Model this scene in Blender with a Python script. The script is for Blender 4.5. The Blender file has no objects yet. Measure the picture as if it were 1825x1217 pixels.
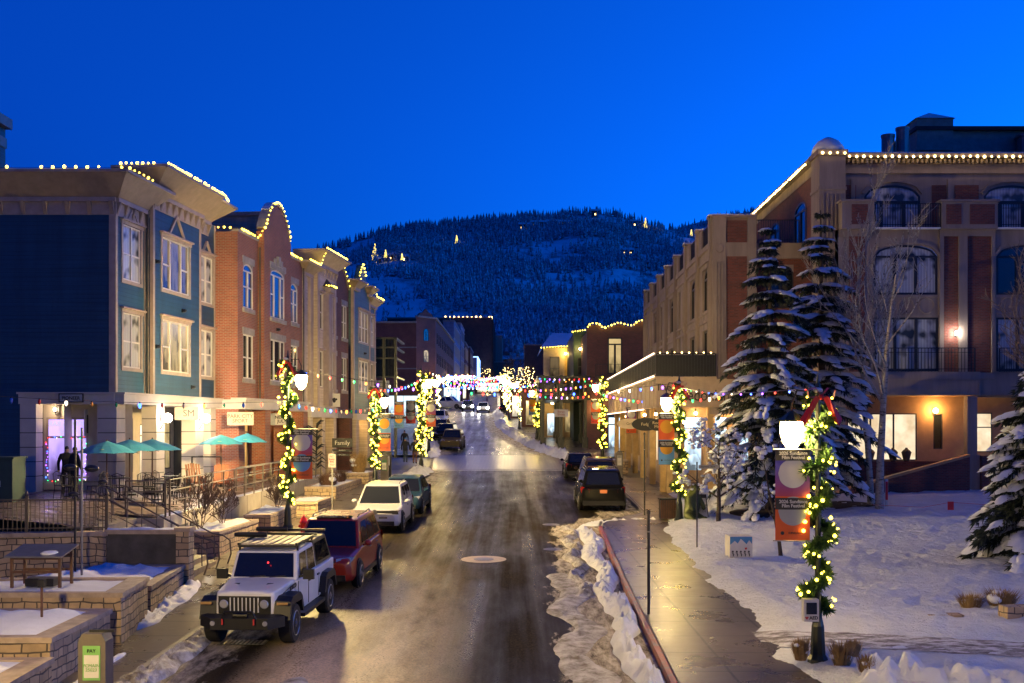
import bpy, math, random
import numpy as np
from mathutils import Vector, Matrix
R = math.radians
rnd = random.Random(11)
sc = bpy.context.scene
COL = sc.collection
F = 2000.0; CX = 912.5; HY = 757.0; H = 5.47
SL = 0.0335
def G(Y):
    return SL*Y if Y < 96 else (3.216+.055*(Y-96) if Y < 185 else 8.111+.045*(Y-185))
def S(Y): return G(Y) + 0.15
def P(x, y, Z): return Vector(((x-CX)*Z/F, Z, H-(y-HY)*Z/F))
def PG(x, y, off=0.15):
    Z = F*(H-off)/(y-690.0)
    return Vector(((x-CX)*Z/F, Z, G(Z)+off))
def lerp(a, b, t): return a+(b-a)*t
def interp(tab, v):
    if v <= tab[0][0]: return tab[0][1]
    for (a, x), (b, y) in zip(tab, tab[1:]):
        if v <= b: return x+(y-x)*(v-a)/(b-a)
    return tab[-1][1]
LT = [(-40, -8.6), (0, -7.6), (22, -6.9), (64, -5.5), (73, -5.4), (86, -6.2), (96, -6.5), (122, -9.0), (150, -10), (185, -10), (240, -10.5), (420, -13)]
RT = [(-40, 2.2), (0, 2.4), (21, 2.86), (30.6, 3.01), (43, 3.31), (45, 3.5), (47.5, 5.55), (66, 5.7), (84, 4.4), (96, 2.6), (110, .64), (131, -1.3), (152, -1.95), (185, -2.6), (240, -3.4), (420, -6)]
def XL(Y): return interp(LT, Y)
def XR(Y): return interp(RT, Y)

# ------------------------------------------------------------------ materials
MATS = {}
class NT:
    def __init__(s, name):
        s.m = bpy.data.materials.new(name); s.m.use_nodes = True
        s.t = s.m.node_tree; s.n = s.t.nodes; s.l = s.t.links
        s.b = s.n['Principled BSDF']
        s.uv = None
    def new(s, ty, **k):
        n = s.n.new(ty)
        for a, v in k.items():
            if a.startswith('i_'):
                key = a[2:]
                key = int(key) if key.isdigit() else key.replace('_', ' ')
                n.inputs[key].default_value = v
            else: setattr(n, a, v)
        return n
    def link(s, a, b): s.l.new(a, b)
    def UV(s):
        if not s.uv: s.uv = s.new('ShaderNodeUVMap').outputs[0]
        return s.uv
    def obj(s):
        return s.new('ShaderNodeTexCoord').outputs['Object']
    def pos(s):
        return s.new('ShaderNodeNewGeometry').outputs['Position']
    def noise(s, vec, scale, detail=3, rough=.6, dist=0):
        n = s.new('ShaderNodeTexNoise'); n.inputs['Scale'].default_value = scale
        n.inputs['Detail'].default_value = detail; n.inputs['Roughness'].default_value = rough
        n.inputs['Distortion'].default_value = dist
        s.link(vec, n.inputs['Vector']); return n.outputs['Fac']
    def ramp(s, fac, stops):
        r = s.new('ShaderNodeValToRGB'); e = r.color_ramp.elements
        while len(e) < len(stops): e.new(.5)
        for i, (p, c) in enumerate(stops):
            e[i].position = p; e[i].color = (*c, 1) if len(c) == 3 else c
        s.link(fac, r.inputs[0]); return r.outputs[0]
    def mix(s, fac, a, b, mode='MIX'):
        m = s.new('ShaderNodeMix', data_type='RGBA', blend_type=mode)
        for v, i in ((fac, 0), (a, 6), (b, 7)):
            if hasattr(v, 'links') or hasattr(v, 'is_linked'): s.link(v, m.inputs[i])
            elif isinstance(v, tuple): m.inputs[i].default_value = (*v, 1)
            else: m.inputs[i].default_value = v
        return m.outputs[2]
    def math(s, op, a, b=None, c=None):
        m = s.new('ShaderNodeMath', operation=op)
        for v, i in ((a, 0), (b, 1), (c, 2)):
            if v is None: continue
            if hasattr(v, 'is_linked'): s.link(v, m.inputs[i])
            else: m.inputs[i].default_value = v
        return m.outputs[0]
    def sep(s, v):
        n = s.new('ShaderNodeSeparateXYZ'); s.link(v, n.inputs[0]); return n.outputs
    def mapping(s, v, sc_):
        n = s.new('ShaderNodeMapping'); n.inputs['Scale'].default_value = sc_; s.link(v, n.inputs[0]); return n.outputs[0]
    def col(s, c):
        if isinstance(c, tuple): s.b.inputs['Base Color'].default_value = (*c, 1)
        else: s.link(c, s.b.inputs['Base Color'])
    def bump(s, h, strength=.3, dist=.02):
        n = s.new('ShaderNodeBump'); n.inputs['Strength'].default_value = strength
        n.inputs['Distance'].default_value = dist; s.link(h, n.inputs['Height'])
        s.link(n.outputs[0], s.b.inputs['Normal'])
    def rough(s, v):
        if hasattr(v, 'is_linked'): s.link(v, s.b.inputs['Roughness'])
        else: s.b.inputs['Roughness'].default_value = v
def dark(c, k): return tuple(x*k for x in c)
def plain(name, c, rough=.6, metal=0, var=.25, sc_=3, bump=0, coat=0):
    if name in MATS: return MATS[name]
    t = NT(name)
    if var:
        f = t.noise(t.obj(), sc_, 5)
        t.col(t.ramp(f, [(.3, dark(c, 1-var)), (.7, dark(c, 1+var*.5))]))
        if bump: t.bump(t.noise(t.obj(), sc_*6, 4), bump, .02)
    else: t.col(c)
    t.rough(rough); t.b.inputs['Metallic'].default_value = metal
    if coat:
        t.b.inputs['Coat Weight'].default_value = coat; t.b.inputs['Coat Roughness'].default_value = .04
    MATS[name] = t.m; return t.m
def glow(name, c, s_, sample=True, base=(.2, .2, .2)):
    if name in MATS: return MATS[name]
    t = NT(name); t.col(base); t.rough(.4)
    t.b.inputs['Emission Color'].default_value = (*c, 1); t.b.inputs['Emission Strength'].default_value = s_
    if not sample: t.m.cycles.emission_sampling = 'NONE'
    MATS[name] = t.m; return t.m
def brick(name, c1, c2, mortar, bw=.22, bh=.075, ms=.012, stone=False):
    if name in MATS: return MATS[name]
    t = NT(name)
    n = t.new('ShaderNodeTexBrick'); n.inputs['Scale'].default_value = 1
    n.inputs['Brick Width'].default_value = bw; n.inputs['Row Height'].default_value = bh
    n.inputs['Mortar Size'].default_value = ms; n.inputs['Color1'].default_value = (*c1, 1)
    n.inputs['Color2'].default_value = (*c2, 1); n.inputs['Mortar'].default_value = (*mortar, 1)
    n.inputs['Mortar Smooth'].default_value = .3; n.inputs['Bias'].default_value = 0
    vec = t.UV()
    if stone: n.squash = .55; n.squash_frequency = 2; n.offset_frequency = 3; n.offset = .37
    if stone:
        d = t.new('ShaderNodeTexNoise'); d.inputs['Scale'].default_value = 1.7; d.inputs['Detail'].default_value = 2; t.link(vec, d.inputs['Vector'])
        vm = t.new('ShaderNodeVectorMath', operation='SCALE'); vm.inputs['Scale'].default_value = .16; t.link(d.outputs['Color'], vm.inputs[0])
        va = t.new('ShaderNodeVectorMath', operation='ADD'); t.link(vec, va.inputs[0]); t.link(vm.outputs[0], va.inputs[1]); vec = va.outputs[0]
    t.link(vec, n.inputs['Vector'])
    f = t.noise(t.UV(), .8 if not stone else 3, 5)
    c = t.mix(.7, n.outputs['Color'], t.ramp(f, [(.3, (.62, .62, .62)), (.7, (1.15, 1.1, 1.05))]), 'MULTIPLY')
    t.col(c); t.rough(.8)
    h = t.math('SUBTRACT', t.math('MULTIPLY', t.noise(t.UV(), 30, 3), .4), n.outputs['Fac'])
    t.bump(h, .6, .012 if not stone else .03)
    MATS[name] = t.m; return t.m
def siding(name, c, per=.16):
    if name in MATS: return MATS[name]
    t = NT(name); v = t.sep(t.UV())[1]
    fr = t.math('FRACT', t.math('MULTIPLY', v, 1/per))
    line = t.ramp(fr, [(0, (.35, .35, .35)), (.1, (.95, .95, .95)), (1, (1, 1, 1))])
    pv = t.noise(t.mapping(t.UV(), (.25, 6.2, 1)), 1, 2)
    f = t.ramp(pv, [(.3, dark(c, .8)), (.7, dark(c, 1.12))])
    st = t.ramp(t.noise(t.mapping(t.UV(), (1.2, .16, 1)), 1.1, 5, .7), [(.3, (.68, .7, .72)), (.62, (1.1, 1.1, 1.1))])
    t.col(t.mix(.9, t.mix(.8, f, line, 'MULTIPLY'), st, 'MULTIPLY')); t.rough(.55)
    t.bump(t.math('SUBTRACT', 1.0, fr), .8, .02)
    MATS[name] = t.m; return t.m
WHITE = plain('white_paint', (.62, .6, .56), .45, var=.12)
TRIM = plain('tan_trim', (.36, .29, .25), .6, var=.2)
BRACK = plain('tan_cornice', (.27, .21, .17), .6, var=.2)
BLUE = siding('blue_siding', (.012, .055, .115))
TEAL = siding('teal_siding', (.06, .13, .125))
CREAM = siding('cream_siding', (.52, .42, .30))
LILAC = siding('lilac_siding', (.25, .29, .42))
GREEN = plain('dark_green_paint', (.015, .045, .03), .6)
BRICK = brick('red_brick', (.30, .085, .045), (.22, .06, .035), (.26, .2, .17))
BRICK_D = brick('brown_brick', (.17, .055, .04), (.11, .04, .03), (.14, .1, .09))
BRICK_H = brick('hotel_brick', (.23, .06, .04), (.14, .04, .03), (.14, .09, .08))
STONE = brick('sandstone_wall', (.55, .41, .26), (.34, .25, .16), (.09, .075, .065), .42, .17, .016, True)
CAP = plain('stone_cap', (.40, .31, .23), .75, var=.3, sc_=4, bump=.4)
CONC = plain('concrete', (.30, .28, .26), .7, var=.3, sc_=1.2, bump=.3)
CONC_D = plain('stained_concrete', (.07, .065, .062), .7, var=.6, sc_=1.5, bump=.4)
t = NT('hotel_precast'); f = t.noise(t.mapping(t.pos(), (1.6, 1.6, .18)), 1.0, 6, .7); f2 = t.noise(t.pos(), .35, 3)
t.col(t.mix(.8, t.ramp(f, [(.3, (.215, .17, .145)), (.6, (.32, .255, .215))]), t.ramp(f2, [(.3, (.75, .75, .75)), (.7, (1.1, 1.1, 1.1))]), 'MULTIPLY')); t.rough(.75); t.bump(t.noise(t.pos(), 12, 4), .2, .01); BEIGE = t.m; MATS['hotel_precast'] = t.m
LIME = plain('limestone_panel', (.50, .46, .42), .6, var=.15, sc_=1.2)
LINTEL = plain('grey_lintel', (.3, .28, .25), .75, var=.3)
BLACK = plain('black_metal', (.012, .012, .013), .4, metal=.0, var=.2)
STEEL = plain('dull_steel', (.28, .27, .26), .4, metal=.7, var=.2)
DGREEN = plain('green_black_metal', (.012, .02, .017), .35, var=.2)
WOOD = plain('brown_wood', (.12, .055, .028), .6, var=.4, sc_=5)
ROOFM = plain('dark_roofing', (.03, .032, .036), .7)
def glass_mat(name, c=(.012, .018, .024), rough=.06, curtain=False):
    t = NT(name)
    if curtain:
        u = t.sep(t.obj()); w = t.math('FRACT', t.math('MULTIPLY', u[0], 7.0))
        f = t.noise(t.obj(), .9, 2)
        t.col(t.mix(t.ramp(f, [(.36, (0, 0, 0)), (.46, (1, 1, 1))]), c, t.mix(w, (.48, .5, .52), (.3, .31, .33))))
        t.b.inputs['Coat Weight'].default_value = 1; t.b.inputs['Coat Roughness'].default_value = .03; t.rough(.8)
    else:
        t.col(c); t.rough(rough); t.b.inputs['Specular IOR Level'].default_value = 1.0
        t.bump(t.noise(t.obj(), 1.3, 2), .05, .05)
    MATS[name] = t.m; return t.m
GLASS = glass_mat('dark_glass'); GLASSC = glass_mat('curtained_glass', curtain=True)
CARGLASS = glass_mat('car_glass', (.008, .009, .01), .03)
def lit_mat(name, c, s_, scale=2.0, lo=.15, vert=True):
    t = NT(name); t.col((.02, .02, .02)); t.rough(.1)
    vor = t.new('ShaderNodeTexVoronoi', distance='CHEBYCHEV'); vor.inputs['Scale'].default_value = scale*1.6
    t.link(t.mapping(t.UV(), (1, .55, 1)), vor.inputs['Vector'])
    f = t.sep(vor.outputs['Color'])[0]
    g = t.noise(t.mapping(t.UV(), (1, .45, 1)), scale*.55, 2)
    e = t.ramp(t.math('ADD', t.math('MULTIPLY', t.sep(t.UV())[1], .09), t.math('ADD', t.math('MULTIPLY', f, .10), t.math('MULTIPLY', g, .7))), [(.36, dark(c, lo)), (.44, dark(c, .5)), (.5, dark(c, .75)), (.66, c)])
    t.link(e, t.b.inputs['Emission Color']); t.b.inputs['Emission Strength'].default_value = s_
    MATS[name] = t.m; return t.m
LIT = lit_mat('lit_window_warm', (1, .72, .32), .75)
LITDIM = lit_mat('lit_window_dim', (.9, .62, .3), .2, lo=.05)
LITW = lit_mat('lit_shop_white', (1, .86, .62), 2.6, 1.5, .25)
LITC = lit_mat('lit_shop_cool', (.65, .85, 1), 1.9, 2.2, .1)
LITP = lit_mat('lit_bar_violet', (.5, .35, 1), 2.0, 1.8, .1)
LITO = lit_mat('lit_orange', (1, .55, .16), 1.0, 1.5, .3)
# snow
def snow_mat(name, c=(.78, .8, .84), bs=6, bstr=.5, d=.05, dirt=0):
    t = NT(name)
    p = t.pos(); f = t.noise(p, 1.3, 6)
    cc = t.ramp(f, [(.25, dark(c, .82)), (.65, c)])
    if dirt:
        f2 = t.noise(p, 2.6, 6, .7)
        cc = t.mix(t.ramp(f2, [(.5-dirt*.25, (1, 1, 1)), (.62, (0, 0, 0))]), cc, (.16, .13, .1))
    t.col(cc); t.rough(.75)
    vo = t.new('ShaderNodeTexVoronoi', feature='SMOOTH_F1'); vo.inputs['Scale'].default_value = bs*.7; t.link(t.mapping(p, (1, .7, 1)), vo.inputs['Vector'])
    h = t.math('ADD', t.math('ADD', t.noise(p, bs, 6, .65), t.math('MULTIPLY', t.noise(p, bs*5, 3), .35)), t.math('MULTIPLY', vo.outputs['Distance'], .5))
    t.bump(h, bstr, d)
    MATS[name] = t.m; return t.m
SNOW = snow_mat('fresh_snow'); SNOWL = snow_mat('trampled_snow', (.74, .76, .82), 4.5, 1.0, .16)
SNOWD = snow_mat('dirty_snow', (.6, .58, .56), 7, .8, .06, .6)
SNOWT = snow_mat('branch_snow', (.74, .77, .84), 9, .3, .03)

# ------------------------------------------------------------------ mesh builder
class MB:
    def __init__(s): s.V = []; s.F = []; s.M = []; s.mats = []; s.cur = 0; s.T = None; s.sm = []; s.smooth = False
    def m(s, mat):
        if mat not in s.mats: s.mats.append(mat)
        s.cur = s.mats.index(mat); return s
    def add(s, vs, fs):
        b = len(s.V)
        if s.T is not None: vs = [s.T @ Vector(v) for v in vs]
        s.V += [tuple(v) for v in vs]; s.F += [tuple(i+b for i in f) for f in fs]
        s.M += [s.cur]*len(fs); s.sm += [s.smooth]*len(fs); return s
    def box(s, x0, x1, y0, y1, z0, z1):
        if x0 > x1: x0, x1 = x1, x0
        if y0 > y1: y0, y1 = y1, y0
        if z0 > z1: z0, z1 = z1, z0
        v = [(x0, y0, z0), (x1, y0, z0), (x1, y1, z0), (x0, y1, z0), (x0, y0, z1), (x1, y0, z1), (x1, y1, z1), (x0, y1, z1)]
        return s.add(v, [(0, 3, 2, 1), (4, 5, 6, 7), (0, 1, 5, 4), (1, 2, 6, 5), (2, 3, 7, 6), (3, 0, 4, 7)])
    def cbox(s, c, d): return s.box(c[0]-d[0]/2, c[0]+d[0]/2, c[1]-d[1]/2, c[1]+d[1]/2, c[2]-d[2]/2, c[2]+d[2]/2)
    def quad(s, a, b, c, d): return s.add([a, b, c, d], [(0, 1, 2, 3)])
    def poly(s, pts): return s.add(pts, [tuple(range(len(pts)))])
    def prism(s, pts, y0, y1):       # pts (x,z) outline CCW seen from -y, extruded y0..y1
        n = len(pts)
        v = [(x, y0, z) for x, z in pts]+[(x, y1, z) for x, z in pts]
        f = [tuple(range(n)), tuple(range(2*n-1, n-1, -1))]
        f += [(i, i+n, (i+1) % n+n, (i+1) % n) for i in range(n)]
        return s.add(v, f)
    def prismz(s, pts, z0, z1):      # pts (x,y) CCW from above
        n = len(pts)
        z0s = z0 if isinstance(z0, (list, tuple)) else [z0]*n
        z1s = z1 if isinstance(z1, (list, tuple)) else [z1]*n
        v = [(p[0], p[1], a) for p, a in zip(pts, z0s)]+[(p[0], p[1], a) for p, a in zip(pts, z1s)]
        f = [tuple(range(n-1, -1, -1)), tuple(range(n, 2*n))]
        f += [(i, (i+1) % n, (i+1) % n+n, i+n) for i in range(n)]
        return s.add(v, f)
    def bar(s, a, b, w, h=None):
        a = Vector(a); b = Vector(b); h = h or w; d = (b-a)
        if d.length < 1e-6: return s
        d.normalize(); up = Vector((0, 0, 1)) if abs(d.z) < .95 else Vector((0, 1, 0))
        r = d.cross(up).normalized(); u = r.cross(d)
        v = [p+r*sx*w/2+u*sz*h/2 for p in (a, b) for sx, sz in ((-1, -1), (1, -1), (1, 1), (-1, 1))]
        return s.add(v, [(0, 1, 2, 3), (7, 6, 5, 4), (0, 4, 5, 1), (1, 5, 6, 2), (2, 6, 7, 3), (3, 7, 4, 0)])
    def tube(s, pts, r, n=6, cap=True):
        pts = [Vector(p) for p in pts]; k = len(pts)
        rr = r if isinstance(r, (list, tuple)) else [r]*k
        V = []; up = Vector((.13, .27, 1)).normalized()
        for i, p in enumerate(pts):
            d = (pts[min(i+1, k-1)]-pts[max(i-1, 0)])
            d = d.normalized() if d.length > 1e-9 else Vector((0, 0, 1))
            a = d.cross(up)
            if a.length < .05: a = d.cross(Vector((1, 0, 0)))
            a.normalize(); b = d.cross(a)
            V += [p+(a*math.cos(2*math.pi*j/n)+b*math.sin(2*math.pi*j/n))*rr[i] for j in range(n)]
        Fs = [(i*n+j, i*n+(j+1) % n, (i+1)*n+(j+1) % n, (i+1)*n+j) for i in range(k-1) for j in range(n)]
        if cap: Fs += [tuple(range(n-1, -1, -1)), tuple(range((k-1)*n, k*n))]
        return s.add(V, Fs)
    def lathe(s, c, prof, n=12, axis='z', ph=0):
        V = []; k = len(prof)
        for r, z in prof:
            for j in range(n):
                a = 2*math.pi*j/n+ph; x, y = r*math.cos(a), r*math.sin(a)
                V.append((c[0]+x, c[1]+y, c[2]+z) if axis == 'z' else ((c[0]+z, c[1]+x, c[2]+y) if axis == 'x' else (c[0]+x, c[1]+z, c[2]+y)))
        Fs = [(i*n+j, i*n+(j+1) % n, (i+1)*n+(j+1) % n, (i+1)*n+j) for i in range(k-1) for j in range(n)]
        if axis == 'y': Fs = [f[::-1] for f in Fs]
        Fs += [tuple(range(n-1, -1, -1)), tuple(range((k-1)*n, k*n))]
        return s.add(V, Fs)
    def ball(s, c, r, n=8, k=5, sz=1):
        return s.lathe(c, [(r*math.sin(math.pi*i/k) if 0 < i < k else r*.02, -r*sz*math.cos(math.pi*i/k)) for i in range(k+1)], n)
    def build(s, name, parent=None, uv=True, smooth=None, loc=None):
        me = bpy.data.meshes.new(name)
        me.from_pydata(s.V, [], s.F)
        for m in s.mats: me.materials.append(m)
        nf = len(s.F)
        if nf:
            me.polygons.foreach_set('material_index', s.M)
            me.polygons.foreach_set('use_smooth', s.sm if smooth is None else [smooth]*nf)
        if uv and 0 < nf < 60000:
            L = me.uv_layers.new(name='UVMap')
            co = np.array(s.V, dtype=float)
            li = np.empty(len(me.loops), int); me.loops.foreach_get('vertex_index', li)
            nr = np.empty(nf*3); me.polygons.foreach_get('normal', nr); nr = nr.reshape(-1, 3)
            lt = np.empty(nf, int); me.polygons.foreach_get('loop_total', lt)
            N = np.repeat(nr, lt, axis=0); C = co[li]
            ax = np.argmax(np.abs(N)*np.array([1, 1, .999]), axis=1)
            u = np.where(ax == 0, C[:, 1], C[:, 0]); v = np.where(ax == 2, C[:, 1], C[:, 2])
            L.data.foreach_set('uv', np.stack([u, v], 1).ravel())
        me.update()
        o = bpy.data.objects.new(name, me); COL.objects.link(o)
        if parent: o.parent = parent
        if loc is not None: o.location = loc
        return o
def tag(o, label=None, cat=None, group=None, kind=None):
    if label: o['label'] = label
    if cat: o['category'] = cat
    if group: o['group'] = group
    if kind: o['kind'] = kind
    return o
def thing(name, label, cat, loc=(0, 0, 0), rz=0, group=None):
    o = bpy.data.objects.new(name, None); COL.objects.link(o)
    o.location = loc; o.rotation_euler = (0, 0, rz); return tag(o, label, cat, group)
def struct(o): o['kind'] = 'structure'; return o
def stuff(o, label=None, cat=None): o['kind'] = 'stuff'; return tag(o, label, cat)
def kids(o): return [c for c in COL.objects if c.parent == o]
def copy_tree(o, parent=None, ch=None):
    if ch is None:
        ch = {}
        for c in COL.objects:
            if c.parent: ch.setdefault(c.parent.name, []).append(c)
    c = o.copy(); COL.objects.link(c); c.parent = parent
    for k in ch.get(o.name, []): copy_tree(k, c, ch)
    return c
FC = bpy.data.curves
def text(s_, size, mat, parent, loc, rot=(R(90), 0, 0), align='CENTER', name='lettering', ext=.004, sx=1, bold=0):
    cu = FC.new('t', 'FONT'); cu.body = s_; cu.size = size; cu.align_x = align; cu.align_y = 'CENTER'; cu.extrude = ext; cu.offset = bold
    cu.space_line = .9; cu.resolution_u = 3
    o = bpy.data.objects.new('t', cu); COL.objects.link(o)
    dg = bpy.context.evaluated_depsgraph_get()
    me = bpy.data.meshes.new_from_object(o.evaluated_get(dg)); bpy.data.objects.remove(o)
    me.materials.clear(); me.materials.append(mat)
    q = bpy.data.objects.new(name, me); COL.objects.link(q); q.parent = parent
    q.location = loc; q.rotation_euler = rot; q.scale = (sx, 1, 1); return q

# ------------------------------------------------------------------ render, camera, sky
sc.render.engine = 'CYCLES'
cy = sc.cycles
cy.use_denoising = True
try: cy.denoiser = 'OPENIMAGEDENOISE'
except Exception: pass
cy.use_adaptive_sampling = True; cy.adaptive_threshold = .02
cy.max_bounces = 5; cy.diffuse_bounces = 2; cy.glossy_bounces = 3; cy.transmission_bounces = 3; cy.transparent_max_bounces = 8
cy.sample_clamp_indirect = 3; cy.sample_clamp_direct = 30; cy.caustics_reflective = False; cy.caustics_refractive = False
cy.use_light_tree = True
sc.view_settings.view_transform = 'Standard'; sc.view_settings.look = 'None'; sc.view_settings.exposure = 0; sc.view_settings.gamma = 1
cam = bpy.data.cameras.new('camera'); co = bpy.data.objects.new('camera', cam); COL.objects.link(co)
cam.sensor_width = 36; cam.lens = 36*F/1825; cam.clip_end = 12000; cam.clip_start = .1
cam.shift_x = 0; cam.shift_y = (HY-608.5)/1825
co.location = (0, 0, H); co.rotation_euler = (R(90), 0, 0); sc.camera = co
w = bpy.data.worlds.new('World'); sc.world = w; w.use_nodes = True
wn = w.node_tree; bg = wn.nodes['Background']
sky = wn.nodes.new('ShaderNodeTexSky'); sky.sky_type = 'NISHITA'; sky.sun_disc = False
sky.sun_elevation = R(SKY_EL if 'SKY_EL' in globals() else -3.5); sky.sun_rotation = R(SKY_ROT if 'SKY_ROT' in globals() else 74); sky.altitude = 2100; sky.ozone_density = 6; sky.air_density = 1.0; sky.dust_density = .3
hs = wn.nodes.new('ShaderNodeHueSaturation'); hs.inputs['Saturation'].default_value = 1.0
wn.links.new(sky.outputs[0], hs.inputs['Color']); 
gm = wn.nodes.new('ShaderNodeMix'); gm.data_type = 'RGBA'; gm.blend_type = 'MULTIPLY'; gm.inputs[0].default_value = 1; gm.inputs[7].default_value = (TINT if 'TINT' in globals() else (.16, 15.2, 13.6, 1))
wn.links.new(hs.outputs[0], gm.inputs[6]); wtc = wn.nodes.new('ShaderNodeTexCoord'); wsx = wn.nodes.new('ShaderNodeSeparateXYZ'); wn.links.new(wtc.outputs['Generated'], wsx.inputs[0])
wr = wn.nodes.new('ShaderNodeValToRGB'); wr.color_ramp.elements[0].position = .38; wr.color_ramp.elements[1].position = .7; wr.color_ramp.elements[0].color = (1, 1, 1, 1); wr.color_ramp.elements[1].color = (.68, .68, .68, 1); wn.links.new(wsx.outputs[2], wr.inputs[0])
wr2 = wn.nodes.new('ShaderNodeValToRGB'); wr2.color_ramp.elements[0].position = .0; wr2.color_ramp.elements[1].position = .5; wr2.color_ramp.elements[0].color = (.85, .85, .85, 1); wr2.color_ramp.elements[1].color = (1, 1, 1, 1)
wm = wn.nodes.new('ShaderNodeMath'); wm.operation = 'MULTIPLY_ADD'; wm.inputs[1].default_value = .5; wm.inputs[2].default_value = .35; wn.links.new(wsx.outputs[1], wm.inputs[0]); wn.links.new(wm.outputs[0], wr2.inputs[0])
g2 = wn.nodes.new('ShaderNodeMix'); g2.data_type = 'RGBA'; g2.blend_type = 'MULTIPLY'; g2.inputs[0].default_value = 1; wn.links.new(gm.outputs[2], g2.inputs[6]); wn.links.new(wr.outputs[0], g2.inputs[7])
g3 = wn.nodes.new('ShaderNodeMix'); g3.data_type = 'RGBA'; g3.blend_type = 'MULTIPLY'; g3.inputs[0].default_value = 1; wn.links.new(g2.outputs[2], g3.inputs[6]); wn.links.new(wr2.outputs[0], g3.inputs[7])
wn.links.new(g3.outputs[2], bg.inputs[0]); bg.inputs[1].default_value = 1
# ================================================================== ground, road, pavements, snow
def strip(name, Ys, fn, mat, parent=None):
    mb = MB(); mb.m(mat); V = []; n = None
    for Y in Ys:
        row = fn(Y); n = len(row); V += row
    mb.add(V, [(i*n+j, i*n+j+1, (i+1)*n+j+1, (i+1)*n+j) for i in range(len(Ys)-1) for j in range(n-1)])
    return mb.build(name, parent)
def uvset(o, fn):
    L = o.data.uv_layers[0]; v = o.data.vertices
    for i, l in enumerate(o.data.loops): L.data[i].uv = fn(v[l.vertex_index].co)
YS = [-30+2*i for i in range(140)]+[250+10*i for i in range(18)]
# base ground sheet
GR = plain('winter_ground', (.10, .085, .07), .9, var=.5, sc_=.3)
def hill0(Y): return G(Y)-.12 if Y < 420 else G(420)-.12+(Y-420)*.08
g = strip('ground', [-200, -60, -30, 0, 30, 60, 90, 120, 160, 200, 240, 300, 420, 700, 1200, 2500], lambda Y: [(x, Y, hill0(Y)) for x in (-2500, -600, -200, -60, -20, 0, 20, 60, 200, 600, 2500)], plain('snowy_ground', (.5, .52, .56), .9, var=.4, sc_=.05)); struct(g)
# asphalt: wet, with slush towards both kerbs
t = NT('wet_asphalt'); uv = t.sep(t.UV())
p_ = t.pos(); fine = t.noise(p_, 60, 2); patch = t.noise(t.mapping(p_, (1, .22, 1)), .9, 5, .65)
base = t.ramp(patch, [(.3, (.009, .0075, .006)), (.55, (.017, .0145, .011)), (.75, (.032, .027, .02))])
grit = t.noise(p_, 22, 3, .8); trk = t.noise(t.mapping(p_, (2.2, .05, 1)), 1.0, 4, .6)
base = t.mix(.9, base, t.ramp(grit, [(.35, (.45, .45, .45)), (.5, (1, 1, 1)), (.66, (2.1, 2.0, 1.8))]), 'MULTIPLY')
base = t.mix(.8, base, t.ramp(trk, [(.38, (.6, .6, .62)), (.62, (1.7, 1.6, 1.45))]), 'MULTIPLY')
tr = t.math('WAVE' if False else 'SINE', t.math('MULTIPLY', uv[0], 3.3))
dmin = t.math('MINIMUM', uv[0], 50.0)
ns = t.noise(t.mapping(p_, (1, .35, 1)), 1.5, 6, .7)
sl = t.math('SUBTRACT', t.math('ADD', t.math('MULTIPLY', ns, 3.0), .25), dmin)   # right side slush
slr = t.ramp(sl, [(.0, (0, 0, 0)), (.12, (1, 1, 1))])
L2 = t.new('ShaderNodeUVMap', uv_map='left'); lu = t.sep(L2.outputs[0])[0]
sll = t.ramp(t.math('SUBTRACT', t.math('ADD', t.math('MULTIPLY', t.noise(t.mapping(p_, (1, .4, 1)), .8, 6, .72), 4.4), -.9), lu), [(.0, (0, 0, 0)), (.3, (.55, .55, .55)), (1, (.9, .9, .9))])
slush = t.math('MAXIMUM', slr, sll)
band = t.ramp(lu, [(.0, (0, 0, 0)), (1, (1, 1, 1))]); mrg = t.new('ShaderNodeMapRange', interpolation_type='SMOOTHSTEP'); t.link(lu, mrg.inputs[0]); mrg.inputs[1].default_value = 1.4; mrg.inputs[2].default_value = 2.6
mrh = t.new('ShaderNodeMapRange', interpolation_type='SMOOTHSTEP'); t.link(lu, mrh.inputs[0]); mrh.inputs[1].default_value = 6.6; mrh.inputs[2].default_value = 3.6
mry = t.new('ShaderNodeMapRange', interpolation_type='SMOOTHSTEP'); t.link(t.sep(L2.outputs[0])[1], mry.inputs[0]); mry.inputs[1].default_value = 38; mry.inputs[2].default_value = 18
salt_pool = t.math('MULTIPLY', t.math('MULTIPLY', t.math('MULTIPLY', mrg.outputs[0], mrh.outputs[0]), mry.outputs[0]), t.ramp(t.noise(t.mapping(p_, (1, .3, 1)), 1.1, 6, .7), [(.28, (.35, .35, .35)), (.55, (1, 1, 1))]))
base = t.mix(salt_pool, base, t.mix(.8, (.62, .48, .3), t.ramp(grit, [(.35, (.5, .5, .5)), (.6, (1.4, 1.35, 1.3))]), 'MULTIPLY'))  # salt crust whose golden band also paints the lamp's pool of light
rut = t.math('SINE', t.math('ADD', t.math('MULTIPLY', uv[0], 42.0), t.math('MULTIPLY', ns, 2.0)))
sc1 = t.ramp(t.noise(t.mapping(p_, (1, .25, 1)), 4, 6, .75), [(.36, (.07, .06, .05)), (.48, (.3, .26, .21)), (.62, (.55, .5, .43))])
t.col(t.mix(slush, base, sc1))
t.rough(t.math('ADD', t.math('MULTIPLY', patch, .2), t.math('ADD', t.math('MULTIPLY', slush, .3), t.math('ADD', t.math('MULTIPLY', grit, .22), t.math('MULTIPLY', trk, .22)))))
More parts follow.
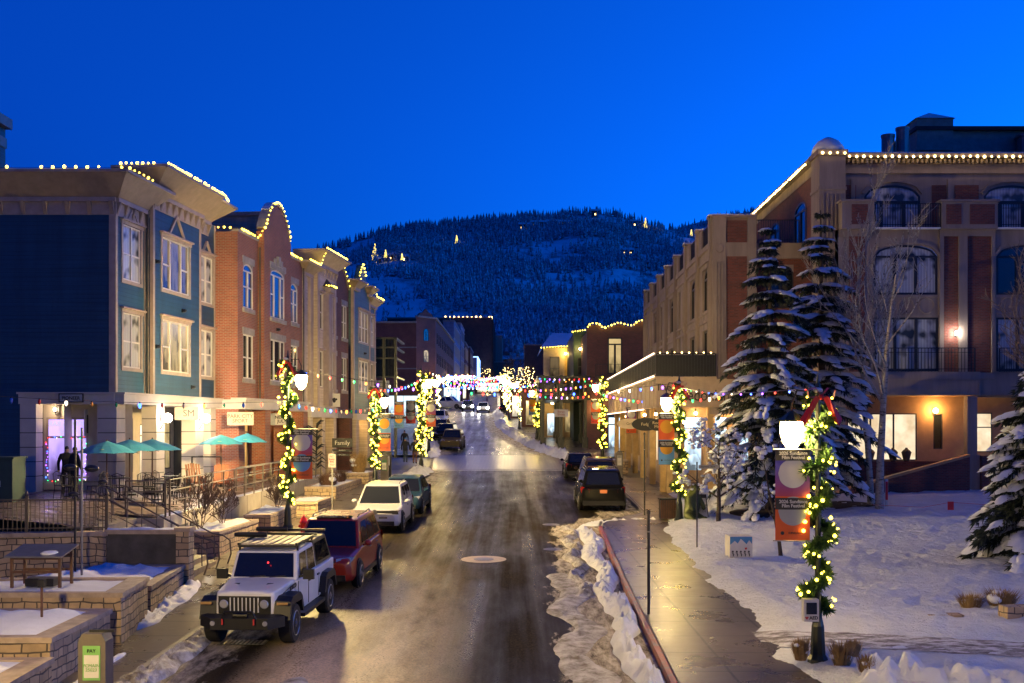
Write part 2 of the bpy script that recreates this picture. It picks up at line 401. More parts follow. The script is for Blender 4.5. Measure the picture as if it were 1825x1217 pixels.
mrf = t.new('ShaderNodeMapRange', interpolation_type='SMOOTHSTEP'); t.link(t.sep(L2.outputs[0])[1], mrf.inputs[0]); mrf.inputs[1].default_value = 45; mrf.inputs[2].default_value = 95; mrf.inputs[4].default_value = .6
wetf = t.math('MINIMUM', t.math('ADD', mrf.outputs[0], t.math('ADD', t.math('MULTIPLY', salt_pool, .75), t.ramp(t.math('ADD', t.math('MULTIPLY', patch, .5), t.math('MULTIPLY', trk, .5)), [(.36, (.5, .5, .5)), (.62, (.05, .05, .05))]))), 1.0)
t.b.inputs['Specular IOR Level'].default_value = .3
t.bump(t.math('ADD', t.math('MULTIPLY', grit, .35), t.math('MULTIPLY', slush, t.math('ADD', t.math('MULTIPLY', rut, .12), t.math('MULTIPLY', t.noise(p_, 9, 5), 1.1)))), .55, .03)
df = t.new('ShaderNodeBsdfDiffuse'); cl_ = t.b.inputs['Base Color'].links[0].from_socket; t.link(cl_, df.inputs['Color']); t.link(t.b.inputs['Normal'].links[0].from_socket, df.inputs['Normal'])
mxs = t.new('ShaderNodeMixShader'); t.link(wetf, mxs.inputs[0]); t.link(df.outputs[0], mxs.inputs[1]); t.link(t.b.outputs[0], mxs.inputs[2]); t.link(mxs.outputs[0], t.n['Material Output'].inputs['Surface'])
ASPH = t.m
def roadrow(Y):
    a, b = XL(Y), XR(Y); n = 14
    return [(a+(b-a)*i/n, Y, G(Y)) for i in range(n+1)]
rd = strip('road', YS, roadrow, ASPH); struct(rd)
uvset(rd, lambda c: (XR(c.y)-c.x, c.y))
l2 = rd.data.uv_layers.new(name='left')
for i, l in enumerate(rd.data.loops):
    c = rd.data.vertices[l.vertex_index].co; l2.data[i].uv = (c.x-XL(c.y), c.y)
# side street
sx = strip('side_road', [73.5, 78, 84, 87.5], lambda Y: [(x, Y, G(Y)-.004) for x in (-60, -30, XL(Y)+.3)], plain('side_asphalt', (.05, .048, .048), .4, var=.5)); struct(sx)
sx = strip('side_road', [66, 72, 78, 84], lambda Y: [(x, Y, G(Y)-.004) for x in (XR(Y)-.3, 20, 60)], MATS['side_asphalt']); struct(sx)
# brick-paved crossing
t = NT('paver_crossing'); n = t.new('ShaderNodeTexBrick'); n.inputs['Scale'].default_value = 1
n.inputs['Brick Width'].default_value = .5; n.inputs['Row Height'].default_value = .42; n.inputs['Mortar Size'].default_value = .07
for k, c in (('Color1', (.14, .10, .085)), ('Color2', (.09, .07, .065)), ('Mortar', (.03, .03, .03))): n.inputs[k].default_value = (*c, 1)
t.link(t.UV(), n.inputs['Vector']); t.col(n.outputs['Color']); t.rough(.3); t.bump(t.math('SUBTRACT', t.noise(t.UV(), 2, 4), n.outputs['Fac']), .5, .03); PAV = t.m
def prow(Y): a, b = XL(Y)+.2, XR(Y)-.2; return [(a+(b-a)*i/8, Y, G(Y)+.006) for i in range(9)]
cr = strip('crossing_road', [74.5, 78, 82, 86, 90], prow, PAV); struct(cr)
LINE = plain('road_paint', (.55, .55, .52), .6, var=.5, sc_=3)
tag(struct(strip('road_line', [73.6, 74.1], lambda Y: [(x, Y, G(Y)+.008) for x in np.linspace(XL(Y)+.4, XR(Y)-1.2, 6)], LINE)))
# kerbs
KERB = plain('concrete_kerb', (.22, .2, .185), .7, var=.4, sc_=2)
t = NT('red_kerb_paint'); f = t.noise(t.pos(), 3, 6, .7)
t.col(t.ramp(f, [(.42, (.14, .11, .10)), (.52, (.24, .045, .03)), (.8, (.3, .04, .025))])); t.rough(.45); REDK = t.m
def kerbL(Y): x = XL(Y); return [(x, Y, G(Y)-.05), (x-.02, Y, S(Y)+.004), (x-.17, Y, S(Y)+.004)]
def kerbR(Y): x = XR(Y); return [(x+.14, Y, S(Y)+.004), (x+.02, Y, S(Y)+.004), (x, Y, G(Y)-.05)]
struct(strip('kerb', [y for y in YS if y < 74], kerbL, KERB)); struct(strip('kerb', [y for y in YS if y > 86], kerbL, KERB))
struct(strip('kerb', [-20+1.0*i for i in range(64)], kerbR, REDK)); struct(strip('kerb', [y for y in range(44, 67)], kerbR, KERB)); struct(strip('kerb', [y for y in YS if y > 85], kerbR, KERB))
# pavements: wet concrete slabs
t = NT('wet_pavement'); n = t.new('ShaderNodeTexBrick'); n.offset = 0; n.inputs['Scale'].default_value = 1
n.inputs['Brick Width'].default_value = 1.45; n.inputs['Row Height'].default_value = 1.5; n.inputs['Mortar Size'].default_value = .03
for k, c in (('Color1', (.11, .09, .07)), ('Color2', (.085, .07, .057)), ('Mortar', (.02, .018, .016))): n.inputs[k].default_value = (*c, 1)
t.link(t.UV(), n.inputs['Vector']); wet = t.noise(t.pos(), .8, 6, .65)
t.col(t.mix(.75, n.outputs['Color'], t.ramp(wet, [(.25, (.7, .7, .7)), (.75, (1.35, 1.3, 1.25))]), 'MULTIPLY'))
t.rough(t.ramp(wet, [(.25, (.2, .2, .2)), (.75, (.42, .42, .42))])); t.b.inputs['Specular IOR Level'].default_value = .7
t.bump(t.math('SUBTRACT', t.math('MULTIPLY', t.noise(t.pos(), 14, 4), .4), n.outputs['Fac']), .35, .015); PAVE = t.m
PWL = [(-40, 9.5), (20, 9.5), (30, 9.6), (60, 7.2), (74, 6)]
def paveL(Y): x = XL(Y)-.17; return [(x-14, Y, S(Y)), (x-4, Y, S(Y)), (x, Y, S(Y))]
o = strip('pavement', [y for y in YS if y < 74], paveL, PAVE); struct(o); uvset(o, lambda c: (c.x-XL(c.y)+.1, c.y))
o = strip('pavement', [y for y in YS if y > 86], paveL, PAVE); struct(o); uvset(o, lambda c: (c.x-XL(c.y)+.1, c.y))
def paveR(Y): x = XR(Y)+.17; return [(x, Y, S(Y)), (x+4, Y, S(Y)), (x+14, Y, S(Y))]
o = strip('pavement', [y for y in YS if y < 67], paveR, PAVE); struct(o); uvset(o, lambda c: (c.x-3.05+1.45+.02*c.y, c.y))
o = strip('pavement', [y for y in YS if y > 84], paveR, PAVE); struct(o); uvset(o, lambda c: (c.x, c.y))
# snow lawn on the right
def fbm(x, y, s_=0):
    from mathutils import noise
    return noise.fractal(Vector((x, y, s_)), .8, 2.1, 4)
LE = [(14, 5.9), (19, 5.9), (21.5, 5.2), (24, 5.15), (26, 5.55), (30, 5.4), (36, 5.45), (42, 5.6), (45, 6.2), (48, 6.9), (56, 7.8)]
FPD = {}
_fr = random.Random(77)
for (x0_, y0_, x1_, y1_) in ((6.5, 27, 16, 38), (7.5, 39, 15, 28), (6.2, 33, 11, 26), (9, 44, 18, 36), (6.4, 36, 13, 33), (8, 26.5, 17, 31), (12, 41, 19, 30), (7, 30, 10, 41)):
    k_ = int(math.hypot(x1_-x0_, y1_-y0_)/.36); dx_, dy_ = (x1_-x0_)/k_, (y1_-y0_)/k_
    for i_ in range(k_):
        s_ = 1 if i_ % 2 else -1; a_ = (x0_+dx_*i_-dy_*.35*s_+_fr.uniform(-.12, .12)+.6*math.sin(i_*.11), y0_+dy_*i_+dx_*.35*s_+_fr.uniform(-.12, .12)); FPD.setdefault((int(a_[0]), int(a_[1])), []).append(a_)
def dent(x, y):
    r_ = 0
    for cx_ in (int(x-.3), int(x+.3)):
        for cy_ in (int(y-.3), int(y+.3)):
            for a_ in FPD.get((cx_, cy_), ()):
                d2 = ((x-a_[0])**2+(y-a_[1])**2)/.026
                if d2 < 4: r_ = min(r_, -.085*math.exp(-d2))
    return r_
def lawn_z(x, y):
    e = interp(LE, y)+.25*fbm(y*.8, 3, 5); d = x-e
    z = S(y)+.02
    # paved path crossing the corner of the lawn
    path = None
    xa = 5.0; yc = 23.6-(x-5.5)*.22
    dp = abs(y-yc)-.75
    k = min(1, max(0, d/.8)); k = k*k*(3-2*k)
    bump = .16+.10*fbm(x*.35, y*.35)+.05*fbm(x*1.6, y*1.6, 9)+.035*fbm(x*4, y*4, 4)
    slope = max(0, x-9)*.035
    kp = min(1, max(0, dp/.7))
    bump = bump*(.2+.8*kp)
    return z-.03*(1-k)+k*(dent(x, y)+bump+slope*min(1, max(0, (y-24)/6)))-(.25 if d < -.05 else 0)
mb = MB(); mb.m(SNOWL); xs = np.concatenate([np.arange(4.6, 9, .16), np.arange(9, 19, .14), np.arange(19, 22, .26), np.arange(22, 60, 2)]); ys = np.concatenate([np.arange(15, 40, .16), np.arange(40, 60.1, .35)])
nx = len(xs); mb.add([(x, y, lawn_z(x, y)) for y in ys for x in xs], [(j*nx+i, j*nx+i+1, (j+1)*nx+i+1, (j+1)*nx+i) for j in range(len(ys)-1) for i in range(nx-1)])
lawn = mb.build('snowy_ground', smooth=True); struct(lawn)
# path of trodden snow and dirt over the lawn corner
t = NT('trodden_path'); f = t.noise(t.mapping(t.pos(), (1, 2.2, 1)), 2.2, 6, .75)
t.col(t.ramp(f, [(.36, (.07, .055, .05)), (.47, (.22, .2, .19)), (.58, (.62, .62, .64))])); t.rough(.6); t.bump(t.noise(t.pos(), 9, 5), .5, .04); PATH = t.m
mb = MB(); mb.m(PATH); V = []; n = 60
for i in range(n+1):
    x = 5.2+i*.22; yc = 23.6-(x-5.5)*.22
    for j in range(9): yy = yc-.72+1.44*j/8; V.append((x, yy, lawn_z(x, yy)+.012+.02*fbm(x*2, yy*2)))
mb.add(V, [(i*9+j, (i+1)*9+j, (i+1)*9+j+1, i*9+j+1) for i in range(n) for j in range(8)]); struct(mb.build('path', smooth=True))
# bare soil ring under the spruces
# snow banks
def heap(name, pts, wfn, hfn, mat=SNOW, step=.12, seed=0, zf=None, cat='snow bank', label=None):
    """pts: centre line; ridge of lumpy snow"""
    from mathutils import noise
    zf = zf or G
    P_ = [Vector(p) for p in pts]; seg = []
    for a, b in zip(P_, P_[1:]):
        k = max(1, int((b-a).length/step)); seg += [a+(b-a)*i/k for i in range(k)]
    seg.append(P_[-1]); m = 16; V = []; N = len(seg)
    for i, c in enumerate(seg):
        d = (seg[min(i+1, N-1)]-seg[max(i-1, 0)]).normalized(); nrm = Vector((d.y, -d.x))
        endf = min(1, i/6, (N-1-i)/6)**.5
        for j in range(m+1):
            s_ = j/m*2-1; w_ = wfn(i/N)*(.75+.5*noise.noise(Vector((c.x*.9, c.y*.9, seed+(s_ > 0)*7))))*endf
            q = c+nrm*s_*w_
            h = hfn(i/N)*max(0, 1-abs(s_)**2.2)*endf
            h *= .5+.9*abs(fbm(q.x*1.6, q.y*1.6, seed))+.6*fbm(q.x*4.5, q.y*4.5, seed+3)+.5*abs(fbm(q.x*9, q.y*9, seed+5))
            V.append((q.x, q.y, zf(q.y)+max(h, 0)-(.03 if abs(s_) > .98 else 0)+.003))
    mb = MB(); mb.m(mat); mb.add(V, [(i*(m+1)+j, i*(m+1)+j+1, (i+1)*(m+1)+j+1, (i+1)*(m+1)+j) for i in range(N-1) for j in range(m)])
    return stuff(mb.build(name, smooth=True, uv=False), label, cat)
rl = lambda o_: (lambda Y: XR(Y)+o_)
heap('snow_bank', [(XR(y)-.42+(.15*math.sin(y)), y) for y in np.arange(17, 44, 1)], lambda s: .34+.14*s, lambda s: .30-.12*s, SNOW, .09, 1, G, label='lumpy ridge of ploughed snow piled along the red kerb')
heap('snow_bank', [(XR(y)-1.15+.2*math.sin(y*1.7), y) for y in np.arange(29, 45, 1)], lambda s: .3, lambda s: .14, SNOWD, .1, 2, G, label='low broken row of dirty slush beside the ploughed ridge')
heap('snow_bank', [(XR(y)-1.5+.25*math.sin(y*1.3), y) for y in np.arange(16, 34, 1)], lambda s: .55, lambda s: .06, SNOWD, .1, 4, G, label='flat tyre-marked slush sheet between wet lane and ploughed ridge')
heap('snow_bank', [(2.7, 44.2), (4, 44.8), (5.2, 45.4), (6.4, 45.2)], lambda s: .55, lambda s: .16, SNOW, .1, 5, G, label='snow piled across the end of the right parking bay')
heap('snow_bank', [(XL(y)+.1, y) for y in np.arange(16, 27.5, .8)], lambda s: .55-.2*s, lambda s: .26-.1*s, SNOWD, .1, 6, G, label='crusty snow along the left kerb in front of the white pickup')
heap('snow_bank', [(-4.1, 19.8), (-4.0, 21.2)], lambda s: .35, lambda s: .05, SNOWD, .1, 6, G, label='small ice patch on the road by the white pickup')
heap('snow_bank', [(-8.05-.045*(y-20), y) for y in np.arange(24.5, 31, .6)], lambda s: .33, lambda s: .15, SNOW, .1, 8, S, label='strip of snow swept against the lower stone planter')
heap('snow_bank', [(-7.75, y) for y in np.arange(19.5, 23, .6)], lambda s: .15, lambda s: .08, SNOW, .1, 9, S, label='crumbs of snow on the pavement by the pay station')
heap('snow_bank', [(-7.9, y) for y in np.arange(45, 48, .6)], lambda s: .35, lambda s: .12, SNOW, .1, 9, S, label='snow strip beside the third stone planter')
heap('snow_bank', [(XL(y)-.35, y) for y in np.arange(55, 73, 1)], lambda s: .5+.5*s, lambda s: .12+.25*s, SNOW, .12, 10, S, label='snow bank on the left pavement corner by the garlanded lamps')
heap('snow_bank', [(XL(y)-.1, y) for y in np.arange(87, 130, 1.5)], lambda s: .7, lambda s: .35, SNOW, .2, 11, G, label='snow bank along the left kerb behind the far parked cars')
heap('snow_bank', [(XR(y)+.2, y) for y in list(np.arange(84, 150, 1.5))], lambda s: .9, lambda s: .45, SNOW, .2, 12, G, label='curving snow bank beyond the crossing on the right')
heap('snow_bank', [(XR(y)+.2, y) for y in list(np.arange(150, 176, 2))], lambda s: 1.0, lambda s: .5, SNOW, .3, 13, G, label='distant snow bank on the right bend of the street')
heap('snow_bank', [(6.0, 19.9), (7.0, 20.0), (8.2, 19.6), (9.6, 19.0)], lambda s: .8, lambda s: .34, SNOW, .09, 14, lambda y: S(y)+.02, label='mound of snow around the base of the nearest lamp')
heap('snow_bank', [(6.4, 44.6), (7.2, 45.4), (8.0, 46.5)], lambda s: .5, lambda s: .2, SNOW, .1, 15, S, label='snow heap around the lamp by the awning')
for (x, y) in [(14.2, 26.6)]:
    heap('snow_bank', [(x-1.6, y), (x, y+.3), (x+1.6, y-.1)], lambda s: .9, lambda s: .22, SNOW, .12, int(x*10), lambda yy: lawn_z(12, yy)-.05, label=None)
for o in [o for o in COL.objects if o.name.startswith('snow_bank') and not o.get('label')]: o['label'] = 'soft snow drift on the lawn near the low stone wall'; o['group'] = 'snow drifts on the lawn'
# manhole covers
t = NT('cast_iron_cover'); wv = t.new('ShaderNodeTexChecker'); wv.inputs['Scale'].default_value = 18; t.link(t.obj(), wv.inputs['Vector'])
t.col((.06, .055, .05)); t.rough(.3); t.b.inputs['Metallic'].default_value = .8; t.bump(wv.outputs['Fac'], .4, .01); IRON = t.m
t = NT('manhole_collar'); f = t.noise(t.pos(), 8, 4); t.col(t.ramp(f, [(.3, (.27, .2, .11)), (.7, (.4, .3, .17))])); t.rough(.4); COLLAR = t.m
for (x, y, r, lab) in [(862, 997, .72, 'round iron manhole cover in a pale concrete collar, middle of the lane'), (985, 979, .32, 'small dark valve cover nearer the slush'), (982, 935, .34, 'small dark valve cover beyond the manhole')]:
    q = PG(x, y, 0); tm = thing('manhole_cover', lab, 'manhole', (q.x, q.y, G(q.y)+.006)); tm.rotation_euler = (math.atan(SL), 0, 0)
    mb = MB(); mb.m(COLLAR if r > .5 else IRON); mb.lathe((0, 0, 0), [(r, 0), (r, .004)], 32); mb.build('collar', tm)
    mb = MB(); mb.m(IRON); mb.lathe((0, 0, .004), [(r*.45, 0), (r*.45, .006)], 28); mb.build('lid', tm)
mb = MB(); mb.m(BLACK)
q = PG(433, 1146, 0)
tm = thing('drain_grate', 'slotted iron drain grate under the white pickup bumper', 'drain', (q.x, q.y, G(q.y)+.008)); mb = MB(); mb.m(BLACK).box(-.5, .5, -.25, .25, 0, .006); mb.build('pit', tm)
mb = MB(); mb.m(STEEL)
for i in range(11): mb.box(-.48+i*.09, -.44+i*.09, -.22, .22, .006, .016)
mb.build('grate_bars', tm)
# ================================================================== facade library
def wall(mb, x0, x1, z0, z1, y, holes=(), rev=.12, back=None):
    xs = sorted({x0, x1, *[h[0] for h in holes], *[h[1] for h in holes]}); zs = sorted({z0, z1, *[h[2] for h in holes], *[h[3] for h in holes]})
    for a, b in zip(xs, xs[1:]):
        for c, d in zip(zs, zs[1:]):
            mx, mz = (a+b)/2, (c+d)/2
            if any(h[0] < mx < h[1] and h[2] < mz < h[3] for h in holes): continue
            mb.quad((a, y, c), (b, y, c), (b, y, d), (a, y, d))
    for a, b, c, d in holes:
        y2 = y+rev
        mb.quad((a, y, c), (a, y, d), (a, y2, d), (a, y2, c)); mb.quad((b, y, d), (b, y, c), (b, y2, c), (b, y2, d))
        mb.quad((a, y, d), (b, y, d), (b, y2, d), (a, y2, d)); mb.quad((b, y, c), (a, y, c), (a, y2, c), (b, y2, c))
WC = {}
def archz(t, w, h):  # height of arch above spring at fraction t
    return h*math.sqrt(max(0, 1-(2*t-1)**2))
def window(par, x0, x1, za, zb, y, n=2, hung=1, frame=None, glass=None, trim=None, tw=.13, arch=0, pedi=0, sill=None, lintel=None, widths=None, transom=0, fw=.06, fillm=None, label=None, nolow=()):
    frame = frame or WHITE; glass = glass or GLASS
    key = (round(x1-x0, 2), round(zb-za, 2), n, hung, frame.name, trim and trim.name, tw, arch, pedi, sill and sill.name, lintel and lintel.name, tuple(widths or ()), transom, fw, fillm and fillm.name, tuple(nolow))
    W, Hh = x1-x0, zb-za
    if key not in WC:
        mb = MB(); mb.m(frame)
        ya, yb = .015, .085
        zt = Hh-arch
        mb.box(0, fw, ya, yb, 0, zt).box(W-fw, W, ya, yb, 0, zt).box(fw, W-fw, ya, yb, 0, fw)
        if not arch: mb.box(fw, W-fw, ya, yb, Hh-fw, Hh)
        ws = widths or [1/n]*n; acc = 0; edges = [0]
        for q in ws: acc += q; edges.append(acc)
        for e in edges[1:-1]: mb.box(W*e-fw*.75, W*e+fw*.75, ya-.01, yb, fw, zt if not transom else zt-transom)
        if hung:
            for k, (a, b) in enumerate(zip(edges, edges[1:])):
                if k in nolow: continue
                zm = Hh*.48; mb.box(W*a+fw, W*b-fw, ya+.01, yb-.01, zm-fw*.5, zm+fw*.5)
        if transom: mb.box(fw, W-fw, ya-.005, yb, zt-transom-fw*.5, zt-transom+fw*.5)
        if arch:
            K = 12; ins, outs = [], []
            for i in range(K+1):
                a = i/K; outs.append((W*a, zt+archz(a, W, arch))); ins.append((fw+(W-2*fw)*a, zt+archz(a, W, arch-fw)))
            for i in range(K):
                mb.add([(outs[i][0], ya, outs[i][1]), (outs[i+1][0], ya, outs[i+1][1]), (ins[i+1][0], ya, ins[i+1][1]), (ins[i][0], ya, ins[i][1]),
                        (ins[i][0], yb, ins[i][1]), (ins[i+1][0], yb, ins[i+1][1])], [(3, 2, 1, 0), (2, 3, 4, 5)])
            if not transom: mb.box(fw, W-fw, ya, yb, zt-fw*.5, zt+fw*.5)
            if fillm:   # masonry corners above the arch
                mb.m(fillm)
                for i in range(K):
                    mb.quad((outs[i][0], .004, outs[i][1]), (outs[i+1][0], .004, outs[i+1][1]), (outs[i+1][0], .004, Hh), (outs[i][0], .004, Hh))
        if trim:
            mb.m(trim)
            mb.box(-tw, 0, -.035, .01, 0, Hh).box(W, W+tw, -.035, .01, 0, Hh).box(-tw, W+tw, -.035, .01, -tw, 0).box(-tw-.03, W+tw+.03, -.06, .01, Hh, Hh+tw)
            mb.box(-tw-.1, W+tw+.1, -.16, .01, Hh+tw, Hh+tw+.07)
            if pedi:
                for s_ in (0, 1):
                    a = (W/2+(s_*2-1)*W*.28, -.04, Hh+tw+.08); b = (W/2, -.04, Hh+tw+.08+W*.3)
                    mb.bar(a, b, .09, .1)
        if sill: mb.m(sill).box(-.1, W+.1, -.09, .01, -.2, 0)
        if lintel:
            mb.m(lintel).box(-.12, W+.12, -.05, .008, Hh, Hh+.32)
        o = mb.build('window')
        mp = MB(); mp.m(GLASS)
        if arch:
            K = 12; pts = [(fw*.5, .06, fw*.5), (W-fw*.5, .06, fw*.5)]+[(W*(1-i/K)*(1-0)+0, .06, zt+archz(1-i/K, W, arch-fw*.5)) for i in range(K+1)]
            mp.poly(pts)
        else: mp.quad((fw*.4, .06, fw*.4), (W-fw*.4, .06, fw*.4), (W-fw*.4, .06, Hh-fw*.4), (fw*.4, .06, Hh-fw*.4))
        p = mp.build('pane'); p.parent = o
        WC[key] = (o.data, p.data); new = (o, p)
    else:
        o = bpy.data.objects.new('window', WC[key][0]); COL.objects.link(o)
        p = bpy.data.objects.new('pane', WC[key][1]); COL.objects.link(p); p.parent = o
    o.parent = par; o.location = (x0, y, za)
    if glass is not GLASS:
        p.material_slots[0].link = 'OBJECT'; p.material_slots[0].material = glass
    if label: o['label'] = label
    return o
def slotmat(o, m, i=0): o.material_slots[i].link = 'OBJECT'; o.material_slots[i].material = m
# bulbs -----------------------------------------------------------------
YB = glow('bulb_yellow', (1, .70, .055), 11, True); WB = glow('bulb_warm_white', (1, .68, .24), 14, True)
CB = {'red': glow('bulb_red', (1, .03, .02), 5, False), 'green': glow('bulb_green', (.01, .8, .2), 4, False), 'blue': glow('bulb_blue', (.03, .12, 1), 9, False),
      'orange': glow('bulb_orange', (1, .3, .03), 5, False), 'white': glow('bulb_white', (1, .8, .6), 5, False), 'violet': glow('bulb_violet', (.4, .1, 1), 8, False)}
_bm = {}
def bulb_mesh(mat, r, kind='ball'):
    k = (mat.name, round(r, 3), kind)
    if k not in _bm:
        mb = MB()
        if kind == 'c9':
            mb.m(mat).lathe((0, 0, 0), [(r*.25, -r*2.6), (r*.8, -r*1.7), (r, -r*.6), (r*.6, r*.4)], 6); mb.m(BLACK).lathe((0, 0, 0), [(r*.55, r*.4), (r*.5, r*1.3)], 6)
        else: mb.m(mat).ball((0, 0, 0), r, 6, 4)
        me = mb.build('bulb', uv=False, smooth=True); _bm[k] = me.data; bpy.data.objects.remove(me)
    return _bm[k]
def bulb(par, loc, mat, r, kind='ball', name='bulb'):
    k_ = rnd.uniform(.65, 1.25) if kind == 'ball' else rnd.uniform(.85, 1.1)
    o = bpy.data.objects.new(name, bulb_mesh(mat, r, kind)); COL.objects.link(o); o.parent = par; o.location = loc; o.scale = (k_, k_, k_); return o
def roof_lights(label, pts, spacing=.33, r=.05, mat=None, skip=.12, group='roofline light strings', drop=0.0):
    mat = mat or YB
    pts = [Vector(p) for p in pts]; root = thing('string_lights', label, 'string lights', pts[0], 0, group)
    mb = MB(); mb.m(BLACK); mb.tube([p-pts[0] for p in pts], .008, 4); mb.build('wire', root, uv=False)
    out = []
    for a, b in zip(pts, pts[1:]):
        k = max(1, round((b-a).length/spacing)); out += [a+(b-a)*(i+.5)/k for i in range(k)]
    out = [p for p in out if rnd.random() > skip]
    mb = None
    for i, p in enumerate(out):
        q = p-pts[0]+Vector((0, 0, .02+rnd.uniform(-.015, .015)))
        if i < 100: bulb(root, q, mat, r)
        else:
            if mb is None: mb = MB(); mb.m(mat)
            mb.ball(q, r, 6, 4)
    if mb: stuff(mb.build('bulbs', root, uv=False))
    return root

# ================================================================== left row: common frame
TH = R(84.06); UX = Vector((math.cos(TH), math.sin(TH), 0)); UY = Vector((-math.sin(TH), math.cos(TH), 0))
def ZF(x, o=0.): return F*(19.22-o)/(1120-x)
def lrow(Z, o=0.): return Vector((-19.22+o+.104*Z, Z, 0))
PZ = 3.0     # terrace level at the building row
# ---------------------------------------------------------------- blue house
bo = lrow(42); bh = thing('clapboard_building', 'dark blue clapboard building with tan cornices and an arcade of pale stone pillars', 'building', (bo.x, bo.y, PZ), TH)
zz = lambda z: z-PZ   # world height to local
B1, B2, BT = zz(6.63), zz(13.95), zz(14.75)
mb = MB(); mb.m(BLUE)
wu = (zz(11.0), zz(13.12)); wl = (zz(7.66), zz(9.76))
s1 = [(.62, 2.2, *wu), (.62, 2.2, *wl)]; s2 = [(3.55, 6.35, *wu), (3.55, 6.35, *wl)]; s3 = [(8.3, 9.85, *wu), (8.3, 9.85, *wl)]
wall(mb, 0, 2.65, B1, B2, 0, s1); wall(mb, 2.65, 7.65, B1, zz(14.7), -.3, s2); wall(mb, 7.65, 10.2, B1, zz(14.7), 0, s3)
mb.quad((2.65, 0, B1), (2.65, -.3, B1), (2.65, -.3, zz(14.7)), (2.65, 0, zz(14.7))); mb.quad((7.65, -.3, B1), (7.65, 0, B1), (7.65, 0, zz(14.7)), (7.65, -.3, zz(14.7)))
mb.T = Matrix.Rotation(-TH, 4, 'Z')   # side wall built square to the view axis
sw = MB(); sw.m(BLUE)
Tm = Matrix.Rotation(R(-84.06), 4, 'Z')
def rot(p): v = Tm @ Vector(p); return (v.x, v.y, v.z)
mb.T = None
a, b = Vector((0, 0, 0)), Vector(rot((-22, 0, 0)))
mb.quad((b.x, b.y, 0), (a.x, a.y, B1), (a.x, a.y, B2), (b.x, b.y, B2)) if False else mb.quad((b.x, b.y, B1), (0, 0, B1), (0, 0, B2), (b.x, b.y, B2))
# dark lower part of the side wall, left of the arcade
q1 = Vector(rot((-3.55, 0, 0)))
mb.quad((b.x, b.y, -2), (q1.x, q1.y, -2), (q1.x, q1.y, B1), (b.x, b.y, B1))
mb.box(2.66, 7.6, 0, 1, B2, zz(14.7)); mb.m(ROOFM).quad((0, 0, B2+.3), (10.2, 0, B2+.3), (10.2, 12, B2+.3), (0, 12, B2+.3)); mb.quad((10.2, 0, 0), (10.2, 12, 0), (10.2, 12, BT), (10.2, 0, BT))
W_ = mb.build('wall', bh)
# trims
mb = MB(); mb.m(TRIM)
mb.box(-.02, .16, -.03, .1, B1, B2); mb.T = Tm; mb.box(-.22, 0, -.035, .0, B1, B2); mb.T = None; mb.build('corner_trim', bh)
for a_ in ((2.5, 2.64, -.03, 0, B1, B2), (2.62, 2.8, -.33, -.2, B1, zz(14.7)), (7.5, 7.68, -.33, -.2, B1, zz(14.7)), (10.05, 10.22, -.03, .1, B1, zz(14.7))): mb = MB(); mb.m(TRIM).box(*a_); mb.build('corner_trim', bh)
def cornice(par, x0, x1, z0, p, h, yb=0, retL=True, retR=True, bands=True, mat=None, sp=.55):
    """flared cove cornice along local x with end returns"""
    mat = mat or BRACK; mb = MB(); mb.m(mat)
    o0, o1 = x0-(p if retL else 0), x1+(p if retR else 0)
    yo = yb-p; m_ = .25
    A = [(x0, yb-.12, z0), (x1, yb-.12, z0), (x1, yb+m_, z0), (x0, yb+m_, z0)]
    mb.quad((x0, yb-.12, z0), (x1, yb-.12, z0), (o1, yo, z0+h), (o0, yo, z0+h))
    if retL: mb.quad((x0, yb+1.2, z0), (x0, yb-.12, z0), (o0, yo, z0+h), (o0, yb+1.2, z0+h))
    else: mb.poly([(x0, yb+.5, z0), (x0, yb-.12, z0), (o0, yo, z0+h), (o0, yb+.5, z0+h)])
    if retR: mb.quad((x1, yb-.12, z0), (x1, yb+1.2, z0), (o1, yb+1.2, z0+h), (o1, yo, z0+h))
    mb.quad((o0, yo, z0+h), (o1, yo, z0+h), (o1, yb+1.2, z0+h), (o0, yb+1.2, z0+h))
    mb.m(TRIM).box(o0-.05, o1+.05, yo-.05, yb+1.2, z0+h+.002, z0+h+.11)
    mb.m(SNOWT).box(o0+.1, o1-.1, yo+.15, yb+1.1, z0+h+.11, z0+h+.15)
    mb.m(TRIM).box(x0-.02, x1+.02, yb-.17, yb-.002, z0-.14, z0+.02)
    if bands:
        mb.box(x0, x1, yb-.04, yb-.002, z0-.62, z0-.14)
        k = max(2, round((x1-x0)/sp))
        for i in range(k): xx = x0+.1+(x1-x0-.2)*i/(k-1); mb.m(mat).add([(xx-.05, yb-.04, z0-.14), (xx+.05, yb-.04, z0-.14), (xx+.05, yb-.2, z0-.14), (xx-.05, yb-.2, z0-.14), (xx-.05, yb-.05, z0-.6), (xx+.05, yb-.05, z0-.6)], [(0, 1, 2, 3), (3, 2, 5, 4), (0, 3, 4), (1, 5, 2)])
    return mb.build('cornice', par)
cornice(bh, 0, 2.75, B2, .8, .8)
cornice(bh, 2.6, 7.7, zz(14.7), 1.05, .75, -.3, retR=False); cornice(bh, 7.7, 9.3, zz(14.7), 1.0, .75, 0, retL=False)
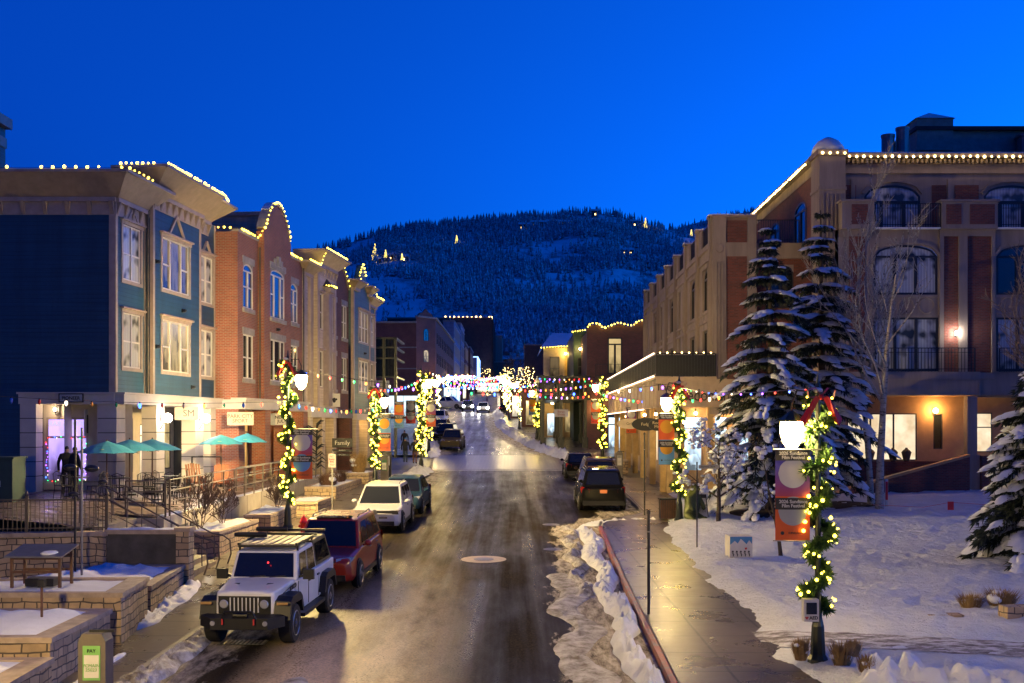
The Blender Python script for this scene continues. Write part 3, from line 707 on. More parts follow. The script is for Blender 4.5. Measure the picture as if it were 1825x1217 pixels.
# side cornice (square to the view)
mb = MB(); mb.T = Tm; mb.m(BRACK)
mb.quad((-22, -.12, B2), (0, -.12, B2), (.75, -.85, B2+.8), (-22, -.85, B2+.8)); mb.m(TRIM).box(-22, .8, -.9, 1, B2+.802, B2+.91).box(-22, .05, -.17, 0, B2-.14, B2+.02).box(-22, 0, -.04, -.002, B2-.62, B2-.14)
mb.m(SNOWT).box(-22, -1.2, -.7, 1, B2+.91, B2+.96)
for i in range(26):
    xx = -.1-i*.83; mb.m(BRACK).add([(xx-.07, -.04, B2-.14), (xx+.07, -.04, B2-.14), (xx+.07, -.24, B2-.14), (xx-.07, -.24, B2-.14), (xx-.07, -.05, B2-.6), (xx+.07, -.05, B2-.6)], [(0, 1, 2, 3), (3, 2, 5, 4), (0, 3, 4), (1, 5, 2)])
mb.build('side_cornice', bh)
GL = [LITDIM, GLASSC, GLASSC]
window(bh, *s1[0], 0, 2, trim=TRIM, pedi=1, glass=GLASSC); window(bh, *s1[1], 0, 2, trim=TRIM, glass=GLASSC)
window(bh, *s2[0], -.3, 3, trim=TRIM, pedi=1, widths=(.3, .4, .3), nolow=(1,), glass=LITDIM); window(bh, *s2[1], -.3, 3, trim=TRIM, widths=(.3, .4, .3), nolow=(1,), glass=LIT)
window(bh, *s3[0], 0, 2, trim=TRIM, pedi=1, glass=GLASSC); window(bh, *s3[1], 0, 2, trim=TRIM, glass=GLASSC)
# arcade band and pillars
mb = MB(); mb.m(LIME); mb.box(-.03, 10.2, -.36, .3, zz(6.25), B1-.01).box(-.1, 10.25, -.42, .3, B1-.01, B1+.06)
mb.T = Tm; mb.box(-3.6, -.02, -.06, .6, zz(6.25), B1-.012).box(-3.65, .0, -.12, .5, B1-.01, B1+.06); mb.T = None
mb.build('stone_band', bh)
def pillar(par, x, y, w_, d_, z1, T=None):
    mb = MB(); mb.T = T; mb.m(LIME); zb = 0; k = 6; hh = z1/k
    for i in range(k): mb.box(x, x+w_, y, y+d_, hh*i+(.02 if i else -.6), hh*(i+1)-.0 if i == k-1 else hh*(i+1)-.012)
    mb.m(CONC_D); mb.box(x+.015, x+w_-.015, y+.015, y+d_-.015, -.5, z1-.01)
    return mb.build('pillar', par)
ph = zz(6.25)
pillar(bh, 0, -.05, .75, .75, ph); pillar(bh, 2.95, -.32, .8, .62, ph); pillar(bh, 7.0, -.32, .95, .62, ph); pillar(bh, 9.5, -.05, .68, .62, ph)
pillar(bh, -3.55, -.03, .6, .6, ph, Tm); pillar(bh, -1.5, 1.2, .2, .2, ph, Tm)
# recessed storefront
mb = MB(); mb.m(plain('arcade_siding', (.5, .44, .36), .6, var=.12)); SF = 2.0
h1 = [(1.0, 2.4, .35, 2.85), (3.7, 5.9, .45, 2.75), (6.6, 7.8, 0, 2.5), (8.3, 9.9, .45, 2.6)]
wall(mb, 0, 10.2, 0, ph, SF, h1)
mb.m(LIME).quad((0, -.1, ph+.002), (10.2, -.1, ph+.002), (10.2, SF, ph+.002), (0, SF, ph+.002))
mb.T = Tm; mb.m(MATS['arcade_siding']); hs1 = [(-2.9, -1.3, .3, 2.75)]
wall(mb, -3.0, 0.4, 0, ph, .75, hs1); mb.T = None
mb.build('storefront_wall', bh)
for h_, g_ in zip(h1, (LITP, LITW, LITW, LIT)): window(bh, *h_, SF, 2, hung=0, frame=BLACK, glass=g_, transom=.5, fw=.05)
ws = window(bh, *hs1[0], .75, 2, hung=0, frame=TRIM, glass=LITP, transom=.75, fw=.08)
ws.matrix_local = Tm @ Matrix.Translation((hs1[0][0], .75, hs1[0][2]))
# mirrored lettering in the transom
dk = plain('window_film', (.05, .045, .07), .5)
mb = MB(); mb.m(dk).box(.1, 1.5, -.012, -.006, 1.75, 2.4); f_ = mb.build('window_film', bh); f_.matrix_local = ws.matrix_local @ Matrix.Translation((0, .06, 0))
wt = glow('sign_letters_white', (.9, .85, .8), .6, False)
for s_, z in (('SPORTS BAR', 2.2), ('GRILL', 1.95)):
    tx = text(s_, .26, wt, bh, (0, 0, 0)); tx.matrix_local = ws.matrix_local @ Matrix.Translation((.8, -.016+.06, z)) @ Matrix.Scale(-1, 4, (1, 0, 0)) @ Matrix.Rotation(R(90), 4, 'X'); tx.parent = bh
# fairy lights round the side window
flt = thing('string_lights', 'tiny multicoloured lights framing the bar window', 'string lights', (bo.x, bo.y, PZ), 0, None)
k = 0
for i in range(46):
    t_ = i/46; per = t_*6.4
    if per < 1.4: lx, lz = -2.8+per, .35
    elif per < 3.0: lx, lz = -1.38, .35+(per-1.4)
    elif per < 4.4: lx, lz = -1.4-(per-3.0), 1.98
    else: lx, lz = -2.84, 1.98-(per-4.4)*.8
    bulb(flt, (lx+rnd.uniform(-.04, .04), .68, lz+rnd.uniform(-.04, .04)), CB[rnd.choice(['violet', 'blue', 'violet', 'green', 'red', 'white'])], .022)
# ---------------------------------------------------------------- brick house
def facade_root(lab, Z, o, cat='building', name='brick_building', zb=PZ):
    p = lrow(Z, o); return thing(name, lab, cat, (p.x, p.y, zb), TH)
br = facade_root('orange-red brick building with a curved gable outlined in lights', 52.1, 1.06)
T1, TG = zz(14.45), zz(14.97)
mb = MB(); mb.m(BRICK); BB = zz(6.65)
a1 = [(.75, 2.15, *wu), (.75, 2.15, *wl)]; a2 = [(3.9, 6.2, zz(10.85), zz(13.3)), (3.9, 6.2, *wl)]; a3 = [(8.2, 9.5, *wu), (8.2, 9.5, *wl)]
wall(mb, 0, 2.9, BB, T1, 0, a1); wall(mb, 2.9, 7.3, BB, TG, -.3, a2); wall(mb, 7.3, 10.35, BB, T1, 0, a3)
mb.quad((2.9, 0, BB), (2.9, -.3, BB), (2.9, -.3, TG), (2.9, 0, TG)); mb.quad((7.3, -.3, BB), (7.3, 0, BB), (7.3, 0, TG), (7.3, -.3, TG))
gp = [(2.9, TG), (7.3, TG), (7.25, TG+.1)]
cv = []
for i in range(17):
    t_ = i/16; x = 7.1-4.0*t_; cv.append((x, TG+.15+1.5*math.sin(math.pi*t_)**.75))
mb.prism([(2.9, TG), (7.3, TG)]+cv, -.3, .1)
mb.quad((10.35, 0, 0), (10.35, 8, 0), (10.35, 8, T1), (10.35, 0, T1)); mb.box(2.92, 7.28, -.28, .1, TG-.5, TG-.002)
mb.T = Tm
mb.quad((-1.3, 0, -1), (0, 0, -1), (0, 0, T1), (-1.3, 0, T1)); mb.quad((-12, .02, BT-.5), (-1.3, .02, BT-.5), (-1.3, .02, T1-.02), (-12, .02, T1-.02)); mb.T = None
mb.m(ROOFM).quad((0, 0, T1-.4), (10.3, 0, T1-.4), (10.3, 9, T1-.4), (0, 9, T1-.4))
mb.build('wall', br)
mb = MB(); mb.m(LINTEL)
mb.box(-.05, 2.9, -.06, .25, T1, T1+.12).box(7.3, 10.4, -.06, .25, T1, T1+.12)
for (a, b), (c, d) in zip(cv, cv[1:]): mb.bar((a, -.1, b+.04), (c, -.1, d+.04), .5, .12)
mb.m(SNOWT)
for (a, b), (c, d) in zip(cv[4:], cv[5:14]): mb.bar((a, -.06, b+.12), (c, -.06, d+.12), .4, .08)
mb.m(LIME).box(-.04, 10.4, -.4, .3, zz(6.2), BB).box(-.08, 10.42, -.46, .3, BB-.01, BB+.08)
mb.T = Tm; mb.box(-1.4, 0, -.04, .3, zz(6.2), BB); mb.T = None
mb.build('coping', br)
window(br, *a1[0], 0, 2, arch=.35, fillm=LINTEL, sill=LINTEL, lintel=LINTEL); window(br, *a1[1], 0, 2, sill=LINTEL, lintel=LINTEL)
window(br, *a2[0], -.3, 3, widths=(.27, .46, .27), nolow=(1,), arch=.3, fillm=LINTEL, sill=LINTEL, lintel=LINTEL); window(br, *a2[1], -.3, 3, widths=(.27, .46, .27), nolow=(1,), sill=LINTEL, lintel=LINTEL)
window(br, *a3[0], 0, 2, arch=.35, fillm=LINTEL, sill=LINTEL, lintel=LINTEL); window(br, *a3[1], 0, 2, sill=LINTEL, lintel=LINTEL)
mb = MB(); mb.m(LINTEL).box(4.85, 5.25, -.42, -.3, zz(13.5), zz(14.0)).box(4.4, 4.65, -.38, -.3, zz(13.5), zz(13.85)).box(5.45, 5.7, -.38, -.3, zz(13.5), zz(13.85)); mb.build('keystone', br)
for x in (0, 3.0, 6.4, 9.5): mb = MB(); mb.m(BRICK).box(x, x+.85, -.32 if x else -.05, .35, -1, zz(6.2)-.002); mb.build('pillar', br)
mb = MB(); mb.m(BRICK); mb.T = Tm; mb.box(-.62, -.02, .01, .5, -1, zz(6.2)); mb.T = None; mb.build('pillar', br)
h2 = [(1.0, 2.8, .1, 2.6), (4.0, 6.2, .1, 2.6), (7.4, 9.3, .1, 2.6)]
mb = MB(); mb.m(plain('brick_storefront', (.33, .12, .05), .7)); wall(mb, 0, 10.35, -1, zz(6.2), 1.6, h2); mb.m(LIME).quad((0, -.1, ph-.05), (10.3, -.1, ph-.05), (10.3, 1.6, ph-.05), (0, 1.6, ph-.05)); mb.build('storefront_wall', br)
for h_, g_ in zip(h2, (LITDIM, LITO, LITDIM)): window(br, *h_, 1.6, 2, hung=0, frame=BLACK, glass=g_, transom=.5, fw=.06)
# ---------------------------------------------------------------- cream building, brown brick, grey-green
cr_ = facade_root('cream clapboard building with flared cornices and a small oriel', 62.7, 1.0, name='clapboard_building', zb=2.5)
zc = lambda z: z-2.5
U_ = (zc(11.0), zc(13.1)); L_ = (zc(7.66), zc(9.76))
mb = MB(); mb.m(CREAM)
c1 = [(2.35, 3.0, *U_), (2.35, 3.0, *L_)]
wall(mb, 0, 1.7, zc(6.5), zc(14.0), 0, []); wall(mb, 1.7, 5.75, zc(6.5), zc(14.9), -.35, [(2.2, 2.9, *U_), (2.2, 2.9, *L_), (4.35, 5.2, *U_), (4.35, 5.2, *L_)])
mb.quad((1.7, 0, zc(6.5)), (1.7, -.35, zc(6.5)), (1.7, -.35, zc(14.9)), (1.7, 0, zc(14.9))); mb.quad((5.75, -.35, 0), (5.75, 4, 0), (5.75, 4, zc(14.9)), (5.75, -.35, zc(14.9)))
mb.T = Tm; mb.quad((-2, 0, 9), (0, 0, 9), (0, 0, zc(14.6)), (-2, 0, zc(14.6))); mb.T = None
mb.box(-3.2, -.4, 1.4, 6, zc(14.3), zc(16.6))
mb.m(TRIM).box(0, .35, -.1, .1, zc(6.5), zc(14)).box(1.1, 1.7, -.14, .1, zc(6.5), zc(14.0)).box(1.72, 2.0, -.4, -.3, zc(6.5), zc(14.9)).box(5.5, 5.78, -.4, -.3, zc(6.5), zc(14.9)).box(-3.3, -.3, 1.3, 6, zc(16.6), zc(16.8))
mb.build('wall', cr_)
cornice(cr_, -.1, 1.7, zc(14.0), .6, .45, 0, bands=False); cornice(cr_, 1.7, 5.75, zc(14.75), .75, .6, -.35, mat=TRIM)
mb = MB(); mb.m(BRACK).prismz([(2.95, -.4), (3.25, -.75), (4.15, -.75), (4.45, -.4)], zc(13.25), zc(13.55)).m(ROOFM)
mb.add([(2.85, -.35, zc(13.55)), (3.2, -.8, zc(13.55)), (4.2, -.8, zc(13.55)), (4.55, -.35, zc(13.55)), (3.7, -.36, zc(14.1))], [(0, 1, 4), (1, 2, 4), (2, 3, 4)]).m(BRACK).prismz([(3.0, -.36), (3.3, -.6), (4.1, -.6), (4.35, -.36)], zc(6.6), zc(13.25)); mb.build('oriel', cr_)
for x0, x1 in ((2.2, 2.9), (4.35, 5.2)):
    window(cr_, x0, x1, *U_, -.35, 1, trim=TRIM, tw=.08); window(cr_, x0, x1, *L_, -.35, 1, trim=TRIM, tw=.08)
mb = MB(); mb.m(LIME).box(-.02, 5.8, -.5, .3, zc(5.9), zc(6.5)); mb.build('stone_band', cr_)
for x in (0, 2.6, 5.1): mb = MB(); mb.m(CREAM).box(x, x+.65, -.4, .2, -.3, zc(5.9)); mb.build('pillar', cr_)
h3 = [(1.0, 2.3, .05, 2.6), (3.4, 4.9, .05, 2.6)]; mb = MB(); mb.m(BRICK); wall(mb, 0, 5.8, -.3, zc(5.9), 1.4, h3); mb.build('storefront_wall', cr_)
for h_, g_ in zip(h3, (LITO, LIT)): window(cr_, *h_, 1.4, 2, hung=0, frame=BLACK, glass=g_, transom=.5)
bn = facade_root('narrow brown brick building with a round-topped parapet', 68.5, 1.0, zb=2.6); zb_ = lambda z: z-2.6
U_ = (zb_(11.0), zb_(13.1)); L_ = (zb_(7.66), zb_(9.76)); mb = MB(); mb.m(BRICK_D)
hb = [(.55, 1.4, *U_), (2.75, 4.0, *U_), (.55, 1.4, *L_), (2.75, 4.0, *L_)]
wall(mb, 0, 4.5, zb_(6.3), zb_(14.2), 0, hb); cvb = [(4.5-4.5*i/14, zb_(14.2)+1.35*math.sin(math.pi*i/14)) for i in range(15)]
mb.prism([(0, zb_(14.2))]+[(4.5, zb_(14.2))]+cvb[1:-1], 0, .3); mb.build('wall', bn)
for h_ in hb: window(bn, *h_, 0, 1 if h_[1]-h_[0] < 1 else 2, sill=LINTEL, lintel=LINTEL)
window(bn, 1.75, 2.75, zb_(13.4), zb_(14.5), 0, 1, 0, arch=.5, glass=GLASS)
mb = MB(); mb.m(LINTEL).box(-.02, 4.52, -.3, .2, zb_(5.9), zb_(6.3))
for (a, b), (c, d) in zip(cvb, cvb[1:]): mb.bar((a, .12, b+.05), (c, .12, d+.05), .45, .1)
mb.build('coping', bn)
mb = MB(); mb.m(BRICK_D); wall(mb, 0, 4.5, -.3, zb_(5.9), .6, [(.7, 3.6, 0, 2.5)])
for x in (0, 3.9): mb.box(x, x+.6, -.25, .59, -.3, zb_(5.9)-.003)
mb.build('storefront_wall', bn); window(bn, .7, 3.6, 0, 2.5, .6, 3, 0, frame=BLACK, glass=LITDIM, transom=.5)
gg = facade_root('grey-green clapboard building with a pointed lit gable', 73.0, 1.15, name='clapboard_building', zb=2.7); zg = lambda z: z-2.7
U_ = (zg(11.0), zg(13.1)); L_ = (zg(7.66), zg(9.76)); mb = MB(); mb.m(TEAL)
hg = [(1.5, 4.2, *U_), (5.1, 6.5, *U_), (1.5, 4.2, *L_), (5.1, 6.5, *L_)]
wall(mb, 0, 4.7, zg(6.2), zg(14.6), -.15, [hg[0], hg[2]]); wall(mb, 4.7, 7.0, zg(6.2), zg(13.9), 0, [hg[1], hg[3]])
mb.prism([(1.3, zg(14.6)), (3.9, zg(14.6)), (3.5, zg(15.4)), (2.9, zg(16.1)), (2.6, zg(16.25)), (2.3, zg(16.1)), (1.7, zg(15.4))], -.15, .2)
mb.quad((7.0, 0, 0), (7.0, 9, 0), (7.0, 9, zg(13.9)), (7.0, 0, zg(13.9)))
mb.T = Tm; mb.quad((-2, 0, 8), (0, 0, 8), (0, 0, zg(14.4)), (-2, 0, zg(14.4))); mb.T = None
mb.m(TRIM).box(-.02, .2, -.2, 0, zg(6.2), zg(14.6)).box(4.5, 4.72, -.2, 0, zg(6.2), zg(14.6)).box(6.8, 7.02, -.05, 0, zg(6.2), zg(13.9)); mb.build('wall', gg)
cornice(gg, 0, 1.3, zg(14.4), .5, .4, -.15, bands=False); cornice(gg, 3.9, 4.7, zg(14.4), .5, .4, -.15, bands=False); cornice(gg, 4.9, 7.0, zg(13.8), .5, .4, 0, bands=False)
for k, h_ in enumerate(hg): window(gg, *h_, -.15 if k in (0, 2) else 0, 3 if k in (0, 2) else 2, trim=TRIM, tw=.1, glass=(LITDIM, GLASSC, GLASSC, GLASS)[k])
window(gg, 2.15, 3.05, zg(13.5), zg(14.7), -.15, 1, 0, arch=.45, trim=None)
mb = MB(); mb.m(LIME).box(-.02, 7.02, -.4, .3, zg(5.8), zg(6.2)); mb.build('stone_band', gg)
for x in (0, 3.2, 6.3): mb = MB(); mb.m(CREAM).box(x, x+.7, -.35, .3, -.2, zg(5.8)); mb.build('pillar', gg)
mb = MB(); mb.m(CREAM); hh = [(.9, 3.0, 0, 2.6), (4.1, 6.1, 0, 2.6)]; wall(mb, 0, 7, -.3, zg(5.8), .8, hh); mb.build('storefront_wall', gg)
for h_, g_ in zip(hh, (LITDIM, LIT)): window(gg, *h_, .8, 2, 0, frame=BLACK, glass=g_, transom=.5)
# roofline strings on the left row
L3 = lambda root, pts: [root.matrix_basis @ Vector(p) for p in pts]
for o in (bh, br, cr_, bn, gg): o.matrix_basis  # evaluated
def LW(root, x, y, z):
    M = Matrix.Translation(root.location) @ Matrix.Rotation(root.rotation_euler[2], 4, 'Z'); return M @ Vector((x, y, z))
roof_lights('warm string lights along the side and low cornice of the blue building', [LW(bh, *rot((-22, -.88, B2+.95))), LW(bh, *rot((-.5, -.88, B2+.95))), LW(bh, -.8, -.85, B2+.95), LW(bh, 1.6, -.85, B2+.95)], .42, .05, skip=.3)
roof_lights('warm string lights on the higher flared cornice of the blue building', [LW(bh, 1.5, .6, zz(15.6)), LW(bh, 1.55, -1.38, zz(15.6)), LW(bh, 7.7, -1.38, zz(15.6)), LW(bh, 9.35, -1.0, zz(15.6))], .22, .05, skip=.25)
roof_lights('warm string lights tracing the brick parapet and curved gable', [LW(br, *rot((-1.3, -.08, T1+.16))), LW(br, 0, -.08, T1+.16), LW(br, 2.8, -.08, T1+.16)]+[LW(br, x, -.36, z+.12) for x, z in cv[::-1]]+[LW(br, 7.3, -.1, T1+.16), LW(br, 10.3, -.1, T1+.16)], .26, .05, skip=.1)
roof_lights('warm string lights on the cream building cornices', [LW(cr_, -.7, -.62, zc(14.6)), LW(cr_, 1.6, -.62, zc(14.6)), LW(cr_, 1.1, -1.1, zc(15.5)), LW(cr_, 5.8, -1.1, zc(15.5))], .22, .05, skip=.05)
roof_lights('warm string lights on the little oriel of the cream building', [LW(cr_, 2.9, -.5, zc(13.6)), LW(cr_, 3.2, -.85, zc(13.6)), LW(cr_, 4.2, -.85, zc(13.6)), LW(cr_, 4.55, -.5, zc(13.6))], .18, .045, skip=0)
roof_lights('warm string lights on the round-topped parapet of the brown building', [LW(bn, x, -.12, z+.1) for x, z in cvb[::-1]], .3, .05, skip=.05)
roof_lights('warm string lights outlining the pointed gable of the grey-green building', [LW(gg, 0, -.7, zg(14.95)), LW(gg, 1.3, -.2, zg(14.95)), LW(gg, 1.7, -.2, zg(15.5)), LW(gg, 2.6, -.2, zg(16.35)), LW(gg, 3.5, -.2, zg(15.5)), LW(gg, 3.9, -.2, zg(14.95)), LW(gg, 4.8, -.6, zg(14.95)), LW(gg, 4.9, -.6, zg(14.35)), LW(gg, 7.3, -.6, zg(14.35))], .3, .05, skip=.05)
for rt_, x_, z0_, z1_, y_ in ((bh, 2.55, B1, B2, -.1), (br, 2.8, BB, T1-.3, -.08), (br, 10.2, BB, T1-.3, -.08), (gg, 4.8, zg(6.3), zg(13.6), -.1)):
    q = MB(); q.m(CONC_D).tube([(x_, y_-.05, z1_), (x_, y_-.05, z0_)], .045, 6); q.build('downpipe', rt_, uv=False)
for rt_, x_, z_, y_ in ((bh, 2.95, zz(12.0), -.35), (bh, 2.95, zz(8.6), -.35), (bh, 5.6, zz(10.3), -.35), (br, 4.9, zz(10.3), -.35), (gg, 3.0, zg(10.3), -.2), (bh, 6.6, zz(7.1), -.35)):
    q = MB(); q.m(BLACK).ball((x_, y_-.05, z_), .11, 8, 5, .7); q.box(x_-.06, x_+.06, y_, y_+.06, z_-.08, z_+.08); q.build('wall_vent', rt_)
# sliver of a taller house at the far left
tl = thing('clapboard_building', 'pale teal clapboard building with a cornice at the far left edge', 'building', (-33.0, 60, 3)); mb = MB(); mb.m(TEAL).box(-10, 2.3, 0, 8, 0, 20.6); mb.build('wall', tl)
mb = MB(); mb.m(TRIM).box(-10.1, 2.4, -.15, 8, 19.2, 19.8).box(-10.2, 2.65, -.4, 8.2, 20.4, 21); mb.build('cornice', tl)
# ================================================================== hotel on the right
def LWm(root, x, y, z):
    return Matrix.Translation(root.location) @ Matrix.Rotation(root.rotation_euler[2], 4, 'Z') @ Vector((x, y, z))
def railing(par, a, b, h, n, mat=BLACK, rails=2, r=.012, name='railing', zpost=None):
    a, b = Vector(a), Vector(b); mb = MB(); mb.m(mat); up = Vector((0, 0, h))
    mb.bar(a+up, b+up, .05, .04); mb.bar(a+up*.12, b+up*.12, .03, .03)
    if rails > 2: mb.bar(a+up*.82, b+up*.82, .025, .025)
    for i in range(n+1): p = a.lerp(b, i/n); mb.bar(p, p+up, r*2 if 0 < i < n else .06)
    return mb.build(name, par)
HB = 2.0
ho = thing('brick_hotel', 'large four-storey brick and tan precast hotel with arched windows and a corner tower', 'building', (0, 0, HB)); zh = lambda z: z-HB
mb = MB()
# main front, plane Y=54 (top storey) and Y=52.6 (bays below)
YT, YB_ = 54.0, 52.6
zt_, zp_, zf_ = zh(18.3), zh(15.85), zh(14.65)
def Xb(x, k=38.02): return (x-CX)/k
tops = []; ptc = []; bays = []
xs0 = 16.9
top_h = []; mid_h = []; low_h = []
UN = 5.75
for k in range(4):
    x0 = xs0+k*UN
    top_h.append((x0+.05, x0+2.75, zf_, zh(17.0))); mid_h.append((x0+.05, x0+3.05, zh(11.57), zh(13.9))); low_h.append((x0+.05, x0+3.08, zh(7.98), zh(10.5)))
XE = xs0+4*UN
mb.m(BEIGE); wall(mb, 15.3, XE, zf_-.3, zt_, YT, top_h)
mb.m(BEIGE); wall(mb, 15.3, XE, zh(7.6), zf_, YB_, mid_h+low_h)
mb.quad((15.3, YB_, zf_), (XE, YB_, zf_), (XE, YT, zf_), (15.3, YT, zf_))
mb.quad((15.3, YT+1, zh(7.6)), (15.3, YB_, zh(7.6)), (15.3, YB_, zf_), (15.3, YT+1, zf_))
mb.m(ROOFM).quad((10.2, 58, zf_+.1), (14.9, 58, zf_+.1), (14.9, 88, zf_+.1), (10.4, 88, zf_+.1))
mb.build('front_wall', ho)
# brick panels + piers + parapets
mb = MB(); mp = MB(); mpa = MB(); msn = MB(); mp.m(BEIGE); mb.m(BRICK_H); mpa.m(BEIGE); msn.m(SNOW)
for k in range(-1, 4):
    x3 = xs0+k*UN+3.1; xn = xs0+(k+1)*UN-.05
    if k == -1: x3 = 15.35; xn = 16.85
    w_ = xn-x3
    if k == -1: pan = [(x3+.45, x3+1.2)]
    else: pan = [(x3+.2, x3+.9), (x3+1.3, x3+2.45)]
    for a, b in pan:
        for bx in ((a, b, YB_-.03, YB_+.01, zh(7.9), zh(14.3)), (a, b, YB_-.43, YB_-.38, zf_+.15, zp_-.12), (a, b, YT-.03, YT+.01, zf_, zh(17.0))): mb = MB(); mb.m(BRICK_H).box(*bx); mb.build('brick_panel', ho)
    mpa.box(x3, xn, YB_-.4, YB_+.15, zf_-.05, zp_); mpa.box(x3-.08, xn+.08, YB_-.48, YB_+.2, zp_, zp_+.1)
    if k >= 0: mpa.box(x3, xn, YB_-.4, YB_, zh(7.6), zh(7.9)).box(x3, x3+.2, YB_-.12, YB_, zh(7.9), zf_).box(x3+.9, x3+1.3, YB_-.14, YB_, zh(7.9), zf_).box(x3+2.45, xn, YB_-.12, YB_, zh(7.9), zf_)
    mpa.box(x3, xn, YB_-.13, YB_-.02, zh(14.3), zf_)
    msn.box(x3-.05, xn+.05, YB_-.45, YB_+.15, zp_+.1, zp_+.16)
    mp.box(x3+.95, x3+1.15, YT-.08, YT, zf_, zh(17.3))
mpa.build('parapet', ho); mp.build('pier', ho)
for k in range(4):   # ring ornaments in the spandrels, hood mouldings, ledges
    x0 = xs0+k*UN; q = MB(); q.m(BEIGE)
    for j in range(3):
        cx = x0+.6+j*.97; pts = [(cx+.36*math.cos(t), YB_-.02, zh(11.05)+.36*math.sin(t)) for t in [i*math.pi/8 for i in range(17)]]; q2 = MB(); q2.m(BEIGE).tube(pts, .035, 4, False); q2.build('ring_ornament', ho, uv=False)
    for i in range(10):
        t0, t1 = i/10, (i+1)/10
        a = (x0+3.2*t0-.05, YB_-.03, zh(13.42)+archz(t0, 1, .62)); b = (x0+3.2*t1-.05, YB_-.03, zh(13.42)+archz(t1, 1, .62)); q.bar(a, b, .12, .12)
    q.build('arch_moulding', ho); q = MB(); q.m(BEIGE)
    for i in range(10):
        t0, t1 = i/10, (i+1)/10
        q.bar((x0+2.9*t0-.05, YT-.03, zh(16.6)+archz(t0, 1, .6)), (x0+2.9*t1-.05, YT-.03, zh(16.6)+archz(t1, 1, .6)), .1, .12)
    q.build('arch_moulding', ho)
    for za_ in (10.52, 11.43): q = MB(); q.m(BEIGE).box(x0, x0+3.15, YB_-.06, YB_, zh(za_), zh(za_+.1)); q.build('spandrel_moulding', ho)
HWF = plain('hotel_window_frame', (.02, .022, .028), .4, var=.1)
for k in range(4):
    window(ho, *top_h[k], YT, 3, 0, frame=HWF, glass=GLASSC, arch=.55, fillm=BEIGE, transom=.25, fw=.1, widths=(.3, .4, .3))
    window(ho, *mid_h[k], YB_, 3, 0, frame=HWF, glass=GLASS if k % 2 else GLASSC, arch=.55, fillm=BEIGE, fw=.1, widths=(.33, .33, .34))
    window(ho, *low_h[k], YB_, 3, 0, frame=HWF, glass=GLASSC, fw=.09, widths=(.33, .33, .34))
    x0 = xs0+k*UN
    railing(ho, (x0+.02, YB_-.3, zf_+.02), (x0+3.08, YB_-.3, zf_+.02), 1.1, 26, rails=3); railing(ho, (x0-.1, YB_-.7, zh(7.92)), (x0+3.2+(1.3 if k == 0 else 0), YB_-.7, zh(7.92)), 1.1, 30, rails=3)
mb = MB(); mb.m(SNOW)
for k in range(4): mb.box(xs0+k*UN, xs0+k*UN+3.05, YB_-.38, YB_-.1, zf_-.04, zf_+.02)
stuff(mb.build('ledge_snow', ho))
# balcony slab and fascia, storey-one band
mb = MB(); mb.m(BEIGE); mb.box(15.3, 21.6, YB_-.85, YB_, zh(7.55), zh(7.92)).box(15.3, 21.55, YB_-.8, YB_+.3, zh(6.85), zh(7.55)-.003).box(21.6, XE, YB_-.3, YB_+.3, zh(6.75), zh(7.9)).box(21.55, 21.62, YB_-.84, YB_+.3, zh(6.8), zh(7.5)); mb.build('balcony_band', ho)
# cornice with dentils
mb = MB(); mb.m(BEIGE); mb.box(15.3, XE, YT-.55, YT+.5, zt_-.05, zt_+.12).box(15.3, XE, YT-.12, YT, zt_-.75, zt_-.6); mb.m(BRACK)
k = int((XE-15.4)/.22)
for i in range(k): mb.box(15.4+i*.22, 15.51+i*.22, YT-.3, YT, zt_-.28, zt_-.1)
mb.build('cornice', ho)
mb = MB(); mb.m(SNOW).box(15.4, XE, YT-.5, YT+.4, zt_+.12, zt_+.18); stuff(mb.build('roof_snow', ho))
# ground floor arcade of the hotel
mb = MB(); mb.m(plain('arcade_stucco', (.42, .27, .15), .7, var=.15)); gh = [(16.2, 19.55, zh(3.75), zh(6.02)), (20.35, 20.8, zh(4.3), zh(6.0)), (22.0, 23.2, zh(4.15), zh(6.05)), (23.7, 25.2, zh(4.15), zh(6.05)), (26.3, 29, zh(4.15), zh(6.05))]
GY = 54.2
wall(mb, 15.3, XE, zh(.5), zh(6.85), GY, gh, .1); mb.quad((15.3, YB_-.7, zh(6.84)), (XE, YB_-.7, zh(6.84)), (XE, GY, zh(6.84)), (15.3, GY, zh(6.84))); mb.build('arcade_wall', ho)
t = NT('shop_interior'); f = t.noise(t.UV(), .9, 3); t.col((.02, .02, .02))
t.link(t.ramp(f, [(.35, (.75, .55, .32)), (.6, (1, .84, .58))]), t.b.inputs['Emission Color']); t.b.inputs['Emission Strength'].default_value = 1.15; SHOP = t.m
for i, h_ in enumerate(gh): window(ho, *h_, GY, 3 if i in (0, 4) else 1, 0, frame=HWF, glass=SHOP if i != 1 else GLASS, fw=.05, transom=.7 if i in (2,) else 0)
mb = MB(); mb.m(BRICK_H); mb.box(15.2, XE, GY-.35, GY-.02, zh(.5), zh(3.72)); mb.build('brick_base', ho)
mb = MB(); mb.m(BEIGE)
mb.box(21.05, 21.5, YB_-.75, YB_-.3, zh(1.5), zh(6.8)).box(20.95, 21.6, YB_-.82, YB_-.22, zh(1.5), zh(4.1)); mb.build('column', ho)
mb = MB(); mb.m(BEIGE); mb.box(14.45, 15.4, YB_-1.0, YB_-.1, zh(1.2), zh(3.4)).box(14.5, 15.35, YB_-.95, YB_-.15, zh(3.4), zh(7.6)); mb.build('column', ho)
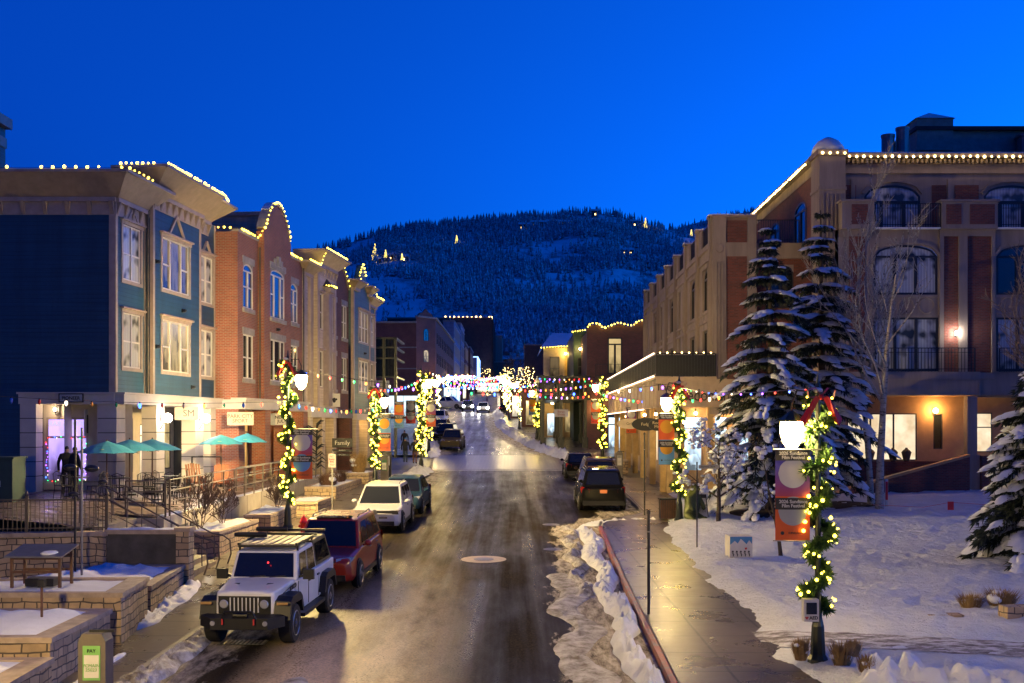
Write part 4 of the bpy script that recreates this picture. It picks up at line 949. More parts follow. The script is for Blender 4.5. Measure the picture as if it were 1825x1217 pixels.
# ramp wall with sloping coping
mb = MB(); mb.m(BRICK_H); ry = 51.6
mb.prism([(13.6, zh(1.2)), (21.05, zh(1.5)), (21.05, zh(4.0)), (13.6, zh(1.95))], ry, ry+.3); mb.prism([(21.6, zh(1.5)), (30, zh(1.5)), (30, zh(4.05)), (21.6, zh(4.05))], ry, ry+.3); mb.build('ramp_wall', ho)
RC = plain('ramp_coping', (.5, .27, .12), .6)
mb = MB(); mb.m(RC); mb.prism([(13.55, zh(1.95)), (21.05, zh(4.0)), (21.05, zh(4.12)), (13.55, zh(2.07))], ry-.06, ry+.36); mb.build('ramp_coping', ho)
# busts in the shop window
for i, x in enumerate((19.3-1.0, 18.0+.95, 17.2)):
    bt = thing('display_bust', ['dark display bust in the hotel shop window, middle of three', 'display bust by the right edge of the hotel shop window', 'display bust left of the other two in the hotel shop window'][i], 'display bust', (x, GY-.28, 3.75)); q = MB(); q.m(plain('bust_cloth', (.12, .09, .06), .8)); q.lathe((0, 0, 0), [(.12, 0), (.16, .08), (.2, .25), (.24, .4), (.16, .5), (.07, .56), (.06, .62)], 12); q.build('torso', bt, smooth=True); q = MB(); q.m(BLACK).lathe((0, 0, -.03), [(.12, 0), (.12, .03)], 12); q.build('base', bt)
# tower
tw = MB(); tw.m(BEIGE); tw.box(14.55, 15.8, 53.15, 54.6, zh(14.0), zh(18.25)).box(14.45, 15.9, 53.05, 54.7, zh(18.25), zh(18.5)).box(14.5, 15.85, 53.1, 54.6, zh(16.6), zh(16.75)).box(14.6, 15.75, 53.2, 54.6, zh(1.5), zh(14.0))
for i in range(5): tw.box(14.72+i*.2, 14.78+i*.2, 53.10, 53.16, zh(14.2), zh(16.4))
for i in range(5): tw.box(14.78+i*.18, 14.84+i*.18, 53.15, 53.21, zh(7.2), zh(13.5))
tw.build('tower', ho); q = MB(); q.m(SNOW); q.lathe((15.17, 53.85, zh(18.5)), [(.8, 0), (.74, .25), (.5, .55), (.2, .72), (.03, .78)], 16); q.build('tower_cap', ho, smooth=True)
# recessed piece between tower and street wing
mb = MB(); mb.m(BRICK_H); rh = [(12.9, 14.3, zh(11.4), zh(13.6))]; wall(mb, 12.1, 15.3, zh(1), zf_, 57.0, rh); mb.quad((15.3, 57, zh(1)), (15.3, 52.6, zh(1)), (15.3, 52.6, zf_), (15.3, 57, zf_)); mb.quad((15.3, 58, zf_), (15.3, 54, zf_), (15.3, 54, zt_), (15.3, 58, zt_)); mb.m(BEIGE).box(12.1, 15.3, 56.9, 57, zh(13.9), zf_+.05); mb.box(12.1, 12.4, 56.85, 57, zh(1), zf_); mb.build('recess_wall', ho); window(ho, *rh[0], 57.0, 2, 0, frame=HWF, glass=GLASS, arch=.4, fillm=BEIGE); railing(ho, (12.15, 56.9, zf_+.05), (14.55, 56.9, zf_+.05), 1.15, 20)
# set-back top storey along the street
mb = MB(); mb.m(BRICK_H); mb.quad((15.35, 88, zf_), (14.9, 54.5, zf_), (14.9, 54.5, zt_), (15.35, 88, zt_)); mb.m(BEIGE).add([(14.85, 54.5, zt_-.5), (15.3, 88, zt_-.5), (15.3, 88, zt_), (14.85, 54.5, zt_)], [(0, 1, 2, 3)]); mb.add([(14.4, 54.5, zt_), (14.9, 88, zt_), (17, 88, zt_), (17, 54.5, zt_), (14.4, 54.5, zt_+.12), (14.9, 88, zt_+.12), (17, 88, zt_+.12), (17, 54.5, zt_+.12)], [(0, 1, 2, 3), (7, 6, 5, 4), (0, 4, 5, 1), (0, 3, 7, 4)])
mb.build('top_storey_wall', ho)
q = thing('tmp', None, None); bpy.data.objects.remove(q)
tsw = []
for Y in (58, 64, 70):
    o = window(ho, 0, 2.4, 0, 2.3, 0, 2, 0, frame=HWF, arch=.5, fw=.1); o.rotation_euler = (0, 0, R(-90)); o.location = (14.9+.0134*(Y-54.5)-.07, Y+1.2, zf_)
# street wing: local frame along the street
sw = thing('street_wing', None, None); bpy.data.objects.remove(sw)
A0 = Vector((10.47, 88)); A1 = Vector((10.05, 56.2)); ang = math.atan2(A1.y-A0.y, A1.x-A0.x); Ls = (A1-A0).length
Ms = Matrix.Translation((A0.x, A0.y, 0)) @ Matrix.Rotation(ang, 4, 'Z')
mb = MB(); mb.T = Ms; mb.m(BEIGE); nb = 7; bw = Ls/nb; mid = []; low = []; br_h = []
for k in range(nb):
    x0 = k*bw
    if k in (6, 5, 3, 1): mid.append((x0+1.2, x0+3.3, zh(11.4), zh(13.6))); low.append((x0+1.2, x0+3.3, zh(7.9), zh(10.4)))
    else:
        for dx in (.9, 2.7): mid.append((x0+dx, x0+dx+.9, zh(9.2), zh(13.6)))
wall(mb, 0, Ls, zh(6), zf_, 0, mid+low, .25)
mb.T = None; mb.quad((10.05, 56.2, zh(6)), (12.2, 56.2, zh(6)), (12.2, 56.2, zp_), (10.05, 56.2, zp_)); mb.quad((12.2, 56.2, zh(1)), (12.2, 57.2, zh(1)), (12.2, 57.2, zp_), (12.2, 56.2, zp_))
mb.box(10.3, 15, 57, 87.8, zf_-.3, zf_+.02)
mb.build('street_wall', ho)
for h_ in mid+low:
    narrow = h_[1]-h_[0] < 1
    o = window(ho, *h_, 0, 1 if narrow else 2, 0, frame=HWF, arch=0 if (narrow or h_ in low) else .5, fillm=None if (narrow or h_ in low) else BEIGE, fw=.09, glass=GLASS)
    o.matrix_local = Ms @ Matrix.Translation((h_[0], .1, h_[2]))
mb = MB(); mb.T = Ms; mb.m(BEIGE)
for k in range(nb+1):
    x = min(max(k*bw, .25), Ls-.28); mb.box(x-.24, x+.24, -.16, .3, zh(6), zp_); mb.box(x-.32, x+.32, -.22, .35, zp_, zp_+.1)
    if k < nb: mb.box(x+.2, x+bw*.28, -.05, .25, zf_, zp_-.1); mb.box(x+bw*.75, x+bw-.2, -.05, .25, zf_, zp_-.1)
    for dx in (-.12, 0, .12): mb.box(x+dx-.03, x+dx+.03, -.2, -.15, zh(6.2), zh(13.7))
mb.box(0, Ls, -.09, .02, zf_-.2, zf_+.06).box(0, Ls, -.08, .02, zh(13.85), zh(14.0)).box(0, Ls, -.07, .01, zh(10.75), zh(10.9)).box(0, Ls, -.06, .01, zh(11.2), zh(11.3)); mb.build('pilaster', ho)
mb = MB(); mb.T = Ms; mb.m(SNOW)
for k in range(nb+1): x = min(max(k*bw, .25), Ls-.28); mb.box(x-.3, x+.3, -.2, .33, zp_+.1, zp_+.17)
stuff(mb.build('parapet_snow', ho))
mb = MB(); mb.T = Ms; mb.m(BLACK)
for k in range(nb): mb.bar((k*bw+.3, .05, zp_-.15), (k*bw+bw-.3, .05, zp_-.15), .05)
for i in range(int(Ls/.14)): mb.bar((i*.14, .05, zf_+.05), (i*.14, .05, zp_-.15), .02)
mb.build('railing', ho)
mb = MB(); mb.m(BRICK_H); mb.box(10.75, 11.75, 56.15, 56.19, zh(6.2), zh(13.9)).box(10.75, 11.75, 56.15, 56.19, zf_-.05, zp_-.15); mb.build('brick_panel', ho)
mb = MB(); mb.m(BEIGE); mb.box(10.03, 10.7, 56.08, 56.2, zh(6), zp_).box(11.78, 12.22, 56.1, 56.2, zh(6), zp_).box(10.0, 12.25, 56.05, 56.25, zp_, zp_+.1).box(10.7, 11.78, 56.13, 56.2, zh(13.9), zf_-.05); mb.lathe((10.38, 56.06, zh(13.0)+1.3), [(.22, 0), (.2, -.03)], 16, 'y')
for dx in (.14, .3, .46): mb.box(10.03+dx, 10.09+dx, 56.03, 56.09, zh(6.2), zh(13.6))
mb.build('corner_pilaster', ho); mb = MB(); mb.m(SNOW).box(10.0, 12.2, 56.1, 56.3, zp_+.1, zp_+.17); stuff(mb.build('parapet_snow', ho))
# restaurant with balcony projecting to the street
re = thing('restaurant_front', 'cream shopfront with a long balcony, lit eaves and dark raised lettering', 'shopfront', (7.2, 56.0, 2.0)); zr = lambda z: z-2.0
STU = plain('cream_stucco', (.44, .33, .22), .65, var=.15)
B0 = Vector((7.62, 88.5)); B1_ = Vector((7.2, 56.0)); an2 = math.atan2(B1_.y-B0.y, B1_.x-B0.x); L2_ = (B1_-B0).length
Mr = Matrix.Translation((B0.x-7.2, B0.y-56.0, 0)) @ Matrix.Rotation(an2, 4, 'Z')
mb = MB(); mb.m(STU); mb.box(0, 5.1, 0, .4, zr(6.35), zr(7.75)); mb.T = Mr; mb.box(0, L2_-.02, 0, .4, zr(6.35), zr(7.74)); mb.T = None
mb.box(-.05, 3.0, -.06, .5, zr(7.75), zr(7.87)); mb.T = Mr; mb.box(0, L2_+.04, -.08, .3, zr(7.75), zr(7.88)); mb.T = None
mb.add([(0.1, .3, zr(7.7)), (3.0, .3, zr(7.7)), (3.0, 32, zr(7.7)), (.5, 32, zr(7.7))], [(0, 1, 2, 3)]); mb.add([(0.1, .3, zr(6.4)), (5, .3, zr(6.4)), (5, 32, zr(6.4)), (.5, 32, zr(6.4))], [(3, 2, 1, 0)])
mb.build('fascia', re)
DKB = plain('balcony_panel', (.02, .022, .02), .5)
mb = MB(); mb.m(DKB); mb.box(0, 2.95, -.03, .03, zr(7.9), zr(8.95)); mb.build('balcony_panel', re)
railing(re, (0, -.04, zr(7.9)), (2.95, -.04, zr(7.9)), 1.12, 20)
mb = MB(); mb.T = Mr; mb.m(BLACK); mb.bar((0, -.02, zr(9.0)), (L2_, -.02, zr(9.0)), .05)
for i in range(int(L2_/.13)): mb.bar((i*.13, -.02, zr(7.9)), (i*.13, -.02, zr(9.0)), .018 if i % 14 else .07)
mb.bar((0, -.02, zr(8.0)), (L2_, -.02, zr(8.0)), .03); mb.build('railing', re)
mb = MB(); mb.T = Mr; mb.m(STU)
for i in range(16): mb.box(i*2.1, i*2.1+.06, -.03, 0, zr(6.4), zr(7.7))
mb.build('fascia_batten', re)
lt = plain('sign_letters_dark', (.05, .04, .03), .5)
text('The', .5, lt, re, (.35, -.03, zr(7.33))); text('Caledonian', .85, lt, re, (2.15, -.03, zr(6.93)), sx=.78)
# ground floor posts & bay windows under the fascia
POSTM = plain('tan_post', (.46, .31, .13), .6)
for x in (.55, 1.15, 2.6, 3.9, 5.0): mb = MB(); mb.m(POSTM).box(x, x+.3, .25, .55, -.3, zr(6.4)); mb.build('post', re)
gb = [(.95, 1.15, zr(2.9), zr(5.8))]
mb = MB(); mb.m(STU); hs_ = [(1.5, 2.5, zr(3.1), zr(5.9)), (3.1, 3.8, zr(3.1), zr(5.9)), (4.3, 4.9, zr(3.1), zr(5.9))]; wall(mb, .6, 6.5, -.3, zr(6.4), 1.2, hs_); mb.build('storefront_wall', re)
for h_ in hs_: window(re, *h_, 1.2, 1, 0, frame=POSTM, glass=LITC, fw=.05, transom=.6)
mb = MB(); mb.T = Mr; mb.m(STU); sh = []
for k in range(6): sh.append((3+k*4.9, 5.6+k*4.9, zr(3.4), zr(5.9)))
wall(mb, 0, L2_-.5, -.5, zr(6.4), .9, sh)
mb.build('street_storefront', re)
for i, h_ in enumerate(sh):
    o = window(re, *h_, .9, 3, 0, frame=POSTM, glass=LITW if i > 3 else LITDIM, fw=.07, transom=.6); o.matrix_local = Mr @ Matrix.Translation((h_[0], .9, h_[2]))
for k in range(7): x = 2.0+k*4.9; mb = MB(); mb.T = Mr; mb.m(POSTM).box(x, x+.32, .3, .62, -.3, zr(6.4)-.002); mb.build('post', re)
mb = MB(); mb.T = Mr; mb.m(POSTM); x = L2_-1.9
mb.prismz([(x, .9), (x+.3, .35), (x+1.0, .35), (x+1.3, .9)], zr(1.8), zr(3.1)); mb.prismz([(x, .9), (x+.3, .35), (x+1.0, .35), (x+1.3, .9)], zr(5.9), zr(6.4)-.003); mb.m(SHOP); mb.prismz([(x+.05, .9), (x+.33, .4), (x+.97, .4), (x+1.25, .9)], zr(3.1), zr(5.9)); mb.m(POSTM)
for u, v in ((x+.3, .37), (x+.63, .37), (x+.97, .37)): mb.box(u-.05, u+.05, v-.03, v+.04, zr(3.1), zr(5.9))
mb.build('bay_window', re)
# hanging signs
cs = plain('cream_sign', (.6, .48, .3), .5, var=.05); ks = plain('black_sign', (.012, .012, .012), .4, var=.05)
for (px, py, Z, w_, h_, m_, tx, lab, tm_) in [(1122, 755, 66, 1.5, .62, cs, 'Grill', 'cream oval sign hanging under the balcony', lt), (1151, 756, 60, 1.5, .7, ks, 'Fudge', 'black oval sign hanging in front of the cream one', cs), (1172, 757, 57.5, .95, .62, ks, 'Rocky\nMtn', 'smaller black scalloped sign next to the street lamp', cs)]:
    p = P(px, py, Z); sg = thing('hanging_sign', lab, 'sign', p); q = MB(); q.m(m_); q.lathe((0, 0, 0), [(.5, -.04), (.5, .04)], 28, 'y'); o = q.build('sign_board', sg); o.scale = (w_, 1, h_)
    text(tx, .22, tm_, sg, (0, -.055, 0)); q = MB(); q.m(BLACK)
    for s_ in (-.3, .3): q.bar((s_*w_, 0, h_*.35), (s_*w_, 0, 6.4-p.z), .02)
    q.build('bracket', sg)
# bulbs on the hotel and restaurant
hl = 'light strings on the hotel'
roof_lights('even row of warm bulbs under the hotel front cornice', [(15.9, YT-.6, 18.22), (XE-11.5, YT-.6, 18.22)], .335, .06, WB, 0, hl); 
roof_lights('bulbs around the hotel corner tower', [(14.5, 53.0, 18.3), (15.9, 53.0, 18.3)], .33, .06, WB, 0, hl)
roof_lights('sloping row of warm bulbs under the street eave of the hotel', [(14.35, 54.8, 18.2), (14.6, 70, 18.2)], .33, .05, WB, 0, hl)
roof_lights('small white bulbs along the front rail of the restaurant balcony', [(7.2, 55.95, 9.05), (10.1, 55.95, 9.05)], .36, .035, WB, 0, hl)
tb = glow('light_tube', (1, .68, .45), 5.0)
for z, a, b, lab in ((9.04, 0, L2_, 'glowing light rope along the street rail of the restaurant balcony'), (7.9, 0, L2_, 'glowing light rope under the restaurant balcony'), (6.3, 0, L2_-5, 'glowing light rope along the street eave of the restaurant')):
    rp = thing('rope_light', lab, 'rope light', (7.2, 56, 2)); q = MB(); q.T = Mr; q.m(tb); q.tube([(a+.1, -.12, z-2), (b, -.12, z-2)], .03, 6); q.build('tube', rp, uv=False)
def wall_lamp(p, lab, s_, col=(1, .6, .25), r=.14, arm=(0, .25, 0), grp=None):
    L_ = thing('wall_lamp', lab, 'wall lamp', p, 0, grp); q = MB(); q.m(glow('wall_lamp_%g_%g' % (s_, col[1]), col, s_)).ball((0, 0, 0), r, 10, 6); q.build('globe', L_, smooth=True, uv=False)
    q = MB(); q.m(BLACK); q.tube([(arm[0], arm[1], arm[2]), (arm[0]*.5, arm[1]*.5, -.2), (0, 0, -r)], .02, 6); q.box(arm[0]-.06, arm[0]+.06, arm[1]-.03, arm[1]+.03, -.15, .15); q.build('bracket', L_); return L_
wall_lamp((20.35, 53.9, 6.15), 'glowing amber wall lamp on the hotel arcade wall beside the shop window', 220, (1, .5, .14), .13)
wall_lamp((20.75, 52.3, 9.75), 'bright white wall lamp on the second-floor hotel balcony', 150, (1, .9, .75), .11)
wall_lamp((10.5, 56.6, 5.3), 'amber wall lamp glowing behind the snowy bare tree', 150, (1, .55, .18), .12)
for i_, (lx_, ly_) in enumerate(((7.75, 60.5), (7.8, 66), (7.9, 72), (7.95, 78), (9.3, 56.8), (11.2, 56.8))): wall_lamp((lx_, ly_, 6.05), 'small amber lamp added to brighten the front under the restaurant balcony', 110, (1, .55, .2), .09, (0, 0, .25), 'added lamps under the restaurant balcony')  # invented lamps, added to warm the shopfront under the balcony
wall_lamp((8.55, 55.8, 5.6), 'small bright lamp beside the black hanging sign', 40, (1, .6, .25), .08)
# penthouse far behind the hotel roof
ph_ = thing('rooftop_penthouse', 'teal rooftop penthouse block with chimneys behind the hotel roof', 'building', (24, 62, 16.6)); q = MB(); q.m(plain('penthouse_teal', (.13, .24, .24), .6)); q.box(-1.6, 14, 0, 8, 0, 5.1); q.box(-1.7, .3, -.2, 1.6, 4, 5.75); q.m(ROOFM).box(-1.8, 14.2, -.3, 8, 5.1, 5.3); q.build('wall', ph_)
q = MB(); q.m(SNOW).add([(-1.8, -.3, 5.75), (.4, -.3, 5.75), (.4, 1.7, 5.75), (-1.8, 1.7, 5.75), (-.7, .7, 6.3)], [(0, 1, 4), (1, 2, 4), (2, 3, 4), (3, 0, 4)]); q.build('roof_cap', ph_)
for x, z, w_ in ((-3.4, 4.6, .35), (-2.6, 5.0, .35), (4.4, 4.6, .7), (8.5, 5.7, .5)): q = MB(); q.m(STEEL); q.lathe((x, -.5, 3), [(w_, 0), (w_, z-3), (w_*1.1, z-3), (w_*1.1, z-2.85)], 12); q.build('chimney', ph_)

# ================================================================== mid-distance buildings
def block(name, lab, px0, px1, ztop, Z, depth, mat, zb=None, wins=(), winst=GLASS, side=None, cor=TRIM, snow=True, Xface=None, arch=0, lights=None, rz=0, sill=None):
    """box building: front faces the viewer at distance Z, street side on the given side"""
    zb = G(Z)-.5 if zb is None else zb
    X0, X1 = (px0-CX)*Z/F, (px1-CX)*Z/F
    o = thing(name, lab, 'building', (X0, Z, zb), rz); W = X1-X0; hh = ztop-zb
    mb = MB(); mb.m(mat); wall(mb, 0, W, 0, hh, 0, [])
    mb.quad((W, 0, 0), (W, depth, 0), (W, depth, hh), (W, 0, hh)); mb.quad((0, depth, 0), (0, 0, 0), (0, 0, hh), (0, depth, hh)); mb.m(ROOFM).quad((0, 0, hh), (W, 0, hh), (W, depth, hh), (0, depth, hh)); mb.build('wall', o)
    mb = MB(); mb.m(cor); mb.box(-.1, W+.15, -.15, 0, hh-.25, hh+.1).box(W, W+.15, .003, depth, hh-.25, hh+.1).box(-.15, 0, .003, depth, hh-.25, hh+.1); mb.build('cornice', o)
    if snow: mb = MB(); mb.m(SNOW).box(0, W, 0, depth, hh+.02, hh+.14); stuff(mb.build('roof_snow', o))
    return o, W, hh
def side_windows(o, W, depth, hh, rows, n, w_, h_, side, glass=GLASS, arch=0, frame=HWF, lit=None, start=.8, trim=None):
    for zi, z in enumerate(rows):
        for k in range(n):
            y = start+(depth-2*start)*(k+.5)/n-w_/2
            g_ = glass if not lit or rnd.random() > lit[0] else lit[1]
            q = window(o, 0, w_, 0, h_, 0, 1, 1, frame=frame, glass=g_, arch=arch, fw=.06, trim=trim)
            if side == 'R': q.rotation_euler = (0, 0, R(90)); q.location = (W+.09, y, z)
            else: q.rotation_euler = (0, 0, R(-90)); q.location = (-.09, y+w_, z)
# brick corner building, with chamfer
k_ = 1; xw = lambda x, Z=92.: (x-CX)*Z/F
cb = thing('brick_building', 'brick corner building with a chamfered corner and arched windows', 'building', (0, 0, 7)); zq = lambda z: z-7
pA, pB, pC, pD = (xw(600, 191), 191), (xw(742, 190), 190), (xw(776, 194), 194), (xw(809, 250), 250)
BRICK_C = brick('corner_brick', (.2, .06, .045), (.15, .045, .035), (.17, .12, .11)); mb = MB(); mb.m(BRICK_C)
for a, b, zt in ((pA, pB, 22.8), (pB, pC, 23.8), (pC, pD, 23.8)): mb.quad((*a, 0), (*b, 0), (*b, zq(zt)), (*a, zq(zt)))
mb.m(ROOFM).poly([(*pA, zq(22.6)), (*pB, zq(22.6)), (*pC, zq(22.6)), (*pD, zq(22.6)), (pA[0], 250, zq(22.6))]); mb.build('wall', cb)
mb = MB(); mb.m(LINTEL)
for a, b, zt in ((pA, pB, 22.8), (pB, pC, 23.8), (pC, pD, 23.8)): mb.bar((*a, zq(zt)+.06), (*b, zq(zt)+.06), .6, .3)
for z in (18.6, 15.0): mb.bar((*pA, zq(z)), (*pB, zq(z)), .12, .2)
mb.build('coping', cb)
mb = MB(); mb.m(BRICK_C); gx = Vector((pC[0]-pB[0], pC[1]-pB[1], 0)); n_ = gx.normalized(); 
Mg = Matrix.Translation((*pB, 0)) @ Matrix.Rotation(math.atan2(gx.y, gx.x), 4, 'Z'); mb.T = Mg; gl = gx.length
mb.prism([(0.1, zq(23.8)), (gl-.1, zq(23.8)), (gl*.8, zq(24.5)), (gl*.65, zq(24.7)), (gl*.5, zq(25.3)), (gl*.35, zq(24.7)), (gl*.2, zq(24.5))], -.05, .3); mb.build('gable', cb)
for z, g_ in ((19.8, GLASS), (16.2, LIT)): o = window(cb, 0, 1.3, 0, 2.1, 0, 2, 1, frame=HWF, glass=g_, arch=.5, trim=None); o.matrix_local = Mg @ Matrix.Translation((gl/2-.65, -.08, zq(z)))
o = window(cb, xw(684, 190), xw(696, 190), zq(20.0), zq(22.0), 190.4, 2, 1, frame=HWF, glass=LIT, arch=.5)
dx = Vector((pD[0]-pC[0], pD[1]-pC[1], 0)); Md = Matrix.Translation((*pC, 0)) @ Matrix.Rotation(math.atan2(dx.y, dx.x), 4, 'Z')
for z in (19.6, 16.1):
    for i in range(11): o = window(cb, 0, 1.3, 0, 2.2, 0, 1, 1, frame=HWF, glass=GLASS, arch=.3); o.matrix_local = Md @ Matrix.Translation((3+i*4.7, -.09, zq(z)))
sc_ = thing('steel_canopy', 'dark steel and glass canopy in front of the corner brick building', 'canopy', (xw(664, 84), 84, 3)); q = MB(); q.m(DGREEN); w_ = xw(705, 84)-xw(664, 84)
for z in (6.0, 7.4, 8.2, 8.9): q.box(0, w_, -.1, .1, z, z+.12); q.box(w_-.1, w_+.1, -.1, 6, z, z+.12)
for x in (0, w_/2, w_): q.box(x-.1, x+.1, -.12, .12, 0, 8.9)
q.build('frame', sc_); q = MB(); q.m(GLASS).quad((0, 0, 6.1), (w_, 0, 6.1), (w_, 0, 8.9), (0, 0, 8.9)); q.build('pane', sc_); q = MB(); q.m(plain('white_screen', (.6, .62, .7), .6)).box(.1, w_-.5, .2, .25, 4.3, 5.8); q.build('screen', sc_)
o, W, hh = block('clapboard_building', 'lilac-blue painted house with white windows beside the brick corner building', 790, 809, 29, 253, 30, LILAC); side_windows(o, W, 30, hh, (14.5, 10.5, 6.5), 6, 1.5, 2.6, 'R', GLASSC, frame=WHITE, trim=WHITE)
o, W, hh = block('clapboard_building', 'second lilac-blue house, taller and paler, with a bay of white windows', 805, 821, 31.4, 286, 22, LILAC); side_windows(o, W, 22, hh, (15, 11, 7), 4, 1.7, 2.8, 'R', GLASSC, frame=WHITE, trim=WHITE, lit=(.3, LITDIM))
o, W, hh = block('brick_building', 'dark narrow house with a lit bay window frame', 800, 829, 28.5, 311, 22, BRICK_D); side_windows(o, W, 22, hh, (10.5, 6), 3, 2.2, 3.4, 'R', LITDIM, frame=WHITE)
o, W, hh = block('brick_building', 'smaller dark house next along with pale window trim', 810, 838, 28.8, 336, 26, BRICK_D); side_windows(o, W, 26, hh, (9.5, 5), 3, 2.4, 3.2, 'R', LITDIM, frame=WHITE)
o, W, hh = block('shop_building', 'small shop outlined in cold blue light', 825, 850, 27.5, 364, 26, plain('blue_shop', (.1, .14, .35), .6)); nb_ = glow('blue_tube', (.25, .45, 1), 4)
q = MB(); q.m(nb_)
for a, b in (((0, -.1, hh), (W, -.1, hh)), ((W+.2, 0, hh), (W+.2, 26, hh)), ((W+.2, 0, 4), (W+.2, 0, hh)), ((W+.2, 26, 4), (W+.2, 26, hh)), ((W+.2, 13, 4), (W+.2, 13, hh))): q.bar(a, b, .3)
q.build('neon_outline', o, uv=False); side_windows(o, W, 26, hh, (6,), 4, 2.6, 3.5, 'R', LITC, frame=WHITE)
o, W, hh = block('brick_building', 'tall plain dark red brick block with a lit roofline', 790, 876, 43, 392, 60, BRICK_D)
roof_lights('bulbs along the roofline of the tall dark brick block', [LWm(o, 0, -.2, hh+.2), LWm(o, W, -.2, hh+.2), LWm(o, W, 59, hh+.2)], 1.5, .22, WB, .1)
q = MB(); q.m(BRICK_D)
for i in range(10): q.box(W, W+.6, 1+i*6, 2.5+i*6, 0, hh-.5)
q.build('pilaster', o)
o, W, hh = block('stucco_building', 'beige plastered building beyond the tall brick block', 870, 895, 42, 460, 24, plain('beige_stucco', (.34, .28, .22), .7)); side_windows(o, W, 24, hh, (16, 10), 4, 2.4, 4, 'R', GLASSC, frame=WHITE)
o, W, hh = block('stucco_building', 'paler beige building with long upstairs windows further up the street', 885, 908, 43, 490, 40, plain('pale_stucco', (.42, .36, .3), .7)); side_windows(o, W, 40, hh, (18, 12), 7, 2.4, 4, 'R', GLASSC, frame=WHITE)
for i, (a, b, zt, Z, m_, lab) in enumerate([(905, 940, 33, 480, LILAC, 'blue-grey house at the head of the street'), (918, 962, 34, 510, BRICK_D, 'dark brown house at the head of the street'), (935, 1000, 27, 300, BRICK_D, 'dark building with a snowy roof behind the yellow gabled house'), (880, 915, 29, 420, TEAL, 'grey-green house far up the hill'), (690, 800, 37, 330, BRICK_D, 'dark flat-roofed building behind the brick corner building'), (935, 975, 30, 450, CREAM, 'small cream house at the foot of the mountain')]):
    o, W, hh = block('house', lab, a, b, zt, Z, 14, m_); side_windows(o, W, 14, hh, (hh-4,), 2, 1.6, 1.8, 'R' if a < 900 else 'L', LITDIM, frame=WHITE)
for i, (x_, y_, w_, g_) in enumerate([(-14.5, 150, 5, LITC), (-15.5, 172, 6, LITW), (-11.5, 215, 4, LITC), (-12.4, 245, 6, LITW), (3.6, 130, 5, LIT), (2.4, 150, 6, LITW), (2.2, 175, 7, LITC), (1.8, 205, 8, LITW), (-7, 330, 8, LITW), (1.5, 260, 8, LITC)]):
    s_ = thing('shopfront', 'added box shopfront with a glowing pane on the upper street', 'shopfront', (x_, y_, G(y_)), 0, 'added glowing shopfronts of the upper street'); q = MB(); q.m(BRICK_D).box(-w_/2, w_/2, 0, 3, 0, 4.2); q.build('wall', s_); window(s_, -w_*.4, w_*.4, .4, 3.2, -.09, 4, 0, frame=WHITE, glass=g_)  # boxes with glowing panes, added to brighten the far street
# right far row
yg = thing('clapboard_building', 'yellow gabled house with a snowy roof and a cream bay window', 'building', (xw(977, 118), 118, 3.5)); zy = lambda z: z-3.5
q = MB(); q.m(plain('yellow_paint', (.5, .34, .12), .6)); w_ = 5.4; q.box(0, w_, 0, 16, 0, zy(13.6)); q.build('wall', yg)
q = MB(); q.m(SNOW); q.add([(-.8, -.7, zy(13.6)), (w_, -.7, zy(13.6)), (w_, 6, zy(15.6)), (.6, 6, zy(15.6)), (-.8, 16, zy(13.6))], [(0, 1, 2, 3), (0, 3, 4)]); q.build('roof', yg)
q = MB(); q.m(plain('cream_paint', (.55, .45, .3), .6)); q.box(-.5, 1.7, -.5, -.002, zy(6.5), zy(13.5)); q.box(2.8, 3.4, -.3, -.002, 3, zy(13.6)); q.box(4.2, 4.8, -.3, -.002, 3, zy(13.6)); q.build('bay', yg)
window(yg, .15, 1.15, zy(10.2), zy(12.6), -.58, 1, 1, frame=HWF, glass=LITDIM)
roof_lights('warm lights under the eaves of the yellow gabled house', [(xw(977, 118)-.9, 117.2, 13.5), (xw(977, 118)+5.4, 117.2, 13.9), (xw(977, 118)+5.4, 110, 15)], .3, .07, skip=0)
gn = thing('clapboard_building', 'dark green house front between the yellow and the brown buildings', 'building', (xw(1022, 106), 106, 3.2)); q = MB(); q.m(GREEN); q.box(0, 2.4, 0, 12, 0, 10.9); q.build('wall', gn); window(gn, .4, 1.0, 7.0, 8.6, -.08, 1, 1, frame=HWF); q = MB(); q.m(GREEN).box(-.1, 2.5, -.2, 0, 10.7, 11.1); q.build('cornice', gn)
roof_lights('warm lights on the dark green house front', [(xw(1022, 106)-.2, 105.7, 14.2), (xw(1022, 106)+1.2, 105.7, 14.4), (xw(1022, 106)+2.5, 105.7, 13.8)], .22, .06, skip=0)
bw_ = thing('brick_building', 'dark brown brick building with a scalloped lit roofline and glowing french windows', 'building', (xw(1046, 98), 98, 3.0)); zw = lambda z: z-3.0; WW = xw(1160, 98)-xw(1046, 98)
xl = lambda x: (x-1046)*98/F
prof = [(0, 13.8), (.3, 14.2), (1.0, 14.2), (1.4, 13.8), (2.0, 14.0), (2.8, 14.3), (3.4, 14.1), (4.0, 14.0), (4.4, 14.4), (4.9, 14.5), (5.1, 14.0), (WW, 13.9)]
q = MB(); q.m(BRICK_D); hb_ = [(xl(1083), xl(1109), zw(9.9), zw(13.1)), (xl(1083), xl(1114), .2, zw(6.2))]
wall(q, 0, WW, 0, zw(13.5), 0, hb_); q.prism([(0, zw(13.5)), (WW, zw(13.5))]+[(x, zw(z)) for x, z in prof[::-1]], 0, .4); q.quad((0, 14, 0), (0, 0, 0), (0, 0, zw(13.6)), (0, 14, zw(13.6))); q.build('wall', bw_)
window(bw_, *hb_[0], 0, 2, 0, frame=HWF, glass=LIT, transom=.6, fw=.12); window(bw_, *hb_[1], 0, 2, 0, frame=HWF, glass=LITC, transom=.7, fw=.1)
